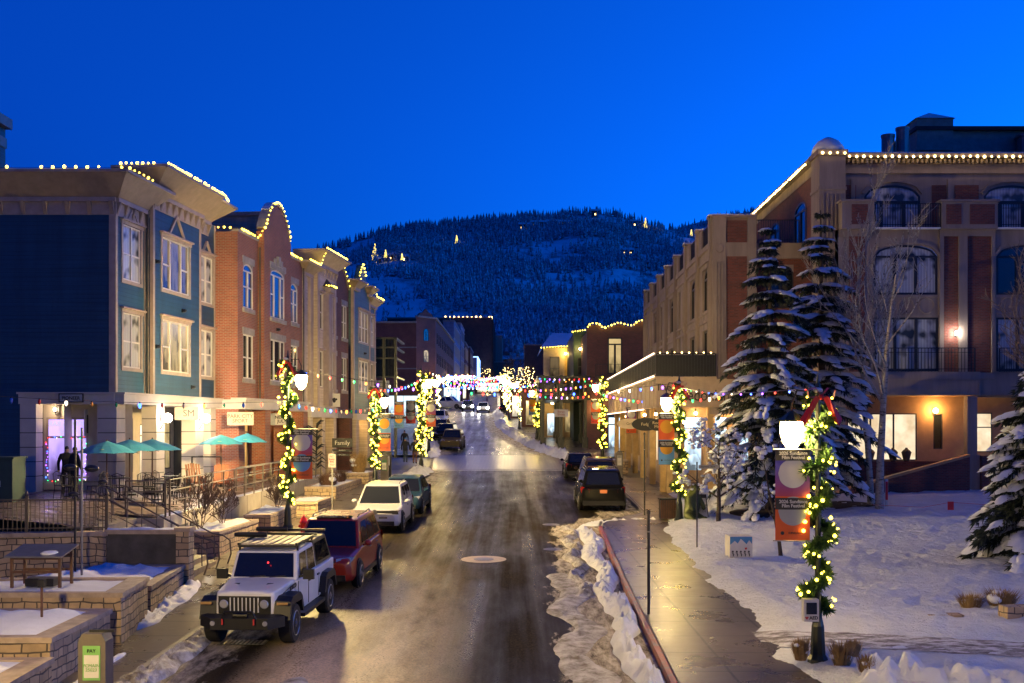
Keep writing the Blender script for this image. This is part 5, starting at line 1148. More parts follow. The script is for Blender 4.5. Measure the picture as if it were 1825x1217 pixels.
q = MB(); q.m(plain('blue_canopy', (.02, .10, .2), .6)); q.add([(xl(1080), -.1, zw(6.9)), (xl(1118), -.1, zw(6.9)), (xl(1118), -1.0, zw(6.2)), (xl(1080), -1.0, zw(6.2))], [(0, 1, 2, 3), (3, 2, 1, 0)]); q.build('awning', bw_)
roof_lights('warm bulbs tracing the scalloped roofline of the brown brick building', [(xw(1046, 98)+x, 97.8, z+.1) for x, z in prof], .32, .07, skip=0)
q = MB(); q.m(BLACK); 
railing(bw_, (xl(1060), -1.2, zw(9.6)), (xl(1112), -1.2, zw(9.6)), 1.1, 18); q = MB(); q.m(BRICK_D).box(xl(1058), xl(1114), -1.3, 0, zw(9.3), zw(9.55)); q.build('balcony', bw_)
# black arcade gallery over the pavement
ga = thing('pavement_gallery', 'black two-level gallery on posts over the far right pavement', 'gallery', (2.7, 98, S(98))); q = MB(); q.m(DGREEN); gz = 4.15
for x in (0, 1.6, 3.7): 
    for y in (0, 6, 13): q = MB(); q.m(DGREEN).box(x-.13, x+.13, y-.13, y+.13, -.1+y*SL, gz+2.2); q.box(x-.24, x+.24, y-.24, y+.24, -.1+y*SL, .9+y*SL); q.build('post', ga)
q = MB(); q.m(DGREEN); q.box(-.4, 4.1, -.3, 14, gz, gz+.45); q.build('deck', ga)
railing(ga, (-.3, -.25, gz+.45), (4.0, -.25, gz+.45), 1.1, 26); railing(ga, (-.3, -.25, gz+.45), (-.3, 13.9, gz+.45), 1.1, 60)
q = MB(); q.m(DGREEN).box(-.5, 4.2, -.4, 14, gz+1.9, gz+2.1); q.build('roof', ga)
# storefront glow behind the gallery
gs = thing('shopfront', 'cream shopfront with a doorway under the black gallery', 'shopfront', (2.9, 112.5, S(112))); q = MB(); q.m(STU); wall(q, 0, 5, 0, 4.2, 0, [(.6, 1.5, .1, 2.4), (2.4, 4.2, .5, 2.6)]); q.build('wall', gs); window(gs, .6, 1.5, .1, 2.4, 0, 1, 0, frame=WHITE, glass=LITC); window(gs, 2.4, 4.2, .5, 2.6, 0, 2, 0, frame=WHITE, glass=LIT)
wall_lamp((4.0, 111.6, S(112)+3.4), 'ceiling lamp glowing under the black gallery', 160, (1, .65, .2), .15)
wall_lamp((5.6, 117.2, 12.9), 'glowing lamp under the eave of the yellow gabled house', 420, (1, .62, .16), .13, (0, .5, .2)); wall_lamp((7.4, 97.4, 6.9), 'added fill lamp above the blue awning of the brown brick building', 260, (1, .62, .2), .12, (0, .5, .1)); wall_lamp((6.4, 105.3, 12.6), 'added fill lamp on the dark green house front', 260, (1, .62, .16), .12, (0, .5, .1))  # three lamps added only to brighten these house fronts
p = P(1000, 736, 97.5); sg = thing('hanging_sign', 'white rectangular sign with red lettering hanging under the black gallery', 'sign', p); q = MB(); q.m(WHITE).box(-.6, .6, -.03, .03, -.33, .33); q.m(BLACK).box(-.55, .55, -.034, -.03, .28, .3); q.build('sign_board', sg); text('Banjo\nShoes', .28, plain('red_letters', (.35, .02, .03), .5), sg, (0, -.05, 0)); q = MB(); q.m(BLACK).bar((-.4, 0, .33), (-.4, 0, .9), .03); q.m(BLACK).bar((.4, 0, .33), (.4, 0, .9), .03); q.build('bracket', sg)
# ================================================================== street lamps, garlands, banners, light strings
LAMPM = glow('lantern_glass', (1, .70, .25), 400)
PINE = plain('garland_needles', (.06, .14, .03), .7, var=.5, sc_=20)
GB = glow('garland_bulb', (1, .72, .06), 12, True)
GBF = glow('garland_bulb_far', (1, .78, .2), 16, False)
RIB = plain('red_ribbon', (.42, .012, .015), .35, var=.2)
def needles(mb, p, n, L, rr):
    for _ in range(n):
        a = rr.uniform(0, 6.283); b = rr.uniform(-1, 1); c = math.sqrt(1-b*b)
        d = Vector((c*math.cos(a), c*math.sin(a), b)); q = d.cross(Vector((rr.random(), rr.random(), rr.random()))).normalized()*L*.16
        e = p+d*L*rr.uniform(.6, 1.1); mb.add([p-q, p+q, e], [(0, 1, 2)])
_lamp = {}
LMF = glow('lantern_glass_far', (1, .76, .36), 70); LM2 = glow('lantern_glass_bright', (1, .70, .25), 5000); LM3 = glow('lantern_glass_soft', (1, .70, .25), 120)
def street_lamp(x, y, hL, side, label, near=True, lm=None, zb=None, top=None, glab=None, bow=True, garland=True):
    zb = S(y) if zb is None else zb; top = top or hL+.95
    o = thing('street_lamp', label, 'street lamp', (x, y, zb), 0, 'street lamps')
    q = MB(); q.m(DGREEN)
    n = 10 if near else 6
    q.lathe((0, 0, 0), [(.2, -.1), (.2, .12), (.15, .2), (.12, .75), (.085, .9), (.06, 1.1), (.05, top-.15), (.075, top-.12), (.03, top), (.012, top+.18)], n); q.build('pole', o, uv=False, smooth=False)
    ax = .5 if near else .6
    q = MB(); q.m(DGREEN); pts = [(0, 0, hL+.35), (side*ax*.35, 0, hL+.78), (side*ax*.8, 0, hL+.8), (side*ax, 0, hL+.55), (side*ax, 0, hL+.33)]; q.tube(pts, .022, 6); q.tube([(0, 0, hL-.1), (side*ax*.4, 0, hL+.3), (side*ax*.55, 0, hL+.74)], .014, 5); q.build('arm', o, uv=False)
    q = MB(); q.m(lm or (LAMPM if near else LMF)); k = .23 if near else .45
    q.lathe((side*ax, 0, hL), [(.07, -.34), (k*.75, -.2), (k, .0), (k*.95, .2)], 8); ln = q.build('lantern', o, uv=False)
    q = MB(); q.m(DGREEN); q.lathe((side*ax, 0, hL), [(k+.02, .2), (k+.03, .23), (.1, .36), (.02, .42)], 8); c = q.build('lantern_cap', o, uv=False)
    if not garland: return o
    g = thing('garland', glab or 'lit evergreen garland wound around a distant lamp pole', 'garland', (x, y, zb), 0, None if glab else 'garlands on the far lamps')
    rr = random.Random(int(x*100+y*10)); q = MB(); q.m(PINE); bulbs = []
    z0, z1 = 1.05, top-.25; turns = 5.5 if near else 4; N = int((z1-z0)*(60 if near else 12))
    for i in range(N):
        t_ = i/N; a = t_*turns*6.283; rad = .19+.07*math.sin(t_*23+x); p = Vector((rad*math.cos(a), rad*math.sin(a), z0+(z1-z0)*t_))
        needles(q, p, 30 if near else 8, .21 if near else .24, rr)
        if near and i % 2 == 0: a2 = a if rr.random() < .55 else rr.uniform(-2.8, -.3); bulbs.append(Vector((math.cos(a2)*(rad+.1), math.sin(a2)*(rad+.1), p.z+rr.uniform(-.1, .1))))
        elif not near: bulbs += [p+Vector((rr.uniform(-.15, .15), rr.uniform(-.15, .05), rr.uniform(-.12, .12)))]
    q.build('greenery', g, uv=False)
    if near:
        for p in bulbs[::max(1, math.ceil(len(bulbs)/99))][:100]: bulb(g, p, GB, .032 if y < 30 else (.044 if y < 50 else .058))
        q = MB(); q.m(GB)
        for p in bulbs[1::3]: q.ball(p+Vector((rr.uniform(-.06, .06), rr.uniform(-.06, .02), rr.uniform(-.06, .06))), (.02 if y < 30 else .035)*rr.uniform(.6, 1.2), 5, 3)
        stuff(q.build('small_bulbs', g, uv=False))
    else:
        q = MB(); q.m(GBF)
        for p in bulbs: q.ball(p, .06 if y < 130 else .1, 5, 3)
        stuff(q.build('bulbs', g, uv=False))
    if bow and y < 60:
        q = MB(); q.m(RIB); zb2 = top-.28; yy = -.22
        for s_ in (-1, 1):
            pts = [(0, yy, zb2), (s_*.12, yy-.06, zb2+.16), (s_*.26, yy-.04, zb2+.12), (s_*.24, yy, zb2-.02), (0, yy, zb2)]
            for dz in (-.05, .05):
                pass
            V = [(a, b-.05, c) for a, b, c in pts]+[(a, b+.07, c+.02) for a, b, c in pts]; m_ = len(pts); q.add(V, [(i, i+1, i+1+m_, i+m_) for i in range(m_-1)])
            q.add([(s_*.02, yy-.03, zb2), (s_*.12, yy-.05, zb2+.02), (s_*.40, yy-.02, zb2-.42), (s_*.33, yy-.07, zb2-.55), (s_*.25, yy-.02, zb2-.47)], [(0, 1, 2, 3, 4)])
        q.ball((0, yy-.03, zb2), .055, 8, 5); b_ = thing('ribbon_bow', 'red ribbon bow atop the ' + label.split(',')[0], 'ribbon bow', (x, y, zb)); q.build('ribbon', b_, uv=False)
        q = MB(); q.m(SNOW); q.ball((-.05, yy+.04, zb2+.13), .1, 8, 5, .5); stuff(q.build('snow', b_, uv=False, smooth=True))
    return o
LR = [(5.86, 21.5, 4.46, -1, 'nearest lamp on the right, with a defibrillator box on its pole', True, 'thick garland of yellow lights spiralling down the nearest right-hand lamp pole'),
      (6.6, 44.3, 4.7, -1, 'lamp in front of the restaurant sign, beside the snowy bare tree', True, 'garland of yellow lights on the lamp pole by the restaurant sign'),
      (6.45, 80, 5.3, -1, 'lamp past the parked cars, in front of the brown brick building', True, 'garland of yellow lights on the lamp pole in front of the brown brick building'),
      (2.4, 108.6, 4.5, -1, 'lamp at the corner of the black gallery', True, 'garland of yellow lights on the lamp pole by the black gallery'),
      (-.76, 160, 5.0, -1, 'lamp on the bend at the far end of the right pavement', False, None),
      (-8.37, 41.9, 5.57, 1, 'tall lamp in front of the cream building, with an unlit hook above', True, 'garland of yellow lights on the tall lamp pole behind the red car'),
      (-7.3, 59.8, 4.55, 1, 'lamp behind the white and dark blue cars', True, 'garland of yellow lights on the lamp pole above the white car'),
      (-5.75, 71, 5.6, 1, 'lamp at the left corner of the paved crossing', True, 'garland of yellow lights on the lamp pole at the crossing corner'),
      (-6.75, 91, 5.7, 1, 'lamp beyond the crossing beside the far parked cars', True, 'garland of yellow lights on the lamp pole beside the far parked cars')]
for x, y, h, s_, lab, nr, gl in LR: street_lamp(x, y, h, s_, lab, nr, glab=gl, lm=LM2 if y == 41.9 else None)
street_lamp(-8.4, 13.5, 4.6, 1, 'lamp outside the view on the near left', True, lm=glow('lantern_glass_left', (1, .70, .25), 900), garland=False); street_lamp(8.2, 10.5, 4.6, -1, 'lamp outside the view on the near right', True, lm=LM3, garland=False)
street_lamp(12.5, 8, 4.8, -1, 'lamp at the far edge of the lawn outside the view', True, lm=LM3, garland=False)
far = []
for i, Y in enumerate([122, 142, 165, 190, 222, 262, 310, 360]):
    for s_ in (-1, 1):
        x = XL(Y)-.9 if s_ < 0 else XR(Y)+1.3
        street_lamp(x, Y+(4 if s_ > 0 else 0), 4.9, -s_, 'one of the distant garlanded lamps along the upper street', False); far.append((x, Y+(4 if s_ > 0 else 0), S(Y)+5.7))
def light_string(label, a, b, sag, n, r, mat=None, group=None, kind='c9', mix=None, maxn=100):
    a, b = Vector(a), Vector(b); o = thing('string_lights', label, 'string lights', a, 0, group); K = 16
    f = lambda t_: a.lerp(b, t_)-Vector((0, 0, sag*4*t_*(1-t_)))-a
    q = MB(); q.m(BLACK); q.tube([f(i/K) for i in range(K+1)], .009, 4); q.build('wire', o, uv=False)
    ks = list(CB); rr = random.Random(int(a.x*10+b.y)); mm = {}
    for i in range(n):
        m_ = CB[(mix or ks)[rr.randrange(len(mix or ks))]]
        p = f((i+.5)/n)-Vector((0, 0, r*1.6))
        if i < maxn and r > .03 and n <= 100: bulb(o, p, m_, r, kind)
        else: mm.setdefault(m_.name, (MB().m(m_), m_))[0].ball(p, r, 5, 3)
    for k_, (q, _) in mm.items(): stuff(q.build('bulbs', o, uv=False))
    return o
# dim (unlit) coloured bulbs of the nearest string
UB = {k: plain('dull_bulb_'+k, c, .2, var=0) for k, c in (('red', (.5, .03, .02)), ('green', (.02, .3, .12)), ('blue', (.02, .08, .5)), ('orange', (.6, .22, .03)), ('white', (.6, .5, .42)))}
def dull_string(label, a, b, sag, n, r):
    a, b = Vector(a), Vector(b); o = thing('string_lights', label, 'string lights', a); K = 16
    f = lambda t_: a.lerp(b, t_)-Vector((0, 0, sag*4*t_*(1-t_)))-a
    q = MB(); q.m(BLACK); q.tube([f(i/K) for i in range(K+1)], .009, 4); q.build('wire', o, uv=False)
    seq = ['green', 'blue', 'red', 'white', 'orange']
    for i in range(n): bulb(o, f((i+.5)/n)-Vector((0, 0, r)), UB[seq[i % 5]] if i % 3 else CB[seq[i % 5]], r, 'c9')
    return o
dull_string('string of large colour bulbs passing in front of the blue building', P(-60, 702, 31), P(513, 715, 41.9), .15, 14, .05)
dull_string('string of large colour bulbs between the tall lamp and the next lamp', P(513, 715, 41.9), P(668, 726, 59.8), .2, 16, .055)
light_string('glowing coloured bulbs strung across the street to the restaurant lamp', P(513, 655, 41.9), P(1210, 682, 44.3), .62, 34, .042)
light_string('coloured bulbs strung in front of the spruces to the nearest right lamp', P(1210, 690, 44.3), P(1452, 690, 21.5), .16, 15, .026)
light_string('coloured bulbs hanging in front of the restaurant fascia', P(1073, 700, 80), P(1290, 702, 44), .35, 22, .055)
light_string('coloured string from the left crossing lamp to the lamp past the parked cars', P(752, 668, 71), P(1073, 680, 80), .7, 34, .05)
light_string('coloured string from the lamp above the white car to the crossing corner lamp', P(668, 690, 59.8), P(752, 672, 71), .3, 14, .05)
light_string('coloured string across the street beyond the crossing', P(762, 660, 91), P(957, 682, 108.6), .8, 36, .06)
light_string('lower row of coloured bulbs along the gallery roof', (2.2, 97.4, 9.6), (6.9, 97.4, 9.6), .1, 11, .05)
light_string('row of coloured bulbs along the gallery deck', (2.2, 97.4, 8.1), (6.9, 97.4, 8.1), .15, 10, .06)
light_string('upper row of coloured bulbs above the gallery', P(948, 676, 100), P(1060, 676, 96), .1, 10, .05)
gsp = 'coloured light strings over the far street'
for i in range(len(far)-2):
    if i % 2 == 0:
        light_string('colour light string zigzagging over the distant upper street', far[i], far[i+1], .8, 20, .04+.00035*far[i][1], group=gsp)
    elif i % 4 == 1: light_string('colour light string zigzagging over the distant upper street', far[i], far[i+1], 1.0, 24, .04+.00035*far[i][1], group=gsp, mix=['white', 'violet', 'white', 'blue', 'red'])
    light_string('colour light string along one side of the distant upper street', far[i], far[i+2], .5, 26, .05+.0004*far[i][1], group='light strings along the far street sides', mix=['white', 'white', 'orange'])
# banners --------------------------------------------------------------
def grad(name, a, b, lo, hi):
    if name in MATS: return MATS[name]
    t = NT(name); v = t.sep(t.UV())[1]; mr = t.new('ShaderNodeMapRange'); mr.inputs[1].default_value = lo; mr.inputs[2].default_value = hi; t.link(v, mr.inputs[0]); t.col(t.ramp(mr.outputs[0], [(0, a), (1, b)])); t.rough(.55); MATS[name] = t.m; return t.m
def col(n, c): return plain('print_'+n, c, .55, var=.06, sc_=1)
PR = {'or': col('orange', (.75, .12, .02)), 'bl': col('sky', (.12, .32, .6)), 'pu': grad('print_purple_red', (.5, .05, .04), (.12, .09, .42), -1.0, -.35), 'wh': col('white', (.62, .6, .56)), 'gr': col('grey', (.35, .36, .36)), 'ye': col('yellow', (.75, .36, .02)), 'bk': col('black', (.03, .028, .03)), 'rd': col('red', (.55, .03, .03))}
def banner(x, y, ztop, w_, h_, c1, c2, k1, k2, label, rz=0, tail=True):
    o = thing('banner', label, 'banner', (x, y, ztop), rz); s_ = w_/.68; sh = h_/1.85
    q = MB()
    def cloth(z0, z1, m_, off, x0=-w_/2, x1=w_/2):
        q.m(m_); n = 8
        for i in range(n):
            a, b = x0+(x1-x0)*i/n, x0+(x1-x0)*(i+1)/n; f = lambda u: -.02*math.cos(u*9)-off
            q.quad((a, f(a), z0), (b, f(b), z0), (b, f(b), z1), (a, f(a), z1)); q.quad((b, f(b)+off*2+.001, z0), (a, f(a)+off*2+.001, z0), (a, f(a)+off*2+.001, z1), (b, f(b)+off*2+.001, z1))
    def disc(cz, r, m_, off):
        q.m(m_); pts = [(r*math.cos(t_), r*math.sin(t_)) for t_ in [i*6.2832/24 for i in range(24)]]
        for i in range(16):
            a, b = -r+2*r*i/16, -r+2*r*(i+1)/16; ha, hb = math.sqrt(max(0, r*r-a*a)), math.sqrt(max(0, r*r-b*b)); fa, fb = -.02*math.cos(a*9)-off, -.02*math.cos(b*9)-off
            q.quad((a, fa, cz-ha), (b, fb, cz-hb), (b, fb, cz+hb), (a, fa, cz+ha))
    cloth(-.95*sh, 0, c1, 0); cloth(-h_, -.95*sh, c2, 0); disc(-.48*sh, .285*s_, k1, .004); disc(-1.25*sh, .285*s_, k2, .004); cloth(-.215*sh, -.0, PR['bk'], .008); cloth(-1.22*sh, -.98*sh, PR['bk'], .008)
    q.build('cloth', o)
    for zc_ in (-.11, -1.1): text('2026 Sundance\nFilm Festival', .092*s_, PR['wh'], o, (0, -.034, zc_*sh), bold=.002)
    text('SUNDANCE', .06*s_, PR['bk'], o, (.06*s_, -.03, -1.7*sh)); q = MB(); q.m(PR['bk']).lathe((-.21*s_, -.022, -1.7*sh), [(.035, 0), (.035, .003)], 12, 'y'); q.build('logo_disc', o)
    q = MB(); q.m(STEEL).tube([(-w_/2-.05, 0, .01), (w_/2+.22, 0, .01)], .015, 6); q.tube([(-w_/2-.05, 0, -h_-.01), (w_/2+.22, 0, -h_-.01)], .012, 6); q.build('rod', o, uv=False); return o
p = P(1413, 802, 21.4); banner(p.x, 21.4, p.z, .66, 1.72, PR['pu'], PR['or'], PR['wh'], PR['gr'], 'purple and orange festival banner hanging on the nearest right lamp')
p = P(1188, 737, 44.2); banner(p.x, 44.2, p.z, .62, 2.0, PR['or'], PR['bl'], PR['ye'], PR['ye'], 'yellow and orange festival banner on the lamp by the restaurant sign')
p = P(537, 765, 41.8); banner(p.x+.02, 41.8, p.z, .78, 1.85, PR['pu'], PR['or'], PR['wh'], PR['bl'], 'pale circle festival banner on the tall lamp above the red hydrant')
p = P(685, 738, 59.7); banner(p.x, 59.7, p.z, .66, 1.95, PR['bl'], PR['or'], PR['ye'], PR['ye'], 'sky blue and orange festival banner on the lamp above the white car')
p = P(711, 716, 78); banner(p.x, 78, p.z, .66, 1.8, PR['or'], PR['bl'], PR['ye'], PR['ye'], 'orange and yellow festival banner further along the left pavement')
p = P(732, 714, 84); banner(p.x, 84, p.z, .72, 1.7, PR['bk'], PR['rd'], PR['gr'], PR['gr'], 'dark red festival banner with grey circles by the pedestrians')
p = P(768, 715, 70.9); banner(p.x+.0, 70.9, p.z, .6, 1.6, PR['pu'], PR['or'], PR['wh'], PR['wh'], 'white and red festival banner on the crossing corner lamp')
p = P(1062, 712, 80); banner(p.x, 80, p.z, .66, 1.7, PR['or'], PR['rd'], PR['wh'], PR['gr'], 'red festival banner on the lamp before the brown brick building')
p = P(949, 708, 108.4); banner(p.x, 108.4, p.z, .7, 1.7, PR['or'], PR['bl'], PR['ye'], PR['ye'], 'yellow and blue festival banner at the gallery corner lamp')
p = P(1125, 726, 70); banner(p.x, 70, p.z, .6, 1.6, PR['pu'], PR['or'], PR['wh'], PR['wh'], 'purple festival banner hanging under the restaurant eave')
# defibrillator cabinet on the nearest lamp
a = thing('defibrillator_cabinet', 'white defibrillator cabinet marked AED strapped to the nearest lamp pole', 'cabinet', (5.66, 21.3, 1.75)); q = MB(); q.m(WHITE); q.box(-.14, .14, -.1, .1, 0, .42); q.build('case', a); q = MB(); q.m(GLASS).box(-.1, .1, -.108, -.1, .14, .36); q.build('door', a); text('AED', .085, PR['bk'], a, (.04, -.104, .07), bold=.003)
q = MB(); q.m(PR['rd']).add([(-.09, -.104, .035), (-.055, -.104, .08), (-.07, -.104, .1), (-.09, -.104, .085), (-.11, -.104, .1), (-.125, -.104, .08)], [(0, 1, 2, 3, 4, 5)]); q.build('heart_symbol', a)
# wall sconces of the blue building
for k, (lx, z) in enumerate(((3.35, 5.75), (7.5, 5.75))):
    p = LW(bh, lx, -.62, z-PZ); L_ = wall_lamp((p.x, p.y, p.z), ['cool white globe wall lamp on the middle pillar of the blue building', 'cool white globe wall lamp on the far pillar of the blue building'][k], 320, (1, .84, .66), .19, (-.3, 0, -.45))
p = LW(bh, 1.7, 1.7, 2.6); wall_lamp(p, 'violet-white glowing lamp sign by the bar entrance', 150, (.35, .4, 1), .14)
p = LW(bh, *rot((-2.4, .35, ph-.2))); wall_lamp(p, 'warm downlight over the side window of the bar', 220, (1, .72, .45), .06)
for k, (rt, lx, ly, z, s_, lab) in enumerate(((br, 5.1, .8, 3.0, 60, 'amber lamp under the brick arcade'), (br, 9.2, .8, 3.0, 60, 'amber lamp at the far end of the brick arcade'), (br, 1.6, .8, 3.0, 40, 'amber lamp at the near end of the brick arcade'), (cr_, 3.1, .5, 3.0, 60, 'amber lamp in the cream building porch'), (gg, 2.6, .35, 2.8, 60, 'amber lamp under the grey-green building'), (bn, 2.2, .3, 3.0, 45, 'amber lamp at the brown building shopfront'))):
    wall_lamp(LW(rt, lx, ly, z), lab, s_*2.5, (1, .55, .2), .09, (0, .2, .2))
# ================================================================== mountain
RID = [(-700, 640), (-200, 560), (300, 480), (590, 443), (640, 427), (700, 412), (760, 403), (820, 398), (860, 393), (900, 392), (940, 388), (985, 389), (1020, 383), (1060, 379), (1090, 384), (1110, 390), (1150, 401), (1180, 409), (1215, 414), (1260, 421), (1330, 440), (1500, 500), (1900, 600), (2500, 640)]
from mathutils import noise as mn
def mz(px, t_):   # t 0 foot .. 1 ridge ; returns point
    Z = 480+(1500-480)*t_; X = (px-CX)*Z/F
    yf = 640; yr = interp(RID, px); y = yf+(yr-yf)*(t_**.72)
    z = H-(y-HY)*Z/F
    e = min(t_*6, (1-t_)*9+.12, 1); z += (mn.fractal(Vector((X*.004, Z*.004, 2)), 1, 2, 4))*26*e
    return Vector((X, Z, z))
t = NT('snowy_mountain'); f = t.noise(t.mapping(t.pos(), (1, .35, 1)), .045, 6, .75); t.col(t.ramp(f, [(.34, (.2, .22, .24)), (.5, (.85, .87, .9))])); t.rough(.9); MTN = t.m
mb = MB(); mb.m(MTN); nx = 110; nt = 40
pxs = [-700+3200*i/nx for i in range(nx+1)]
mb.add([mz(px, j/nt) for j in range(nt+1) for px in pxs]+[(-1200, 470, 8), (2400, 470, 8)], [(j*(nx+1)+i, j*(nx+1)+i+1, (j+1)*(nx+1)+i+1, (j+1)*(nx+1)+i) for j in range(nt) for i in range(nx)])
struct(mb.build('mountain', uv=False, smooth=True))
mb = MB(); mb.m(snow_mat('ski_slope_snow', (.8, .82, .86), .02, .3, 2)); pr = [(1080, 470), (1170, 430), (1215, 404), (1245, 396), (1290, 385), (1330, 378), (1368, 371), (1420, 380), (1600, 420)]
mb.add([((x-CX)*1.3, 2600, H-(yy-HY)*1.3) for x, yy in pr]+[((x-CX)*1.2, 2300, H-(560-HY)*1.15) for x, yy in pr], [(i+len(pr), i+1+len(pr), i+1, i) for i in range(len(pr)-1)]); struct(mb.build('mountain', uv=False))
# forest
t = NT('frosted_conifer'); f = t.noise(t.pos(), .5, 4, .8); t.col(t.ramp(f, [(.34, (.06, .09, .09)), (.48, (.25, .3, .33)), (.62, (.85, .88, .92))])); t.rough(.9); CON = t.m
def conifer(mb, p, h, rr):
    n = 6; r = h*rr.uniform(.17, .24)
    for k, (a, b, rk) in enumerate(((.08, .55, 1), (.35, .8, .7), (.62, 1, .42))):
        ph_ = rr.uniform(0, 6)
        V = [(p[0]+r*rk*rr.uniform(.6, 1.15)*math.cos(ph_+i*6.283/n), p[1]+r*rk*math.sin(ph_+i*6.283/n), p[2]+h*(a+rr.uniform(-.04, .06))) for i in range(n)]+[(p[0], p[1], p[2]+h*b)]
        mb.add(V, [(i, (i+1) % n, n) for i in range(n)])
mb = MB(); mb.m(CON); rr = random.Random(5); cnt = 0
def openness(px, y):   # snow-covered brush slope, lower left
    line = 452+(px-600)*.52
    return px < 900 and y > line+10*math.sin(px*.06)
while cnt < 9500:
    px = rr.uniform(540, 1330); t_ = rr.random()**.85; p = mz(px, t_); yy = HY-(p.z-H)*F/p.y
    if openness(px, yy) and rr.random() < .93: continue
    cl = mn.noise(Vector((p.x*.012, p.y*.012, 7)))
    if cl < -.1 and rr.random() < .88: continue
    conifer(mb, p, rr.uniform(7, 13)*(.75+.35*t_), rr); cnt += 1
for i in range(260): px = 560+rr.random()*680; p = mz(px, .985+rr.random()*.015); conifer(mb, p-Vector((0, 0, 1)), rr.uniform(7, 13), rr)
for i in range(260):
    k = rr.random(); px = 1150+k*260; yy = interp(pr, px); Z = 2580; conifer(mb, ((px-CX)*Z/F, Z, H-(yy+abs(rr.gauss(0, 9))-HY)*Z/F-4), rr.uniform(10, 20), rr)
stuff(mb.build('forest', uv=False), 'dense frosted conifer forest covering the mountainside', 'forest')
# brush: bare scrub dots on the open slope
mb = MB(); mb.m(plain('bare_brush', (.04, .04, .04), .9, var=.4))
for i in range(800):
    px = rr.uniform(560, 900); p = mz(px, rr.uniform(.02, .5)); yy = HY-(p.z-H)*F/p.y
    if not openness(px, yy): continue
    for k in range(5): a = rr.uniform(0, 6.28); mb.add([p, p+Vector((.25, 0, 0)), p+Vector((math.cos(a)*1.4, math.sin(a), rr.uniform(1.5, 3.5)))], [(0, 1, 2)])
stuff(mb.build('undergrowth', uv=False), 'sparse leafless brush on the open snowy slope', 'brush')
# houses and lit trees on the mountain
HWALL = plain('chalet_wall', (.12, .1, .09), .8); hg_ = 'houses on the mountainside'
LW2 = glow('chalet_window', (1, .6, .2), 7, False)
def at_m(px, y):
    best = min((abs((HY-(mz(px, i/80).z-H)*F/mz(px, i/80).y)-y), i/80) for i in range(81)); return mz(px, best[1])
for i, (px, y, w_) in enumerate([(672, 468, 14), (697, 464, 12), (706, 462, 10), (722, 466, 10), (738, 460, 12), (960, 404, 26), (985, 402, 26), (1008, 403, 30), (1117, 450, 22), (934, 407, 18), (1060, 385, 12), (1130, 402, 14)]):
    p = at_m(px, y); hs = thing('chalet', 'small chalet with lit windows on the dark mountainside', 'chalet', p+Vector((0, -8, -2)), 0, hg_); k = p.y/F
    W = w_*k; q = MB(); q.m(HWALL).box(-W/2, W/2, 0, 8, -4, 4.5*k/.5); q.build('wall', hs); q = MB(); q.m(SNOW); zt = 4.5*k/.5; q.add([(-W/2-1, -1, zt), (W/2+1, -1, zt), (W/2+1, 9, zt), (-W/2-1, 9, zt), (-W/2-1, 4, zt+3), (W/2+1, 4, zt+3)], [(0, 1, 5, 4), (2, 3, 4, 5), (0, 4, 3), (1, 2, 5)]); q.build('roof', hs)
    for j in range(max(1, int(w_/8))): q = MB(); x = -W/2+(j+.5)*W/max(1, int(w_/8)); q.m(LW2).box(x-.8, x+.8, -.05, 0, 1, 3.2); q.build('window', hs, uv=False)
for px, y, h in [(671, 470, 17), (690, 466, 8), (719, 468, 6), (815, 440, 9), (1148, 411, 12), (1229, 425, 8)]:
    p = at_m(px, y); q = MB(); q.m(glow('tree_lights', (1, .72, .12), 3, False)); rr2 = random.Random(px)
    for i in range(70):
        z = rr2.random(); a = rr2.uniform(0, 6.28); r_ = (1-z)*h*.24*rr2.uniform(.5, 1); q.ball((r_*math.cos(a), r_*math.sin(a), z*h), .32, 5, 3)
    tr = thing('lit_tree', 'conifer wrapped in yellow lights on the mountainside', 'tree', p+Vector((0, -14, 1)), 0, 'light-wrapped conifers on the mountain'); stuff(q.build('lights', tr, uv=False)); q = MB(); q.m(CON); conifer(q, (0, .5, -1), h, rr2); q.build('crown', tr, uv=False)
# ================================================================== left terrace, walls, stairs
def tz(X): return lerp(2.65, 2.95, min(1, max(0, (-10.5-X)/3.5)))
t = NT('terrace_paving'); n = t.new('ShaderNodeTexBrick'); n.inputs['Scale'].default_value = 1; n.inputs['Brick Width'].default_value = .5; n.inputs['Row Height'].default_value = .5; n.inputs['Mortar Size'].default_value = .012; n.offset = 0
for k, c in (('Color1', (.13, .085, .07)), ('Color2', (.09, .065, .055)), ('Mortar', (.04, .03, .03))): n.inputs[k].default_value = (*c, 1)
t.link(t.UV(), n.inputs['Vector']); t.col(n.outputs['Color']); t.rough(t.ramp(t.noise(t.pos(), 1, 4), [(.4, (.2, .2, .2)), (.6, (.6, .6, .6))])); TERR = t.m
mb = MB(); mb.m(TERR)
xs_ = [-10.5, -12.2, -14, -18, -32]
mb.add([(x, y, tz(x)) for y in (30.2, 34, 40, 50, 62) for x in xs_], [(j*5+i+1, j*5+i, (j+1)*5+i, (j+1)*5+i+1) for j in range(4) for i in range(4) if not (j == 0 and i == 0)])
mb.add([(-11.6, 30.2, 2.652), (-12.2, 30.2, tz(-12.2)), (-12.2, 34, tz(-12.2)), (-11.6, 34, 2.652)], [(0, 1, 2, 3)])
struct(mb.build('terrace_floor'))
mb = MB(); mb.m(TERR); mb.quad((-9.6, 62, 2.4), (-9.6, 74, 2.5), (-13, 74, 2.5), (-13, 62, 2.4)); struct(mb.build('terrace_floor'))
SCAP = CAP
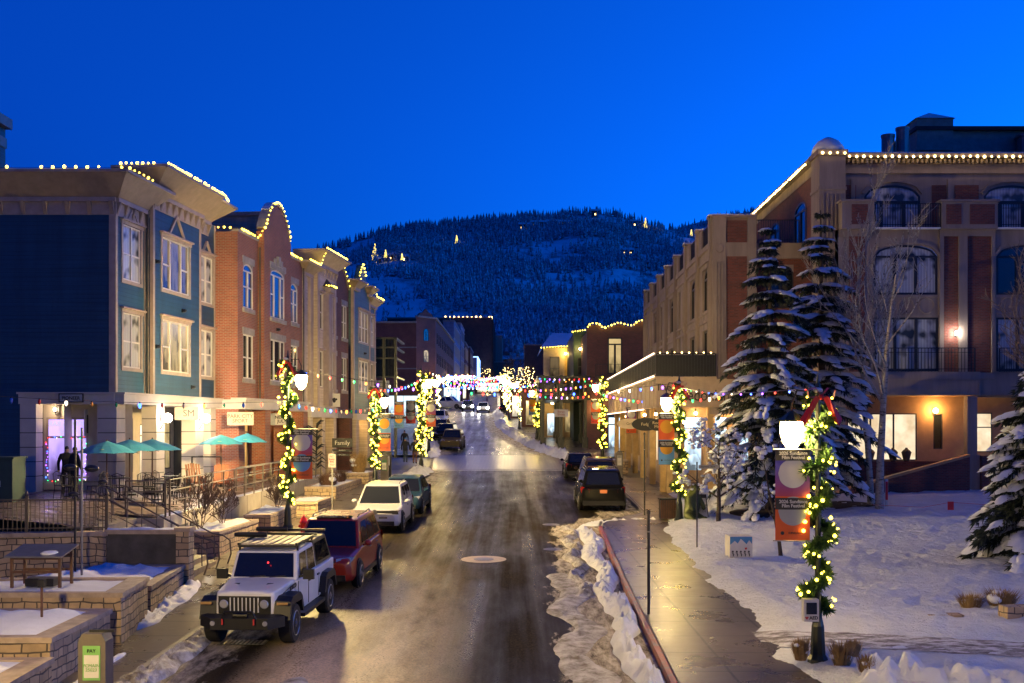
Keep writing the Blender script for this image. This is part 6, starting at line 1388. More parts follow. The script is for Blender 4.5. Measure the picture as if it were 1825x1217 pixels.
def stone_wall(label, a, b, z0, z1, th=.35, cap=True, mat=STONE, snow=0, ends=True):
    a = Vector((*a, 0)); b = Vector((*b, 0)); d = b-a; L_ = d.length; o = thing('stone_wall', label, 'wall', a, math.atan2(d.y, d.x))
    q = MB(); q.m(mat); q.box(0, L_, 0, th, z0, z1); q.build('wall', o)
    if cap: q = MB(); q.m(SCAP).box(-.04, L_+.04, -.05, th+.05, z1, z1+.11); q.build('coping', o)
    if snow:
        q = MB(); q.m(SNOW); k = int(L_/.15); V = []
        for i in range(k+1):
            for j in range(5): u = i/k; V.append((L_*u, th*(.1+.8*j/4), z1+.11+snow*(0 if j in (0, 4) else 1)*abs(mn.noise(Vector((a.x+i*.21, j*.5, 3))))*1.7-(.01 if j in (0, 4) else 0)))
        q.add(V, [(i*5+j, i*5+j+1, (i+1)*5+j+1, (i+1)*5+j) for i in range(k) for j in range(4)]); stuff(q.build('snow', o, smooth=True, uv=False))
    return o
def planter(label, P4, z0, z1, snow=.1, soil=False, th=.28, seed=0, cat='planter'):
    """P4: corners (x,y) CCW from above"""
    o = thing('stone_planter', label, cat, (P4[0][0], P4[0][1], 0)); off = Vector((-P4[0][0], -P4[0][1], 0)); q = MB(); q.m(STONE); c = MB(); c.m(SCAP)
    n = len(P4); cen = sum((Vector((*p, 0)) for p in P4), Vector())/n
    ins = [Vector((*p, 0))+(cen-Vector((*p, 0))).normalized()*th*1.35 for p in P4]
    z0s = z0 if callable(z0) else (lambda p: z0)
    for i in range(n):
        p, p2 = Vector((*P4[i], 0)), Vector((*P4[(i+1) % n], 0)); r1, r2 = ins[i], ins[(i+1) % n]
        a = [p+off, p2+off, r2+off, r1+off]
        q.prismz([(v.x, v.y) for v in a], -.2+min(z0s(v) for v in (p, p2)), z1)
        e = .05; cc = [v+(v-cen-off).normalized()*e if k < 2 else v-(v-cen-off).normalized()*e for k, v in enumerate(a)]
        c.prismz([(v.x, v.y) for v in cc], z1, z1+.1)
    q.build('wall', o); c.build('coping', o)
    q = MB(); q.m(SNOW if snow > .02 else GR); m_ = 14; V = []
    for i in range(m_+1):
        for j in range(m_+1):
            u, v = i/m_, j/m_; p = (ins[0].lerp(ins[1], u)).lerp(ins[3].lerp(ins[2], u), v) if n == 4 else None
            edge = min(u, 1-u, v, 1-v)*2
            h = snow*(.4+1.4*abs(mn.fractal(Vector((p.x*1.3, p.y*1.3, seed)), .8, 2, 3)))*min(1, edge*4+.15)
            p = p+off; ex = .16
            p = p+(p-cen-off)*(.06); V.append((p.x, p.y, z1+.03+h))
    q.add(V, [(i*(m_+1)+j, (i+1)*(m_+1)+j, (i+1)*(m_+1)+j+1, i*(m_+1)+j+1) for i in range(m_) for j in range(m_)]); stuff(q.build('snow', o, smooth=True, uv=False))
    return o
xw_ = lambda Y: -7.8-.095*(Y-20.2)
stone_wall('tall stone retaining wall below the iron picket fence', (-21, 28.4), (-10.85, 30.0), .6, 2.5, .4, snow=0)
stone_wall('dark stained concrete wall with a snowy top beside the stairs', (-10.84, 30.0), (-8.96, 30.0), .9, 2.55, .3, mat=CONC_D, snow=.08)
stone_wall('square stone pier at the foot of the stairs', (-8.94, 29.85), (-8.6, 29.85), .9, 2.62, .5)
planter('snow-filled stone planter under the dark concrete wall', [(-12.4, 25.9), (xw_(25.9), 25.9), (xw_(29.8), 29.8), (-10.9, 29.8)], lambda p: S(p.y), 1.66, .16, seed=1)
planter('higher stone planter block with the wooden shelter on it', [(-13, 23.2), (xw_(23.2), 23.2), (xw_(25.6), 25.6), (-13, 25.4)], lambda p: S(p.y), 1.9, .05, seed=2)
planter('snowy stone planter with brown stalks nearest the pay station', [(-12.6, 19.8), (-8.15, 19.8), (-8.2, 22.9), (-12.6, 22.9)], lambda p: S(p.y), 1.62, .16, seed=3)
planter('low stone planter at the bottom left corner', [(-12.6, 16.5), (-7.9, 17.2), (-8.0, 19.5), (-12.6, 19.4)], lambda p: S(p.y), 1.33, .12, seed=4)
planter('long stone planter with snow beside the stairs and vents', [(-10.4, 34.9), (-9.2, 35.3), (-9.0, 39.8), (-10.4, 39.8)], lambda p: S(p.y), 2.02, .14, seed=5)
planter('square stone planter behind the tall lamp', [(-9.6, 40.2), (-8.65, 40.2), (-8.6, 44.8), (-9.9, 44.8)], lambda p: S(p.y), 2.15, .14, seed=6)
planter('stone planter beside the no-parking sign', [(-9.3, 46.2), (-8.0, 46.2), (-7.9, 49.6), (-9.4, 49.6)], lambda p: S(p.y), 2.2, .1, seed=7)
planter('long stone planter with brown shrubs in front of the brown brick building', [(-9.8, 53.0), (-8.3, 53.0), (-8.2, 61.0), (-9.9, 61.0)], lambda p: S(p.y), 2.45, .08, seed=8)
planter('farther stone planter near the white car', [(-9.6, 61.8), (-7.9, 61.8), (-7.9, 66), (-9.5, 66)], lambda p: S(p.y), 2.7, .08, seed=9)
planter('stone planter by the far pavement on the right', [(5.9, 70.5), (7.3, 70.5), (7.3, 73), (5.9, 73)], lambda p: S(p.y), 3.15, .08, seed=10)
# terrace retaining wall with vents
o = stone_wall('pale concrete terrace wall with dark vents', (-10.5, 34.0), (-10.5, 62.0), -10, 2.7, .25, cap=False, mat=LIME); bpy.data.objects.remove([c for c in kids(o) if c.name.startswith('wall')][0])
q = MB(); q.m(plain('terrace_concrete', (.4, .36, .31), .7, var=.25, sc_=1.2)); q.box(0, 28, 0, .25, .9, 2.68); q.m(SNOW).box(0, 28, .02, .22, 2.68, 2.73)
for i in range(11): q.m(CONC_D).box(2.5*i+.5, 2.5*i+.53, -.004, 0, .9, 2.66)
q.build('wall', o)
for i, x in enumerate((1.3, 2.6)):
    q = MB(); q.m(BLACK); q.box(x, x+1.0, -.02, .0, 1.7, 2.3); q.m(STEEL)
    for k in range(7): q.box(x+.03, x+.97, -.035, -.02, 1.75+k*.075, 1.775+k*.075)
    q.build('vent', o)
stone_wall('short return wall at the head of the stairs', (-11.6, 33.85), (-10.5, 33.85), .9, 2.65, .15, cap=False, mat=MATS['terrace_concrete'])
# stairs
st = thing('outdoor_stairs', 'concrete stairs climbing from the pavement to the terrace', 'stairs', (-8.9, 31.0, 0)); q = MB(); q.m(plain('stair_concrete', (.26, .22, .18), .6, var=.3))
for i in range(9): q.box(-.3*i-.3, -.3*i-.0, 0, 2.8, .9, 1.24+.157*(i+1))
q.build('steps', st)
HR = plain('handrail_steel', (.16, .14, .13), .35, metal=.6)
for i, (y, lab) in enumerate(((31.15, 'near'), (32.4, 'middle'), (33.75, 'far'))):
    h = thing('handrail', '%s curved steel handrail of the terrace stairs' % lab, 'handrail', (-8.9, y, 0)); q = MB(); q.m(HR)
    q.tube([(.35, 0, 1.3), (.45, 0, 1.6), (.42, 0, 2.0), (.2, 0, 2.15), (-.1, 0, 2.2), (-2.7, 0, 3.62), (-3.1, 0, 3.68), (-3.1, 0, 2.7)], .024, 6); q.tube([(.05, 0, 1.85), (-2.7, 0, 3.25)], .016, 6)
    for k in range(4): x = -.05-.87*k; q.tube([(x, 0, 1.25+.52*-x), (x, 0, 2.18+.545*(-x-.1))], .018, 6)
    q.build('tube', h, uv=False)
# terrace guard rails
def guard(label, pts, h=1.1, rails=3, sp=1.6, post=.05):
    o = thing('guard_railing', label, 'railing', pts[0]); P0 = Vector(pts[0]); q = MB(); q.m(HR)
    for a, b in zip(pts, pts[1:]):
        a, b = Vector(a)-P0, Vector(b)-P0; k = max(1, round((b-a).length/sp))
        for i in range(k+1): p = a.lerp(b, i/k); q.bar(p, p+Vector((0, 0, h)), post)
        for r_ in range(rails): z = h*(1-r_*.3); q.tube([a+Vector((0, 0, z)), b+Vector((0, 0, z))], .022, 6)
    q.build('rails', o, uv=False); return o
guard('long steel guard railing along the terrace edge', [(-10.4, 34.1, 2.7), (-10.4, 50, 2.7), (-10.4, 61, 2.7)])
guard('short guard railing at the head of the stairs', [(-11.7, 34.0, 2.67), (-10.5, 34.0, 2.67)])
guard('ramp railing further along the terrace by the brick arcade', [(-11.3, 46, 2.75), (-11.3, 56, 2.75)], .95, 2)
# picket fence
pf = thing('picket_fence', 'brown iron picket fence on top of the stone retaining wall', 'fence', (-21, 28.6, 2.61), math.atan2(1.6, 10.15)); q = MB(); q.m(plain('iron_fence', (.09, .075, .06), .5, metal=.3)); FL = 10.25
q.bar((0, 0, .86), (FL, 0, .86), .05, .04); q.bar((0, 0, .1), (FL, 0, .1), .04, .03)
for i in range(int(FL/.115)): q.bar((i*.115, 0, .02), (i*.115, 0, .86), .02)
q.build('pickets', pf, uv=False); 
for i in range(6):
    q = MB(); q.m(MATS['iron_fence']); x = .03+i*(FL-.06)/5; q.bar((x, 0, 0), (x, 0, .95), .08); q.lathe((x, 0, .95), [(.03, 0), (.055, .05), (.01, .16)], 8); q.build('post', pf, uv=False)
# umbrellas
UMB = plain('umbrella_canvas', (.05, .30, .42), .6, var=.3, sc_=1.5); YL = plain('umbrella_yellow_mark', (.6, .5, .05), .6)
def umbrella(x, y, r, label, ztop):
    zb = tz(x); o = thing('patio_umbrella', label, 'umbrella', (x, y, zb), rnd.random(), 'teal umbrellas on the terrace'); h = ztop-zb
    q = MB(); q.m(UMB); n = 8; V = [(0, 0, h)]
    for k in range(n*2):
        a = math.pi*k/n; rr_ = r*(1 if k % 2 == 0 else .93); V.append((rr_*math.cos(a), rr_*math.sin(a), h-.42 if k % 2 == 0 else h-.40))
    V2 = [(r*.5*math.cos(math.pi*k/n), r*.5*math.sin(math.pi*k/n), h-.17) for k in range(2*n)]
    q.add(V+V2, [(0, 2*n+1+k, 2*n+1+(k+1) % (2*n)) for k in range(2*n)]+[(2*n+1+k, 1+k, 1+(k+1) % (2*n), 2*n+1+(k+1) % (2*n)) for k in range(2*n)]); c = q.build('canopy', o)
    q = MB(); q.m(YL)
    for k in (0, 2, 5): a = math.pi*(k+.5)/4; q.lathe((r*.72*math.cos(a), r*.72*math.sin(a), h-.285), [(.09, 0), (.07, .012)], 8)
    q.build('printed_mark', o)
    q = MB(); q.m(WOOD).tube([(0, 0, 0), (0, 0, h+.05)], .025, 8); q.build('pole', o); q = MB(); q.m(BLACK).lathe((0, 0, 0), [(.25, 0), (.25, .06), (.05, .1), (.05, .3)], 12); q.build('base', o)
    for k in range(8): a = math.pi*k/4; q = MB(); q.m(BLACK).bar((0, 0, h-.25), (r*.97*math.cos(a), r*.97*math.sin(a), h-.44), .015); q.build('rib', o)
umbrella(-14.3, 39.6, 1.12, 'leftmost teal umbrella, by the violet-lit bar window', 4.9); umbrella(-13.8, 40.5, 1.05, 'second teal umbrella from the left', 4.95); umbrella(-13.3, 41.5, 1.1, 'third teal umbrella, in front of the lit pillars', 4.95)
umbrella(-12.5, 48.2, 1.0, 'teal umbrella before the brick corner', 5.05); umbrella(-11.85, 50.2, .95, 'rightmost teal umbrella, in front of the brick arcade', 5.1)
# tables and chairs
def table(x, y):
    o = thing('bistro_table', 'round black bistro table on the terrace', 'table', (x, y, tz(x)), rnd.random(), 'black tables on the terrace'); q = MB(); q.m(BLACK).lathe((0, 0, .72), [(.38, 0), (.38, .03)], 16); q.build('top', o); q = MB(); q.m(BLACK).lathe((0, 0, 0), [(.22, 0), (.2, .03), (.03, .06), (.03, .72)], 10); q.build('pedestal', o)
def mk_chair():
    o = thing('metal_chair', 'black metal chair around the terrace tables', 'chair', (0, 0, 0), 0, 'black chairs on the terrace'); q = MB(); q.m(BLACK).box(-.2, .2, -.2, .2, .43, .46); q.build('seat', o)
    q = MB(); q.m(BLACK)
    q.tube([(-.19, .19, .45), (-.2, .25, .85), (0, .27, .93), (.2, .25, .85), (.19, .19, .45)], .014, 5)
    for i in range(5): q.bar((-.14+.07*i, .2, .46), (-.14+.07*i, .26, .87), .012)
    q.build('backrest', o)
    for sx_ in (-1, 1):
        for sy in (-1, 1): q = MB(); q.m(BLACK).tube([(sx_*.18, sy*.18, .44), (sx_*.21, sy*.22, 0)], .013, 5); q.build('leg', o)
    return o
for (x, y) in [(-14.8, 38.2), (-13.5, 38.6), (-12.6, 39.6), (-12.6, 41.6), (-11.8, 38), (-15.6, 39.5)]: table(x, y)
c0 = mk_chair(); first = True
CHM = {}
for c in COL.objects:
    if c.parent: CHM.setdefault(c.parent.name, []).append(c)
for (x, y) in [(-14.8, 38.2), (-13.5, 38.6), (-12.6, 39.6), (-12.6, 41.6), (-11.8, 38)]:
    for k in range(3):
        a = rnd.random()*.8+k*2.1; o = c0 if first else copy_tree(c0, None, CHM); first = False
        o.location = (x+.6*math.cos(a), y+.6*math.sin(a), tz(x)); o.rotation_euler = (0, 0, a-math.pi/2)
def adirondack(x, y, rz, label):
    o = thing('rocking_chair', label, 'rocking chair', (x, y, tz(x)), rz); RW = plain('red_brown_wood', (.22, .07, .03), .5, var=.3)
    q = MB(); q.m(RW)
    for i in range(6): q.box(-.28, .28, -.25+i*.09, -.18+i*.09, .38-i*.015, .40-i*.015)
    q.build('seat', o); q = MB(); q.m(RW)
    for i in range(6): q.bar((-.25+i*.1, .28, .32), (-.25+i*.1, .62, 1.12-abs(i-2.5)*.02), .08, .02)
    q.build('backrest', o)
    for s_ in (-1, 1):
        q = MB(); q.m(RW); q.bar((s_*.33, -.3, .58), (s_*.33, .42, .58), .1, .025); q.build('armrest', o)
        q = MB(); q.m(RW); q.bar((s_*.3, -.25, .05), (s_*.3, -.25, .57), .05); q.bar((s_*.3, .3, .05), (s_*.3, .3, .57), .05); q.build('leg', o)
        q = MB(); q.m(RW); q.tube([(s_*.3, -.45, .1), (s_*.3, -.2, .03), (s_*.3, .2, .03), (s_*.3, .6, .13)], .025, 5); q.build('rocker', o)
adirondack(-12.5, 44.4, R(30), 'red-brown wooden rocking chair on the terrace, left of the pair'); adirondack(-11.7, 45.2, R(15), 'red-brown wooden rocking chair on the terrace, right of the pair')
wf = thing('windbreak_frame', 'black rectangular windbreak frame behind the rocking chairs', 'windbreak', (-13.2, 46.3, 2.9)); q = MB(); q.m(BLACK)
for a, b in (((0, 0, 0), (0, 0, 1.25)), ((1.2, 0, 0), (1.2, 0, 1.25)), ((0, 0, 1.25), (1.2, 0, 1.25)), ((0, 0, .2), (1.2, 0, .2))): q.bar(a, b, .06)
q.build('frame', wf)
# signs on the arcade
p = P(127, 709, 41.75); sg = thing('hanging_sign', 'grey sign in a black frame above the violet-lit bar window', 'sign', p); q = MB(); q.m(plain('sign_grey', (.35, .38, .42), .5)).box(-.42, .42, -.03, .03, -.13, .13); q.m(BLACK).box(-.46, -.42, -.04, .04, -.17, .17).box(.42, .46, -.04, .04, -.17, .17).box(-.42, .42, -.04, .04, .13, .17).box(-.42, .42, -.04, .04, -.17, -.13); q.build('sign_board', sg); text('PIONEER', .17, BLACK, sg, (0, -.036, -.01), bold=.004)
sg = thing('wall_sign', 'bar sign with a dog picture and brown letters behind the pillars', 'sign', LW(bh, 1.0, 1.4, 2.55)); sg.rotation_euler = (0, 0, TH); q = MB(); q.m(WHITE).box(-.6, 1.7, -.03, .03, -.5, .5); q.m(BLACK).box(-.5, -.1, -.04, -.03, -.4, .3).box(.25, 1.4, -.04, -.03, -.42, -.02); q.build('sign_board', sg); text("COLLIE'S", .3, WOOD, sg, (.75, -.04, .28)); text('SPORTS', .22, WHITE, sg, (.8, -.05, -.22))
sg = thing('wall_sign', 'cream sign with a dark monogram between the globe lamps', 'sign', LW(bh, 5.6, -.5, 2.95)); q = MB(); q.m(plain('gold_sign', (.45, .38, .25), .5)).box(-.5, .5, -.03, .03, -.28, .28); q.build('sign_board', sg); text('SM', .4, BLACK, sg, (.1, -.04, 0))
sg = thing('wall_sign', 'gold two-line shop sign at the near corner of the brick arcade', 'sign', LW(br, -.9, -.3, 2.75)); q = MB(); q.m(MATS['gold_sign']).box(-.45, .75, -.02, .02, -.3, .3); q.build('sign_board', sg); text('PARK CITY\nSPORT', .24, WOOD, sg, (.15, -.03, 0))
sg = thing('wall_sign', 'square white monogram sign on a grey board under the brick arcade', 'sign', LW(br, 5.0, -.45, 2.75)); q = MB(); q.m(plain('sign_grey', (.35, .38, .42), .5)).box(-.6, .6, -.02, .02, -.3, .3); q.m(WHITE).box(-.25, .3, -.03, -.02, -.28, .28); q.build('sign_board', sg); text('NEXT\nJUL', .22, BLACK, sg, (.02, -.035, 0), bold=.005)
sg = thing('wall_sign', 'black shop signs with white script in the brown building doorway', 'sign', P(610, 790, 66)); q = MB(); q.m(BLACK).box(-.6, .6, -.02, .02, -.25, .3).box(-.6, .6, -.02, .02, -.5, -.35).box(-.6, .6, -.02, .02, -.75, -.6); q.build('sign_board', sg); text('Family', .35, WHITE, sg, (0, -.03, .02)); text('JEWELRY', .1, WHITE, sg, (0, -.03, -.42)); text('GALLERY', .1, WHITE, sg, (0, -.03, -.67))
sg = thing('wall_sign', 'small white sign with a black bee on the cream building', 'sign', LW(cr_, 4.9, -.5, zc(6.95))); q = MB(); q.m(WHITE).box(-.35, .35, -.02, .02, -.4, .4); q.m(BLACK).ball((0, -.03, 0), .1, 8, 5, 1.6); q.ball((-.12, -.03, .05), .07, 6, 4); q.ball((.12, -.03, .05), .07, 6, 4); q.build('sign_board', sg)
# hanging heater / sculpture posts
pp = thing('metal_pole', 'thin dark metal pole rising from the snowy planter, left of the two', 'pole', (-10.9, 28.0, 1.7)); q = MB(); q.m(BLACK).tube([(0, 0, 0), (0, 0, 3.9)], .03, 6); q.build('shaft', pp)
pp = thing('metal_pole', 'second thin grey pole with dark oval vanes, right of the other', 'pole', (-10.35, 27.0, 1.7)); q = MB(); q.m(STEEL).tube([(0, 0, 0), (0, 0, 3.7)], .028, 6); q.build('shaft', pp)
for k, (x, z, w_) in enumerate(((-.28, 2.75, .17), (.24, 2.72, .18), (-.2, 2.1, .13), (.5, 2.4, .12))): q = MB(); q.m(BLACK).ball((x, 0, z), w_, 10, 6, .5); q.bar((0, 0, z), (x, 0, z), .02); q.build('vane', pp, smooth=True)
# wooden shelter on the planter
ws_ = thing('wooden_shelter', 'small open wooden shelter with a tin roof standing on the planter', 'shelter', (-10.65, 23.9, 2.0)); ws_.scale = (.68, .8, 1.05); q = MB(); q.m(WOOD)
for x in (0, 1.5):
    for y in (0, .8): q = MB(); q.m(WOOD).box(x-.04, x+.04, y-.04, y+.04, 0, .62+.1*y); q.build('post', ws_)
q = MB(); q.m(WOOD).bar((0, 0, .6), (1.5, 0, .6), .06).bar((0, 0, .32), (1.5, 0, .32), .05).bar((0, .8, .6), (1.5, .8, .6), .06).bar((0, .8, .3), (1.5, .8, .3), .05); q.build('crossbar', ws_)
q = MB(); q.m(STEEL).add([(-.15, -.2, .62), (1.65, -.2, .62), (1.65, 1.0, .78), (-.15, 1.0, .78), (-.15, -.2, .65), (1.65, -.2, .65), (1.65, 1.0, .81), (-.15, 1.0, .81)], [(3, 2, 1, 0), (4, 5, 6, 7), (0, 1, 5, 4), (1, 2, 6, 5), (3, 0, 4, 7)]); q.build('roof', ws_); q = MB(); q.m(SNOW).ball((1.1, .2, .68), .3, 10, 5, .18); q.build('snow', ws_, smooth=True)
q = MB(); q.m(BLACK); q.box(.3, 1.2, .2, .7, 0, .16); q.build('bench', ws_)
tg = thing('pole_lamp', 'short brown post with a small box head by the wooden shelter', 'post', (-9.05, 21.6, 1.65)); q = MB(); q.m(WOOD).tube([(0, 0, 0), (0, 0, .72)], .025, 6); q.build('post', tg); q = MB(); q.m(BLACK).box(-.06, .06, -.06, .06, .7, .85); q.build('head', tg)
# pay station at the bottom left
def pay(x, y, label, w_=.44, h=1.35, panel=(.18, .42, .12), rz=0):
    o = thing('pay_station', label, 'pay station', (x, y, S(y)), rz); q = MB(); q.m(plain('station_body', (.14, .12, .10), .4)); pts = [(-w_/2, 0), (w_/2, 0), (w_/2, h-.12), (w_*.36, h), (-w_*.36, h), (-w_/2, h-.12)]; q.prism(pts, -.18, .18); q.build('body', o)
    q = MB(); q.m(plain('station_label_%g' % panel[0], panel, .5, var=0)).box(-w_*.32, w_*.32, -.192, -.18, h*.45, h*.86); q.m(WHITE).box(-w_*.27, w_*.27, -.196, -.192, h*.48, h*.75); q.build('label_panel', o); text('PAY', .08, BLACK, o, (0, -.2, h*.8)); text('PCMAIN\n25023', .075, MATS['station_label_%g' % panel[0]], o, (0, -.2, h*.6)); q = MB(); q.m(BLACK); q.box(-.1, .3, -.02, .02, h, h+.04); q.build('solar_panel', o)
pay(-6.75, 18.2, 'bronze pay station with a green label in the bottom left corner')
pay(-7.15, 63.0, 'green pay station behind the dark blue car', .42, 1.45, (.05, .16, .08)); pay(6.35, 66.5, 'black pay station beside the parked cars on the right', .42, 1.5, (.3, .3, .28))
for x, y, lab in ((-7.45, 66.5, 'dark newspaper stand behind the green pay station'),):
    o = thing('news_stand', lab, 'news stand', (x, y, S(y))); q = MB(); q.m(BLACK).box(-.3, .3, -.2, .2, 0, 1.5); q.build('cabinet', o); q = MB(); q.m(WHITE).box(-.22, .22, -.21, -.2, .7, 1.3); q.build('poster', o)
# utility cabinet
o = thing('utility_cabinet', 'dark teal utility cabinet at the foot of the blue wall', 'cabinet', (-18.0, 36.5, 2.95)); q = MB(); q.m(plain('cabinet_teal', (.02, .05, .05), .5)).box(-.6, 1.75, 0, 1, 0, 1.4).box(-.65, 1.8, -.04, 1.04, 1.4, 1.47); q.build('body', o); q = MB(); q.m(YL).box(1.0, 1.25, -.01, 0, 1.15, 1.25).m(WHITE).box(1.3, 1.36, -.012, 0, .5, .7); q.build('sticker', o)
# hydrant
o = thing('fire_hydrant', 'red fire hydrant between the tall lamp and the red car', 'hydrant', (-7.35, 39.6, S(39.6))); q = MB(); HY_ = plain('hydrant_red', (.5, .015, .02), .3, var=.15); q.m(HY_).lathe((0, 0, 0), [(.17, 0), (.17, .05), (.12, .08), (.12, .5), (.15, .52), (.15, .57), (.12, .6), (.1, .7), (.04, .75), (.04, .8)], 14); q.build('barrel', o, smooth=True)
for s_ in (-1, 1): q = MB(); q.m(HY_).lathe((s_*.12, 0, .42), [(.05, -.06), (.05, .06), (.065, .06), (.065, .09)][::1 if s_ > 0 else 1], 8, 'x'); q.build('nozzle', o)
# signs on posts
o = thing('parking_sign', 'white no-parking sign with red lettering on a steel post', 'sign', (-7.45, 46.5, S(46.5))); q = MB(); q.m(STEEL).bar((0, 0, 0), (0, 0, 2.7), .05); q.build('post', o); q = MB(); q.m(WHITE).box(-.15, .15, -.04, -.03, 2.0, 2.55); q.build('sign_board', o); text('NO', .12, PR['rd'], o, (0, -.045, 2.45)); text('PARK\nING', .1, PR['rd'], o, (0, -.045, 2.28), bold=.003); text('2AM-6AM\nTOW', .05, PR['bk'], o, (0, -.045, 2.1))
for x, y, h, lab in ((3.2, 26.3, 2.4, 'black steel post standing alone on the right pavement'), (5.5, 46.6, 3.4, 'taller black post beyond the parking bay'), ):
    o = thing('steel_post', lab, 'post', (x, y, S(y))); q = MB(); q.m(BLACK).tube([(0, 0, 0), (0, 0, h)], .035, 8); q.lathe((0, 0, h), [(.045, -.05), (.045, .02), (.01, .05)], 8); q.build('shaft', o); q = MB(); q.m(STEEL).lathe((0, 0, h*.8), [(.045, 0), (.045, .03)], 8); q.build('collar', o)
o = thing('street_sign', 'thin black pole with a small white street sign near the bare tree', 'sign', (6.0, 36.4, S(36.4))); q = MB(); q.m(BLACK).tube([(0, 0, 0), (0, 0, 2.9)], .025, 6); q.build('post', o); q = MB(); q.m(plain('pale_sign', (.4, .38, .3), .5)).box(.05, .72, -.01, .01, 2.68, 2.8); q.build('sign_board', o); text('TOWN', .08, BLACK, o, (.25, -.015, 2.74)); text('Park', .08, BLACK, o, (.52, -.015, 2.74))
# mural box
o = thing('mural_cabinet', 'low utility box painted with snowy mountains and dancing figures', 'cabinet', (6.52, 33.6, S(33.6))); q = MB(); q.m(WHITE).box(0, .68, 0, .75, 0, .85); q.build('body', o)
q = MB(); q.m(plain('mural_sky', (.05, .22, .45), .5, var=.1)).box(.01, .67, -.006, -.0, .55, .84); q.m(WHITE).prism([(.01, .5), (.67, .5), (.67, .62), (.58, .74), (.5, .62), (.42, .7), (.33, .78), (.24, .64), (.15, .72), (.01, .6)], -.01, -.006); q.m(PR['bk'])
for i in range(5):
    x = .09+i*.12; q.lathe((x, -.008, .4), [(.03, 0), (.03, -.004)], 8, 'y'); q.bar((x, -.012, .37), (x+.02, -.012, .27), .03, .004); q.bar((x, -.012, .34), (x-.05, -.012, .38), .012, .004); q.bar((x+.01, -.012, .34), (x+.06, -.012, .3), .012, .004); q.bar((x+.02, -.012, .28), (x-.02, -.012, .2), .014, .004); q.bar((x+.02, -.012, .28), (x+.05, -.012, .2), .014, .004)
q.m(PR['rd']).add([(.48, -.014, .44), (.52, -.014, .5), (.5, -.014, .53), (.48, -.014, .51), (.46, -.014, .53), (.44, -.014, .5)], [(0, 1, 2, 3, 4, 5)]); q.build('mural', o)
# sandwich board, bin
o = thing('sandwich_board', 'black sandwich board with a white menu panel by the bare tree', 'sign', (7.45, 44.8, S(44.8)), R(-8)); q = MB(); q.m(BLACK); q.add([(-.4, -.35, 0), (.4, -.35, 0), (.3, 0, 1.05), (-.3, 0, 1.05), (-.4, .35, 0), (.4, .35, 0)], [(0, 1, 2, 3), (3, 2, 5, 4), (0, 3, 4), (1, 5, 2)]); q.build('frame', o); q = MB(); q.m(WHITE).add([(-.22, -.32, .12), (.36, -.32, .12), (.27, -.06, .9), (-.14, -.06, .9)], [(0, 1, 2, 3)]); q.build('menu_panel', o)
mt = text('MEXICAN\nCUISINE\nTACOS', .13, BLACK, o, (.07, -.215, .5), (R(71), 0, 0))
o = thing('litter_bin', 'square slatted litter bin at the foot of the restaurant lamp', 'bin', (6.25, 45.2, S(45.2))); q = MB(); q.m(BLACK).box(-.3, .3, -.3, .3, .05, .8); q.m(DGREEN).box(-.34, .34, -.34, .34, .8, .86)
for i in range(9): q.m(WOOD).box(-.3+i*.07, -.25+i*.07, -.32, -.3, .05, .8)
q.build('body', o)
# snow stake and flags
o = thing('snow_stake', 'white and red marker stake in the lawn snow before the aspens', 'stake', (15.35, 46.0, lawn_z(15.35, 46)-.1)); q = MB(); q.m(WHITE).box(-.06, .06, -.03, .03, 0, 1.2); q.m(PR['rd']).box(-.05, .05, -.034, -.03, .35, 1.1); q.m(BLACK).box(-.07, .07, -.035, .035, 0, .1); q.build('stake', o)
o = thing('warning_rope', 'red warning flag on a thin rope across the lawn', 'rope', (17.2, 44, lawn_z(17.2, 44)-.05)); q = MB(); q.m(PR['rd']); q.tube([(-2.6, 1.5, .15), (-.9, .5, .12), (0, 0, .35), (2.5, -.3, .2), (4.5, -.5, .3)], .008, 4); q.build('rope', o, uv=False); q = MB(); q.m(PR['rd']).box(-.12, .12, -.01, .01, .05, .38); q.build('flag', o)
# low garden wall on the right, dormant grasses
stone_wall('low dry-stone garden wall half buried in lawn snow', (11.0, 24.9), (17.5, 25.6), .9, 1.42, .4, cap=False, snow=0); stone_wall('end stones of the garden wall poking out of the snow', (9.4, 25.3), (10.2, 25.3), .9, 1.18, .35, cap=False)
GRS = plain('dry_grass', (.33, .21, .08), .8, var=.4, sc_=8)
def tuft(x, y, z, r, h, n, label, mat=GRS, group=None, snow=True, flop=.5):
    o = thing('dry_grass_tuft', label, 'plant', (x, y, z), 0, group); q = MB(); q.m(mat); rr = random.Random(int(x*31+y*17))
    for i in range(n):
        a = rr.uniform(0, 6.28); d = rr.random()**.5*r*.5; b = Vector((d*math.cos(a), d*math.sin(a), 0)); t_ = b+Vector((math.cos(a)*r*flop*rr.random()*1.5, math.sin(a)*r*flop*rr.random()*1.5, h*rr.uniform(.5, 1.1))); m_ = b.lerp(t_, .5)+Vector((0, 0, h*.1)); w_ = Vector((-math.sin(a), math.cos(a), 0))*.009
        q.add([b-w_, b+w_, m_+w_, m_-w_, t_], [(0, 1, 2, 3), (3, 2, 4)])
    q.build('blades', o, uv=False)
    if snow:
        q = MB(); q.m(SNOW)
        for i in range(4): q.ball((rr.uniform(-r, r)*.5, rr.uniform(-r, r)*.5, h*rr.uniform(.3, .7)), r*.28, 8, 5, .6)
        stuff(q.build('snow', o, uv=False, smooth=True))
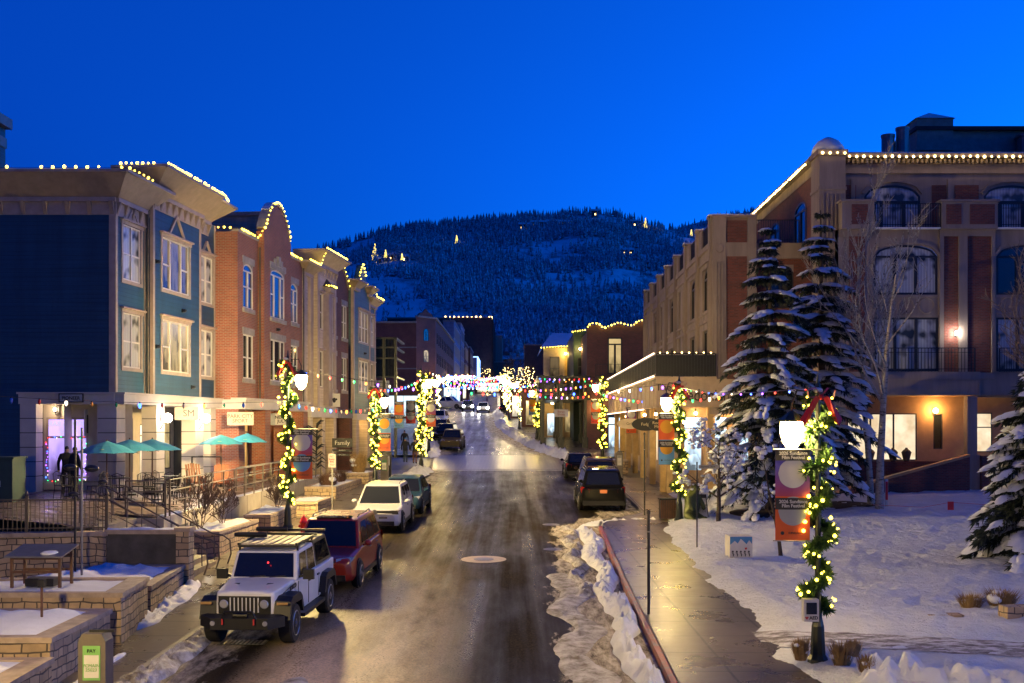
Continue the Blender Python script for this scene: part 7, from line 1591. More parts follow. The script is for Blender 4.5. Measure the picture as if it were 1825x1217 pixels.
for (px, py, r, h, lab) in [(1427, 1168, .22, .42, 'straw-coloured grass tuft left of the nearest lamp base'), (1500, 1178, .3, .45, 'large straw-coloured grass tuft right of the nearest lamp base'), (1545, 1197, .22, .4, 'small straw-coloured grass tuft nearest the bottom edge'), (1520, 1165, .2, .35, 'straw-coloured grass tuft behind the lamp base')]:
    p = PG(px, py+6, .3); tuft(p.x, p.y, p.z-.02, r, h, 420, lab)
for (px, py, r, h, lab) in [(1730, 1052, .4, .35, 'snow-capped dry grass clump above the garden wall'), (1785, 1050, .55, .42, 'wider snow-capped dry grass clump by the right spruce')]:
    p = PG(px, py+6, .6); tuft(p.x, p.y, lawn_z(p.x, p.y)-.03, r, h, 500, lab)
BR_ = plain('brown_shrub', (.10, .05, .03), .8, var=.4)
tuft(-11.2, 21.0, 1.68, .8, .35, 900, 'low tangle of brown stalks in the nearest snowy planter', BR_, flop=.9)
for (x, y, lab) in ((-9.0, 55, 'brown leafless shrub with snow in the long planter'), (-9.0, 58, 'second brown leafless shrub in the long planter'), (-8.7, 63.5, 'tall ornamental grass in the farther planter')):
    tuft(x, y, 2.45 if y < 60 else 2.7, .7, .7 if y < 60 else 1.3, 700, lab, BR_ if y < 60 else GRS, flop=.4)
# metal branch sculpture
o = thing('metal_sculpture', 'dark metal sculpture of curling leaf blades by the arcade', 'sculpture', (-10.6, 60.5, 2.5)); q = MB(); q.m(DGREEN); q.tube([(0, 0, 0), (.05, 0, 1.5), (.1, 0, 3.0)], .05, 6); rr = random.Random(3)
for i in range(26):
    z = .5+i*.1; s_ = rr.choice((-1, 1)); L_ = rr.uniform(.3, .7); q.tube([(.05, 0, z), (s_*L_*.6, rr.uniform(-.2, .2), z+.22), (s_*L_, 0, z+.1+rr.uniform(-.1, .2))], [.03, .045, .01], 5)
q.build('blades', o, uv=False)
# ================================================================== vehicles (front faces -y in local space)
TYRE = plain('tyre_rubber', (.012, .012, .012), .8, var=.2); RIM = plain('alloy_rim', (.3, .3, .31), .3, metal=.8, var=.1); CHR = plain('chrome', (.5, .5, .5), .15, metal=1, var=0)
BP = plain('black_plastic', (.008, .008, .009), .5, var=.15); HLG = plain('headlamp_glass', (.55, .55, .55), .12, metal=.5, var=0); TLR = plain('tail_lamp_red', (.22, .008, .008), .2, var=0)
def paint(n, c, r=.28):
    m = plain('paint_'+n, c, .55, var=.06, coat=.25 if max(c) < .09 else .8); m.node_tree.nodes['Principled BSDF'].inputs['Roughness'].default_value = .4 if max(c) > .09 else .7; m.node_tree.nodes['Principled BSDF'].inputs['Specular IOR Level'].default_value = .15 if max(c) > .09 else .05; return m
def wheel(par, x, y, r, w_, side, z=None):
    z = z or r
    prof = [(r*.62, -w_/2), (r*.93, -w_/2), (r, -w_*.36), (r, w_*.36), (r*.93, w_/2), (r*.62, w_/2)]
    q = MB(); q.m(TYRE); q.lathe((0, 0, 0), prof, 22, 'x'); o = q.build('wheel', par, uv=False, smooth=False); o.location = (x, y, z)
    q = MB(); q.m(RIM); q.lathe((0, 0, 0), [(r*.66, -.01), (r*.66, .01)], 20, 'x') if False else None
    xo = side*(w_/2); q.m(BP).lathe((xo*.82, 0, 0), [(r*.62, -.005), (r*.62, .005)], 18, 'x'); q.m(RIM)
    for k in range(5):
        a = 2*math.pi*k/5+.3; q.bar((xo*1.0, .0, 0), (xo*.97, r*.6*math.cos(a), r*.6*math.sin(a)), .045, .02) if False else None
        ca, sa = math.cos(a), math.sin(a); n_ = r*.09
        q.add([(xo*1.02, -sa*n_, ca*n_), (xo*1.02, sa*n_, -ca*n_), (xo*.96, ca*r*.63+sa*n_*1.2, sa*r*.63-ca*n_*1.2), (xo*.96, ca*r*.63-sa*n_*1.2, sa*r*.63+ca*n_*1.2)], [(0, 1, 2, 3), (3, 2, 1, 0)])
    pts = [(xo*.96, r*.62*math.cos(t_), r*.62*math.sin(t_)) for t_ in [i*6.2832/20 for i in range(21)]]; q.tube(pts, r*.045, 4, False); q.lathe((xo, 0, 0), [(r*.13, -.01), (r*.11, .015)][::1], 10, 'x')
    q.build('rim', o, uv=False); return o
def loft(mb, secs):
    n = len(secs[0]); V = [v for s_ in secs for v in s_]; Fs = [(i*n+j, i*n+(j+1) % n, (i+1)*n+(j+1) % n, (i+1)*n+j) for i in range(len(secs)-1) for j in range(n)]
    Fs += [tuple(range(n-1, -1, -1)), tuple(range((len(secs)-1)*n, len(secs)*n))]; mb.add(V, [f[::-1] for f in Fs])
def bev(o, w_=.035, seg=3):
    m = o.modifiers.new('b', 'BEVEL'); m.width = w_; m.segments = seg; m.limit_method = 'ANGLE'; m.angle_limit = R(18)
    for p in o.data.polygons: p.use_smooth = True
    m2 = o.modifiers.new('w', 'WEIGHTED_NORMAL'); m2.keep_sharp = True
def patch(mb, a, b, c, d, u0, u1, v0, v1, off):
    a, b, c, d = map(Vector, (a, b, c, d)); f = lambda u, v: a.lerp(b, u).lerp(d.lerp(c, u), v); n_ = (b-a).cross(d-a).normalized()*off
    mb.quad(f(u0, v0)+n_, f(u1, v0)+n_, f(u1, v1)+n_, f(u0, v1)+n_)
def car(label, x, y, rz, pm, L=4.7, W=1.92, Hh=1.75, kind='suv', detail=2, lights=False, plate=None, group=None, tail=False, roofpts=None, grille='mesh'):
    o = thing('parked_car', label, 'car', (x, y, G(y)), rz, group); o.rotation_euler = (math.atan(SL) if abs(rz) < 1 else -math.atan(SL), 0, rz)
    hw = W/2; r = .37 if kind == 'suv' else .33; f = -L/2; e = L/2; zb = .24; belt = Hh*(.60 if kind == 'suv' else .62); hood = Hh*(.56 if kind == 'suv' else .58)
    wb = L*.6; yf, yr = -wb/2-.06, wb/2-.04+.04
    def sec(yy, w_, z0, zm, z1, c=.03): return [(-w_*.90, yy, z0), (w_*.90, yy, z0), (w_, yy, z0+.14), (w_*1.0, yy, zm), (w_*.955, yy, z1-.05), (w_*.86, yy, z1+.01), (0, yy, z1+c), (-w_*.86, yy, z1+.01), (-w_*.955, yy, z1-.05), (-w_, yy, zm), (-w_, yy, z0+.14)]
    q = MB(); q.m(pm)
    S_ = [(f+.0, hw*.80, .36, .55, hood*.78), (f+.10, hw*.93, zb+.04, .6, hood*.88), (f+.42, hw*.985, zb, .62, hood*.95), (f+1.25, hw, zb, .65, hood*1.03), (f+1.5, hw, zb, .66, belt), (e-.9, hw, zb, .68, belt), (e-.25, hw*.985, zb+.05, .68, belt), (e-.04, hw*.93, zb+.12, .7, belt*.96), (e, hw*.88, .4, .7, belt*.88)]
    loft(q, [sec(*s_) for s_ in S_]); b = q.build('body', o, uv=False); bev(b, .03)
    # greenhouse
    cw = f+1.18; wt = f+1.95; rt = e-(.42 if kind == 'suv' else 1.05); rb = e-(.10 if kind == 'suv' else .28); gw0 = hw*.93; gw1 = hw*.74; z0 = belt-.05; z1 = Hh
    A = [(-gw0, cw, z0), (gw0, cw, z0), (gw0, rb, z0), (-gw0, rb, z0)]; B = [(-gw1, wt, z1-.05), (gw1, wt, z1-.05), (gw1, rt, z1-.07), (-gw1, rt, z1-.07)]
    q = MB(); q.m(pm); T_ = [(-gw1*.97, wt+.25, z1), (gw1*.97, wt+.25, z1), (gw1*.97, rt-.3, z1), (-gw1*.97, rt-.3, z1)]
    q.add(A+B+T_, [(0, 1, 5, 4), (1, 2, 6, 5), (2, 3, 7, 6), (3, 0, 4, 7), (4, 5, 9, 8), (5, 6, 10, 9), (6, 7, 11, 10), (7, 4, 8, 11), (8, 9, 10, 11), (3, 2, 1, 0)]); g = q.build('cabin', o, uv=False); bev(g, .04)
    q = MB(); q.m(CARGLASS); patch(q, A[0], A[1], B[1], B[0], .05, .95, .08, .95, .012); q.build('windscreen', o, uv=False)
    q = MB(); q.m(CARGLASS); patch(q, A[2], A[3], B[3], B[2], .08, .92, .2, .92, .012); q.build('rear_window', o, uv=False)
    for s_ in (0, 1):
        a, b2, c, d = (A[1], A[2], B[2], B[1]) if s_ == 0 else (A[3], A[0], B[0], B[3]); q = MB(); q.m(CARGLASS)
        sp = ((.10, .38), (.41, .68), (.71, .93)) if kind == 'suv' else ((.14, .46), (.49, .86))
        for u0, u1 in sp:
            if s_ == 1: u0, u1 = 1-u1, 1-u0
            patch(q, a, b2, c, d, u0, u1, .14, .9, .012)
        q.build('side_window', o, uv=False)
    for s_ in (-1, 1):
        for yy in (yf, yr):
            q = MB(); q.m(BP); q.lathe((s_*(hw-.04), yy, r), [(r*1.16, -.012-.0), (r*1.16, .045)] if s_ > 0 else [(r*1.16, -.045), (r*1.16, .012)], 24, 'x'); q.build('wheel_arch', o, uv=False)
            wheel(o, s_*(hw-.06), yy, r, .23, s_)
        q = MB(); q.m(HLG); z_ = hood*.86; q.add([(s_*hw*.52, f+.02, z_-.06), (s_*hw*.9, f+.11, z_-.07), (s_*hw*.97, f+.4, z_+.03), (s_*hw*.9, f+.25, z_+.07), (s_*hw*.52, f+.05, z_+.04)], [(0, 1, 2, 3, 4) if s_ > 0 else (4, 3, 2, 1, 0)])
        h_ = q.build('headlight', o, uv=False)
        if lights: q = MB(); q.m(glow('headlight_on', (1, .95, .85), 500)).lathe((s_*hw*.72, f-.01, z_), [(.2, 0), (.2, -.02)][::-1], 12, 'y'); q.build('headlight_beam', o, uv=False)
        q = MB(); q.m(TLR if not tail else glow('tail_lamp_on', (1, .05, .02), 2)); zt_2 = belt*.84; q.add([(s_*hw*.96, e-.16, zt_2-.1), (s_*hw*.62, e+.005, zt_2-.08), (s_*hw*.62, e+.0, zt_2+.08), (s_*hw*.95, e-.14, zt_2+.2), (s_*(hw+.006), e-.3, zt_2+.12)], [(0, 1, 2, 3) if s_ < 0 else (3, 2, 1, 0), (0, 3, 4) if s_ < 0 else (4, 3, 0)]); q.build('tail_light', o, uv=False)
        q = MB(); q.m(pm if detail > 1 else BP); q.ball((s_*(hw+.1), cw+.42, belt+.06), .11, 8, 5, .75); q.bar((s_*(hw-.05), cw+.42, belt), (s_*(hw+.05), cw+.42, belt+.03), .05); q.build('mirror', o, smooth=True, uv=False)
        if detail > 1:
            q = MB(); q.m(CHR)
            for yy in (-.1, .95): q.bar((s_*(hw+.012), yy, belt-.13), (s_*(hw+.012), yy+.18, belt-.13), .03)
            q.build('door_handle', o, uv=False); q = MB(); q.m(BP); q.box(s_*(hw-.02), s_*(hw+.02), yf+.45, yr-.45, .24, .36); q.build('sill_trim', o, uv=False)
            if kind == 'suv': q = MB(); q.m(CHR if detail > 2 else BP); q.tube([(s_*gw1*.9, wt+.3, z1+.0), (s_*gw1*.92, wt+.45, z1+.06), (s_*gw1*.92, rt-.45, z1+.06), (s_*gw1*.9, rt-.3, z1)], .018, 6); q.build('roof_rail', o, uv=False)
    q = MB(); q.m(BP); q.add([(-hw*.5, f-.005, hood*.6), (hw*.5, f-.005, hood*.6), (hw*.5, f+.015, hood*.84), (-hw*.5, f+.015, hood*.84)], [(0, 1, 2, 3)]); q.box(-hw*.78, hw*.78, f-.03, f+.1, .3, .46)
    if detail > 1:
        q.m(CHR)
        for k in range(3): q.bar((-hw*.48, f-.012, hood*(.64+.07*k)), (hw*.48, f-.012, hood*(.64+.07*k)), .012)
    q.build('grille', o, uv=False)
    q = MB(); q.m(BP).box(-hw*.9, hw*.9, e-.05, e+.04, .3, .5); q.build('rear_bumper', o, uv=False)
    if plate:
        q = MB(); q.m(plain('plate_'+plate[0], plate[1], .5, var=.1)); yy = e+.015 if plate[2] == 'r' else f-.04; q.box(-.16, .16, yy-.005, yy+.005, (.83 if plate[2] == 'r' else .5), (.98 if plate[2] == 'r' else .64)); q.build('number_plate', o, uv=False)
    return o
red = car('metallic red SUV with a sunroof parked behind the white pickup', -5.05, 32.3, R(-3.5), paint('red', (.3, .025, .015)), 4.75, 1.95, 1.76, detail=2)
q = MB(); q.m(CARGLASS).box(-.5, .5, -.35, .15, 1.752, 1.768); q.build('sunroof', red)
wh = car('white SUV with a wide dark grille parked facing the viewer', -5.05, 44.2, R(-2), paint('white', (.62, .62, .62)), 4.55, 1.88, 1.68, plate=('white', (.6, .6, .55), 'f'))
q = MB(); q.m(BP).add([(-.9, -2.27, .72), (.9, -2.27, .72), (.86, -2.255, .86), (-.86, -2.255, .86)], [(0, 1, 2, 3)]); q.m(CHR); q.lathe((0, -2.285, .8), [(.1, .0), (.1, .01)], 16, 'y'); q.build('grille_band', wh, uv=False)
q = MB(); q.m(plain('cream_seat', (.3, .26, .2), .7)); q.build('seat', wh) if False else None
car('dark blue car tucked behind the white SUV', -4.75, 50.1, R(-2), paint('navy', (.015, .04, .07)), 4.7, 1.85, 1.5, 'sedan')
blk = car('black SUV with an orange number plate, rearmost on the right', 4.0, 51.6, R(180), paint('black', (.003, .003, .0035), .2), 5.0, 2.0, 1.84, plate=('orange', (.6, .2, .08), 'r'), detail=2)
car('dark bronze SUV parked ahead of the black one', 4.5, 59.6, R(180), paint('bronze', (.05, .03, .02)), 4.8, 1.92, 1.78, tail=True)
car('small black car, front of the three on the right', 4.1, 68.8, R(180), paint('black', (.008, .008, .009)), 4.5, 1.82, 1.5, 'sedan')
car('dark gold SUV at the head of the far parked row', -5.2, 98.6, R(-2), paint('gold', (.06, .045, .025)), 4.6, 1.88, 1.72, detail=1)
car('black SUV second in the far parked row', -6.3, 107.5, R(-5), paint('black', (.008, .008, .009)), 4.7, 1.9, 1.75, detail=1)
car('grey car third in the far parked row', -7.7, 121.5, R(-5), paint('grey', (.08, .085, .09)), 4.6, 1.85, 1.5, 'sedan', 1)
car('white SUV last in the far parked row', -9.0, 139, R(-4), paint('white', (.62, .62, .62)), 4.6, 1.88, 1.75, detail=1)
car('pale car with headlights on at the far end of the street', -4.4, 171, R(2), paint('white', (.62, .62, .62)), 4.6, 1.85, 1.6, detail=1, lights=True)
car('second car with headlights on beyond the bend', -6.9, 176, R(2), paint('grey', (.08, .085, .09)), 4.6, 1.85, 1.7, detail=1, lights=True)
car('light van standing across the upper street', -10.3, 184, R(75), paint('white', (.62, .62, .62)), 5.2, 2.0, 2.1, detail=1)
car('dark car parked on the right of the upper street', -1.0, 168, R(180), paint('black', (.008, .008, .009)), 4.6, 1.85, 1.6, detail=1, tail=True)
# ---- off-road pickup with roof rack and bed cap
jp = thing('pickup_truck', 'white off-road pickup with black fenders, roof rack and bed cap', 'pickup', (-5.45, 25.75, G(25.75)), 0); jp.rotation_euler = (math.atan(SL), 0, R(-4)); JW = paint('pickup_white', (.78, .78, .78), .3)
q = MB(); q.m(JW); c_ = lambda yy, w0, w1, z0, z1: [(-w0, yy, z0), (w0, yy, z0), (w1, yy, z1), (w1*.6, yy, z1+.03), (-w1*.6, yy, z1+.03), (-w1, yy, z1)]
loft(q, [c_(-2.2, .60, .56, .62, 1.14), c_(-2.12, .66, .62, .62, 1.17), c_(-.95, .76, .74, .55, 1.25)]); b = q.build('hood', jp, uv=False); bev(b, .04)
q = MB(); q.m(JW); loft(q, [c_(-.95, .78, .80, .5, 1.2), c_(.9, .8, .82, .5, 1.22), c_(2.45, .8, .82, .55, 1.22)]); b = q.build('body', jp, uv=False); bev(b, .03)
q = MB(); q.m(JW); q.add([(-.76, -.85, 1.2), (.76, -.85, 1.2), (.78, .85, 1.2), (-.78, .85, 1.2), (-.68, -.55, 1.80), (.68, -.55, 1.80), (.7, .80, 1.82), (-.7, .80, 1.82)], [(3, 2, 1, 0), (4, 5, 6, 7), (0, 1, 5, 4), (1, 2, 6, 5), (2, 3, 7, 6), (3, 0, 4, 7)]); b = q.build('cab', jp, uv=False); bev(b, .04)
wa, wb_, wc, wd = (-.76, -.85, 1.2), (.76, -.85, 1.2), (.68, -.55, 1.80), (-.68, -.55, 1.80); q = MB(); q.m(CARGLASS); patch(q, wa, wb_, wc, wd, .05, .95, .1, .93, .012); q.build('windscreen', jp, uv=False)
q = MB(); q.m(glow('dash_red_light', (1, .02, .02), 6)); q.ball((.1, -.80, 1.58), .018, 8, 5); q.build('dash_light', jp, uv=False); 
for s_ in (-1, 1):
    a = (.765, -.85, 1.2), (.785, .85, 1.2), (.705, .8, 1.82), (.685, -.55, 1.8); a = [(s_*v[0], v[1], v[2]) for v in a]; a = a if s_ > 0 else [a[1], a[0], a[3], a[2]]
    q = MB(); q.m(CARGLASS)
    for u0, u1 in ((.12, .48), (.54, .92)): patch(q, *a, *( (u0, u1) if s_ > 0 else (1-u1, 1-u0)), .1, .88, .012)
    q.build('side_window', jp, uv=False)
    # flared fenders
    for yy, nm in ((-1.62, 'front_fender'), (1.55, 'rear_fender')):
        q = MB(); q.m(BP); pts = [(yy-.62, .62), (yy-.5, .98), (yy-.3, 1.06), (yy+.3, 1.06), (yy+.48, .95), (yy+.62, .6), (yy+.52, .6), (yy+.38, .88), (yy-.38, .90), (yy-.52, .62)]
        V = [(s_*.62, a, b) for a, b in pts]+[(s_*.965, a, b-.02) for a, b in pts]; n_ = len(pts); q.add(V, [tuple(range(n_)), tuple(range(2*n_-1, n_-1, -1))]+[(i, i+n_, (i+1) % n_+n_, (i+1) % n_) for i in range(n_)]); q.build(nm, jp, uv=False)
        q = MB(); q.m(BP).box(s_*.5, s_*.78, yy-.5, yy+.5, .5, .95); q.build('wheel_housing', jp, uv=False)
        wheel(jp, s_*.80, yy, .42, .29, s_)
    q = MB(); q.m(BP).box(s_*.80, s_*.96, -.95, .95, .42, .5); q.build('side_step', jp, uv=False)
    q = MB(); q.m(BP).box(s_*.86, s_*1.1, -.72, -.62, 1.2, 1.42).bar((s_*.75, -.66, 1.25), (s_*.9, -.66, 1.28), .05); q.build('mirror', jp, uv=False)
    q = MB(); q.m(BP)
    for yy in (-.05, .75): q.box(s_*.8, s_*.84, yy, yy+.16, 1.05, 1.09)
    q.build('door_handle', jp, uv=False)
    q = MB(); q.m(BP); q.lathe((s_*.43, -2.215, .93), [(.115, .0), (.125, -.03)][::-1], 18, 'y'); q.m(HLG).lathe((s_*.43, -2.25, .93), [(.095, 0), (.08, -.02)][::-1], 16, 'y'); q.build('headlight', jp, uv=False)
    q = MB(); q.m(HLG).lathe((s_*.55, -2.62, .6), [(.055, 0), (.05, -.02)][::-1], 12, 'y'); q.build('fog_light', jp, uv=False)
    q = MB(); q.m(plain('amber_lens', (.5, .3, .1), .3)).box(s_*.7, s_*.93, -2.255, -2.235, .92, .97); q.build('turn_signal', jp, uv=False)
    tx = text('RUBICON', .13, BP, jp, (s_*.775, -1.2, 1.12), (R(90), 0, R(90*s_)), bold=.004)
    q = MB(); q.m(BP).add([(s_*.28, -1.75, 1.215), (s_*.45, -1.72, 1.21), (s_*.42, -1.5, 1.245), (s_*.3, -1.52, 1.25)], [(0, 1, 2, 3) if s_ > 0 else (3, 2, 1, 0)]); q.build('hood_vent', jp, uv=False)
    q = MB(); q.m(PR['rd']).bar((s_*.33, -2.66, .58), (s_*.33, -2.66, .7), .03); q.build('tow_hook', jp, uv=False)
q = MB(); q.m(BP).box(-.56, .56, -2.206, -2.19, .72, 1.09)
for i in range(7): x = -.255+i*.085; q.box(x-.03, x+.03, -2.226, -2.19, .74, 1.07)
q.m(JW)
for i in range(8): x = -.2975+i*.085; q.box(x-.01, x+.01, -2.236, -2.2, .75, 1.06)
q.build('grille', jp, uv=False)
for s_ in (-1, 1):
    q = MB(); q.m(BP)
    for yy in (-.92, -.02, .9): q.bar((s_*.806, yy, .55), (s_*.812, yy, 1.2), .012, .012)
    q.bar((s_*.765, -2.0, 1.12), (s_*.765, -1.0, 1.17), .012); q.build('door_seam', jp, uv=False)
q = MB(); q.m(BP); q.add([(-.9, -2.35, .5), (-.6, -2.6, .46), (.6, -2.6, .46), (.9, -2.35, .5), (.9, -2.35, .72), (.6, -2.6, .7), (-.6, -2.6, .7), (-.9, -2.35, .72), (-.7, -2.1, .46), (.7, -2.1, .46), (.7, -2.1, .72), (-.7, -2.1, .72)], [(0, 1, 6, 7), (1, 2, 5, 6), (2, 3, 4, 5), (7, 6, 5, 4, 10, 11), (0, 8, 9, 3, 2, 1), (3, 9, 10, 4), (0, 7, 11, 8)]); q.tube([(-.36, -2.6, .68), (-.3, -2.62, .84), (.3, -2.62, .84), (.36, -2.6, .68)], .025, 6); q.lathe((0, -2.5, .74), [(.06, -.15), (.06, .15)], 10, 'x'); q.build('front_bumper', jp, uv=False)
q = MB(); q.m(BP)
for x in (-.3, .15): q.bar((x, -.87, 1.27), (x+.35, -.86, 1.3), .02)
q.build('wiper', jp, uv=False)
q = MB(); q.m(BP); q.add([(-.74, .9, 1.22), (.74, .9, 1.22), (.76, 2.42, 1.22), (-.76, 2.42, 1.22), (-.66, .92, 1.84), (.66, .92, 1.84), (.66, 2.2, 1.84), (-.66, 2.2, 1.84)], [(3, 2, 1, 0), (4, 5, 6, 7), (0, 1, 5, 4), (1, 2, 6, 5), (2, 3, 7, 6), (3, 0, 4, 7)]); b = q.build('bed_cap', jp, uv=False); bev(b, .03)
q = MB(); q.m(CARGLASS)
for s_ in (-1, 1): a = [(s_*.745, .95, 1.26), (s_*.76, 2.36, 1.26), (s_*.665, 2.18, 1.8), (s_*.665, .95, 1.8)]; a = a if s_ > 0 else [a[1], a[0], a[3], a[2]]; patch(q, *a, .08, .92, .1, .92, .01)
q.build('cap_window', jp, uv=False)
q = MB(); q.m(BP)
for s_ in (-1, 1): q.bar((s_*.66, -.5, 1.94), (s_*.66, 1.0, 1.94), .05, .06)
for yy in (-.5, .25, 1.0): q.bar((-.66, yy, 1.90), (.66, yy, 1.90), .05)
for s_ in (-1, 1):
    for yy in (-.4, .9): q.bar((s_*.66, yy, 1.78), (s_*.66, yy, 1.92), .04)
for yy in (1.25, 2.05): q.bar((-.7, yy, 1.95), (.7, yy, 1.95), .07, .05)
q.build('roof_rack', jp, uv=False); q = MB(); q.m(plain('rack_slat', (.5, .46, .4), .3, metal=.3))
for i in range(7): q.box(-.6+i*.18, -.47+i*.18, -.48, .98, 1.93, 1.955)
q.build('rack_slats', jp, uv=False)
for i, (x, yy) in enumerate(((-.95, .55), (-.75, 1.6))): q = MB(); q.m(BP); q.lathe((x+.25, yy, 2.02), [(.05, -.38), (.06, -.3), (.06, .3), (.05, .38)], 8, 'x'); q.build('ski_carrier', jp, uv=False)
# ================================================================== trees
BARK = plain('dark_bark', (.06, .042, .03), .9, var=.4, sc_=6, bump=.5)
t = NT('aspen_bark'); f = t.noise(t.mapping(t.obj(), (3, 3, 9)), 1.2, 4, .7); t.col(t.ramp(f, [(.36, (.03, .028, .025)), (.44, (.3, .27, .23)), (.7, (.42, .39, .34))])); t.rough(.8); ASP = t.m
t = NT('spruce_needles'); f = t.noise(t.obj(), 3, 4, .7); t.col(t.ramp(f, [(.35, (.008, .016, .011)), (.65, (.028, .045, .03))])); t.rough(.85); SPR = t.m
def spruce(x, y, zb, h, r0, label, seed, snow=1.0, low=.12, dens=1.0, nb=None):
    rr = random.Random(seed); o = thing('spruce_tree', label, 'tree', (x, y, zb)); q = MB(); q.m(BARK).tube([(0, 0, -.2), (.05, 0, h*.5), (0, 0, h*.97)], [.2*h/12, .12*h/12, .02], 8); q.build('trunk', o, uv=False)
    nd = MB(); nd.m(SPR); sn = MB(); sn.m(SNOWT); sn.smooth = True; z = h*low
    while z < h*.985:
        t_ = (z-h*low)/(h*(1-low)); R_ = r0*(1-t_)**.85*(1 if t_ > .08 else .8)+.12; nbr = max(4, int((4+5*(1-t_))*dens))
        a0 = rr.uniform(0, 6.28)
        for k in range(nbr):
            bs = rr.choice((.15, .7, 1, 1)); a = a0+6.283*k/nbr+rr.uniform(-.4, .4); L_ = R_*(rr.uniform(.45, 1.3) if t_ > .05 else rr.uniform(.8, 1.2)); ca, sa = math.cos(a), math.sin(a); droop = .18+.38*(1-t_)
            steps = max(3, int(L_/.17)); P_ = []
            for s_ in range(steps+1):
                u = s_/steps; P_.append(Vector((ca*L_*u, sa*L_*u, z+.12*math.sin(u*2.4)-droop*L_*u*u*.9)))
            side = Vector((-sa, ca, 0))
            for s_ in range(steps):
                u = (s_+.5)/steps; p = P_[s_].lerp(P_[s_+1], .5); w_ = (.16+.34*math.sin(min(1, u*1.25)*2.6))*min(1, L_*.7+.25)
                for _ in range(int(15*dens)):
                    v = rr.uniform(-1, 1); b = p+side*w_*v*.35+Vector((0, 0, rr.uniform(-.10, .03))); d = (side*v*.9+Vector((ca, sa, 0))*rr.uniform(.2, .9)+Vector((0, 0, rr.uniform(-1.1, .1)))).normalized(); ln = w_*rr.uniform(.5, 1.1); n_ = d.cross(Vector((rr.uniform(-1, 1), rr.uniform(-1, 1), 1))).normalized()*.035
                    nd.add([b-n_, b+n_, b+d*ln], [(0, 1, 2)])
                if rr.random() < snow*(.8 if u > .3 else .25)*bs:
                    for _ in range(2):
                        c = p+side*w_*rr.uniform(-.4, .4)+Vector((0, 0, .03+rr.uniform(0, .03))); rad = w_*rr.uniform(.35, .8)+.03; m_ = 7
                        E_ = lambda k1, j, zz_: (c.x+k1*rad*(ca*1.5*math.cos(j*6.283/m_)-sa*.75*math.sin(j*6.283/m_)), c.y+k1*rad*(sa*1.5*math.cos(j*6.283/m_)+ca*.75*math.sin(j*6.283/m_)), c.z+zz_-droop*1.1*u*k1*rad*1.3*math.cos(j*6.283/m_))
                        V = [E_(rr.uniform(.6, 1.15), j, -rad*.22*rr.uniform(.4, 1.6)) for j in range(m_)]+[(c.x, c.y, c.z+rad*.2)]+[E_(.55, j, rad*.13) for j in range(m_)]
                        sn.add(V, [(j, (j+1) % m_, m_+1+(j+1) % m_, m_+1+j) for j in range(m_)]+[(m_+1+j, m_+1+(j+1) % m_, m_) for j in range(m_)])
        z += h*.037*rr.uniform(.6, 1.6)*(1.05-.3*t_)
    nd.build('crown', o, uv=False); s2 = sn.build('snow_clumps', o, uv=False); stuff(s2); return o
spruce(10.6, 46.2, lawn_z(10.6, 46)-.1, 12.1, 2.8, 'tall snow-laden spruce, left of the pair in front of the hotel', 3, .95, .10, 1.2)
spruce(13.2, 48.0, lawn_z(13.2, 48)-.1, 13.0, 2.8, 'tallest snow-laden spruce, right of the pair in front of the hotel', 8, .95, .12, 1.2)
spruce(15.3, 32.5, lawn_z(15.3, 32.5)-.1, 6.2, 2.15, 'smaller snow-laden spruce at the right edge of the lawn', 13, .9, .03, 1.5)
def bare(x, y, zb, h, label, seed, mat, forks=5, spread=.5, r=.1, lean=(0, 0), snow=0, twigs=1.0, name='bare_tree', stems=None, depth=4, cat='tree', up=.25, zs=.35):
    rr = random.Random(seed); o = thing(name, label, cat, (x, y, zb)); q = MB(); q.m(mat); tw = MB(); tw.m(mat); sn = MB(); sn.m(SNOWT); sn.smooth = True
    def grow(p, d, L_, r_, lv):
        pts = [p]; n = 4 if lv else 9; dd = d.copy()
        for i in range(n): dd = (dd+Vector((rr.uniform(-.16, .16), rr.uniform(-.16, .16), rr.uniform(-.02, .1)*(1 if lv else .3)))*(1 if lv else .35)).normalized(); pts.append(pts[-1]+dd*L_/n)
        rs = [max(r_*(1-.8*i/n), .006+.00012*y) for i in range(n+1)]; (q if lv == 0 else tw).tube(pts, rs, 7 if lv == 0 else 4 if lv < 3 else 3, False)
        if snow and lv >= 1:
            for p_ in pts[1:]:
                if rr.random() < snow: c = p_+Vector((0, 0, r_*.6)); sn.ball(c, rr.uniform(.04, .1)*(1.3 if lv < 3 else 1), 6, 4, .7)
        if lv >= depth: return
        k = int((forks*2.4 if lv == 0 else forks)*twigs)
        for i in range(k):
            u = rr.uniform(zs if lv == 0 else .25, 1); j = min(int(u*n), n-1); b = pts[j].lerp(pts[j+1], u*n-j); a = rr.uniform(0, 6.283)
            ax = pts[j+1]-pts[j]; ax.normalize(); s_ = ax.cross(Vector((math.cos(a), math.sin(a), .01))).normalized(); nd_ = (ax*(1-spread)+s_*spread+Vector((0, 0, up))).normalized()
            grow(b, nd_, L_*rr.uniform(.32, .55)*(1.1-u*.35), rs[j]*.5, lv+1)
    for (dx, dy) in (stems or [lean]): grow(Vector((0, 0, -.1)), Vector((dx, dy, 1)).normalized(), h, r, 0)
    q.build('trunk', o, uv=False, smooth=True); tw.build('branches', o, uv=False, smooth=True)
    if snow: stuff(sn.build('snow_clumps', o, uv=False))
    return o
bare(14.9, 45.5, lawn_z(14.9, 45.5)-.05, 9.6, 'white-barked aspen with two upper stems before the shop window', 21, ASP, 4, .6, .19, (.06, 0), 0, 1.0, depth=3, up=.3)
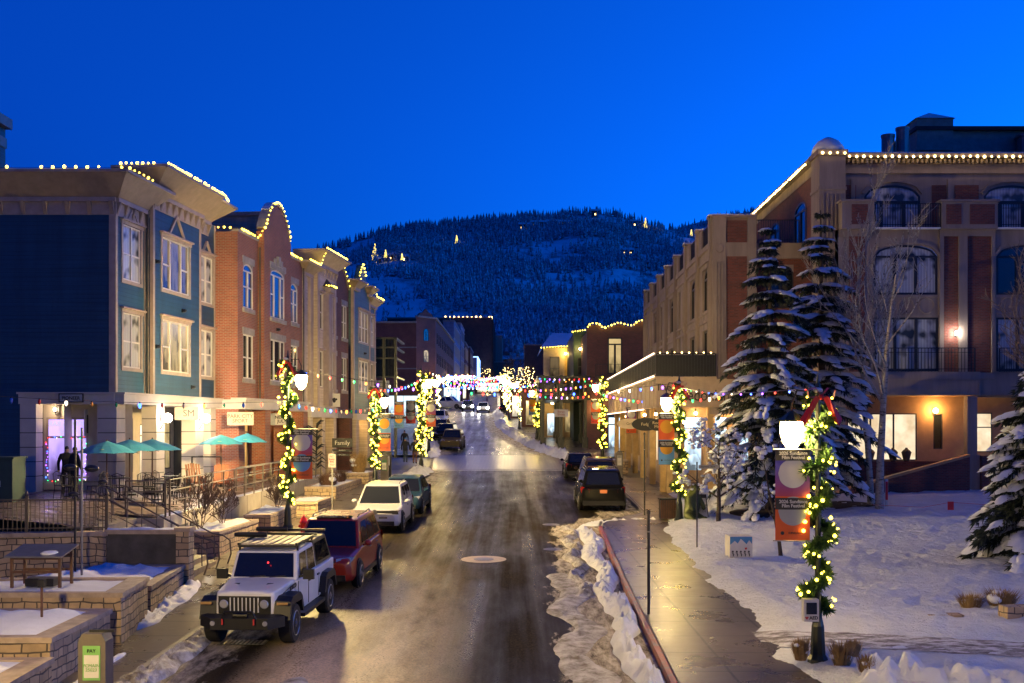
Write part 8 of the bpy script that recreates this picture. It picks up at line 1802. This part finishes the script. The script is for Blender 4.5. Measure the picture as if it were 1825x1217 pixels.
bare(15.1, 47.2, lawn_z(14.6, 47)-.05, 10.6, 'taller slender aspen just left of the other, reaching the hotel roof', 29, ASP, 4, .45, .15, (-.05, 0), 0, 1.5, depth=3, up=.4, zs=.45)
bare(19.5, 39.0, 2.0, 8.6, 'bare thin-branched tree at the right edge before the hotel', 23, plain('pale_twig', (.20, .14, .09), .8), 5, .5, .16, (-.12, 0), 0, 1.25, depth=3, up=.3, zs=.25)
bare(7.95, 43.2, S(43)+.1, 3.3, 'small ornamental tree loaded with snow beside the sandwich board', 24, BARK, 5, .7, .1, (-.03, 0), .34, 1.1, depth=3, up=.12, zs=.3)
bare(8.15, 34.0, S(34)+.1, 2.9, 'small dark leafless tree on the lawn behind the banner', 25, BARK, 4, .55, .07, (-.04, 0), .12, .9, depth=3, up=.3)
bare(-9.7, 37.5, 2.05, 1.35, 'leafless twiggy shrub in the planter by the vents', 26, plain('shrub_twig', (.12, .08, .06), .8), 4, .5, .016, (.1, 0), 0, .8, depth=3, name='bare_shrub', cat='shrub', stems=[(.3, 0), (-.3, .1), (0, .3), (.1, -.3)], zs=.1)
bare(-10.0, 36.0, 2.05, 1.5, 'smaller leafless shrub nearer the stairs', 27, MATS['shrub_twig'], 4, .5, .02, (0, 0), 0, 1.2, depth=3, name='bare_shrub', cat='shrub', stems=[(.3, 0), (-.3, .1), (0, .3)], zs=.1)
bare(-9.0, 43.0, 2.2, 1.3, 'leafless shrub behind the tall lamp', 28, MATS['shrub_twig'], 4, .5, .02, (0, 0), 0, 1.2, depth=3, name='bare_shrub', cat='shrub', stems=[(.3, 0), (-.3, .1), (0, .3)], zs=.1)
for i, (px, Z) in enumerate(((905, 200), (940, 165), (925, 230), (868, 240))):
    tr = bare((px-CX)*Z/F, Z, G(Z)-.3, 7.5, 'distant bare street tree wound with tiny lights', 30+i, BARK, 4, .5, .15, (0, 0), 0, 1.1, depth=2, name='bare_tree'); tr['group'] = 'distant lit street trees'
    q = MB(); q.m(WB); rr = random.Random(i)
    for _ in range(90): z = rr.uniform(1.5, 7.3); a = rr.uniform(0, 6.28); d = rr.uniform(.1, 2.2)*(1-abs(z-4.5)/5); q.ball((d*math.cos(a), d*math.sin(a), z), .055, 5, 3)
    stuff(q.build('fairy_lights', tr, uv=False))
# soil rings under spruces
mb = MB(); mb.m(plain('bare_soil', (.045, .028, .018), .95, var=.5, sc_=2, bump=.6))
for (x, y, r) in ((10.6, 45.6, 1.6), (13.4, 47.2, 2.0)):
    q = MB(); q.m(MATS['bare_soil']); V = [(x, y, lawn_z(x, y)+.05)]+[(x+r*(1+.3*mn.noise(Vector((i*.7, x, 1))))*math.cos(i*.2618), y+r*.75*(1+.3*mn.noise(Vector((i*.7, x, 5))))*math.sin(i*.2618), 0) for i in range(24)]
    V = [V[0]]+[(a, b, lawn_z(a, b)+.02) for a, b, c in V[1:]]; q.add(V, [(0, i+1, (i+1) % 24+1) for i in range(24)]); struct(q.build('ground'))
# ================================================================== people and the bear statue
def skin_fig(name, label, cat, loc, rz, J, E, mats, levels=2, group=None, paintf=None):
    me = bpy.data.meshes.new(name); ks = list(J); me.from_pydata([J[k][0] for k in ks], [(ks.index(a), ks.index(b)) for a, b in E], []); o = bpy.data.objects.new(name, me); COL.objects.link(o)
    sm = o.modifiers.new('s', 'SKIN'); sm.use_smooth_shade = True
    for v, k in zip(me.skin_vertices[0].data, ks): r_ = J[k][1]; v.radius = r_ if isinstance(r_, tuple) else (r_, r_); v.use_root = k == 'pelvis'
    ss = o.modifiers.new('u', 'SUBSURF'); ss.levels = levels; ss.render_levels = levels
    dg = bpy.context.evaluated_depsgraph_get(); m2 = bpy.data.meshes.new_from_object(o.evaluated_get(dg)); o.modifiers.clear(); o.data = m2; m2.materials.clear()
    for m in mats: m2.materials.append(m)
    for p in m2.polygons: p.use_smooth = True; p.material_index = paintf(p.center) if paintf else 0
    o.location = loc; o.rotation_euler = (0, 0, rz); return tag(o, label, cat, group)
SKIN = plain('skin', (.42, .24, .17), .6, var=.1)
def person(x, y, rz, label, jacket, trousers, hat, stride=.16, zb=None):
    jm = plain('jacket_%g_%g_%g' % jacket, jacket, .8); tm_ = plain('trousers_%g_%g' % trousers[:2], trousers, .8); hm = plain('hat_%g_%g' % hat[:2], hat, .8)
    s_ = stride
    J = {'pelvis': ((0, 0, .95), (.16, .12)), 'waist': ((0, 0, 1.08), (.16, .12)), 'chest': ((0, 0, 1.32), (.2, .14)), 'neck': ((0, 0, 1.5), .07), 'chin': ((0, -.02, 1.58), (.075, .085)), 'head': ((0, -.01, 1.68), (.085, .1)), 'crown': ((0, 0, 1.77), (.055, .065))}
    E = [('pelvis', 'waist'), ('waist', 'chest'), ('chest', 'neck'), ('neck', 'chin'), ('chin', 'head'), ('head', 'crown')]
    for n, sx_ in (('l', -1), ('r', 1)):
        k = s_*sx_
        J.update({n+'sh': ((sx_*.2, 0, 1.43), .075), n+'el': ((sx_*.28, k*.5, 1.16), .06), n+'wr': ((sx_*.27, -.1+k*.9, .93), .045), n+'ha': ((sx_*.265, -.12+k, .84), (.03, .05)), n+'hip': ((sx_*.1, 0, .9), .1), n+'kn': ((sx_*.11, -k*.9-.03, .5), .075), n+'an': ((sx_*.11, -k*1.7+.03, .1), .055), n+'to': ((sx_*.12, -k*1.7-.12, .04), (.05, .035))})
        E += [('chest', n+'sh'), (n+'sh', n+'el'), (n+'el', n+'wr'), (n+'wr', n+'ha'), ('pelvis', n+'hip'), (n+'hip', n+'kn'), (n+'kn', n+'an'), (n+'an', n+'to')]
    def pf(c):
        if c.z > 1.66: return 3
        if c.z > 1.53: return 2
        if abs(c.x) > .2 and c.z < .9: return 2
        if c.z < .12: return 4
        return 0 if c.z > .84 else 1
    return skin_fig('person', label, 'person', (x, y, S(y) if zb is None else zb), rz, J, E, [jm, tm_, SKIN, hm, BP], 2, None, pf)
person(-7.55, 79.5, R(180), 'person in a dark coat and blue hat walking away on the left pavement', (.02, .022, .03), (.05, .08, .12), (.08, .3, .6), .12, S(79)); person(-6.75, 78, R(180), 'person in a hooded olive parka walking beside the blue hat', (.03, .03, .018), (.2, .1, .07), (.03, .03, .02), .14, S(78))
person(-8.9, 93, R(180), 'person in black clothes further up the left pavement', (.012, .012, .014), (.015, .015, .02), (.02, .015, .01), .1); person(-8.1, 95, R(20), 'distant person in a grey coat facing down the street', (.05, .05, .05), (.02, .02, .025), (.05, .03, .02), .1)
person(-15.2, 39.0, R(140), 'person in black standing by the bar door under the teal umbrella', (.01, .01, .012), (.012, .012, .02), (.01, .01, .01), .04, tz(-15.2)); person(-15.95, 40.2, R(200), 'person in dark clothes standing in front of the violet-lit window', (.012, .01, .012), (.012, .012, .02), (.01, .01, .01), .05, tz(-16))
BRZ = plain('green_bronze', (.10, .12, .035), .45, metal=.3, var=.4)
bear = skin_fig('bear_statue', 'greenish bronze bear statue sitting by the restaurant lamp', 'statue', (7.1, 44.2, S(44.2)), R(35),
    {'pelvis': ((0, .12, .3), (.3, .26)), 'belly': ((0, 0, .62), (.29, .27)), 'chest': ((0, -.04, .95), (.25, .22)), 'neck': ((0, -.1, 1.2), .15), 'head': ((0, -.2, 1.38), (.155, .15)), 'muzzle': ((0, -.36, 1.33), .075), 'nose': ((0, -.44, 1.31), .045),
     'le': ((-.12, -.14, 1.52), .045), 're': ((.12, -.14, 1.52), .045), 'lsh': ((-.26, -.06, 1.0), .12), 'lel': ((-.34, -.22, .72), .095), 'lpa': ((-.28, -.38, .5), .085), 'rsh': ((.26, -.06, 1.0), .12), 'rel': ((.34, -.22, .72), .095), 'rpa': ((.28, -.38, .5), .085),
     'lhip': ((-.24, .0, .24), .17), 'lft': ((-.3, -.38, .12), .12), 'ltoe': ((-.3, -.5, .2), .09), 'rhip': ((.24, 0, .24), .17), 'rft': ((.3, -.38, .12), .12), 'rtoe': ((.3, -.5, .2), .09)},
    [('pelvis', 'belly'), ('belly', 'chest'), ('chest', 'neck'), ('neck', 'head'), ('head', 'muzzle'), ('muzzle', 'nose'), ('head', 'le'), ('head', 're'), ('chest', 'lsh'), ('lsh', 'lel'), ('lel', 'lpa'), ('chest', 'rsh'), ('rsh', 'rel'), ('rel', 'rpa'), ('pelvis', 'lhip'), ('lhip', 'lft'), ('lft', 'ltoe'), ('pelvis', 'rhip'), ('rhip', 'rft'), ('rft', 'rtoe')], [BRZ], 2)
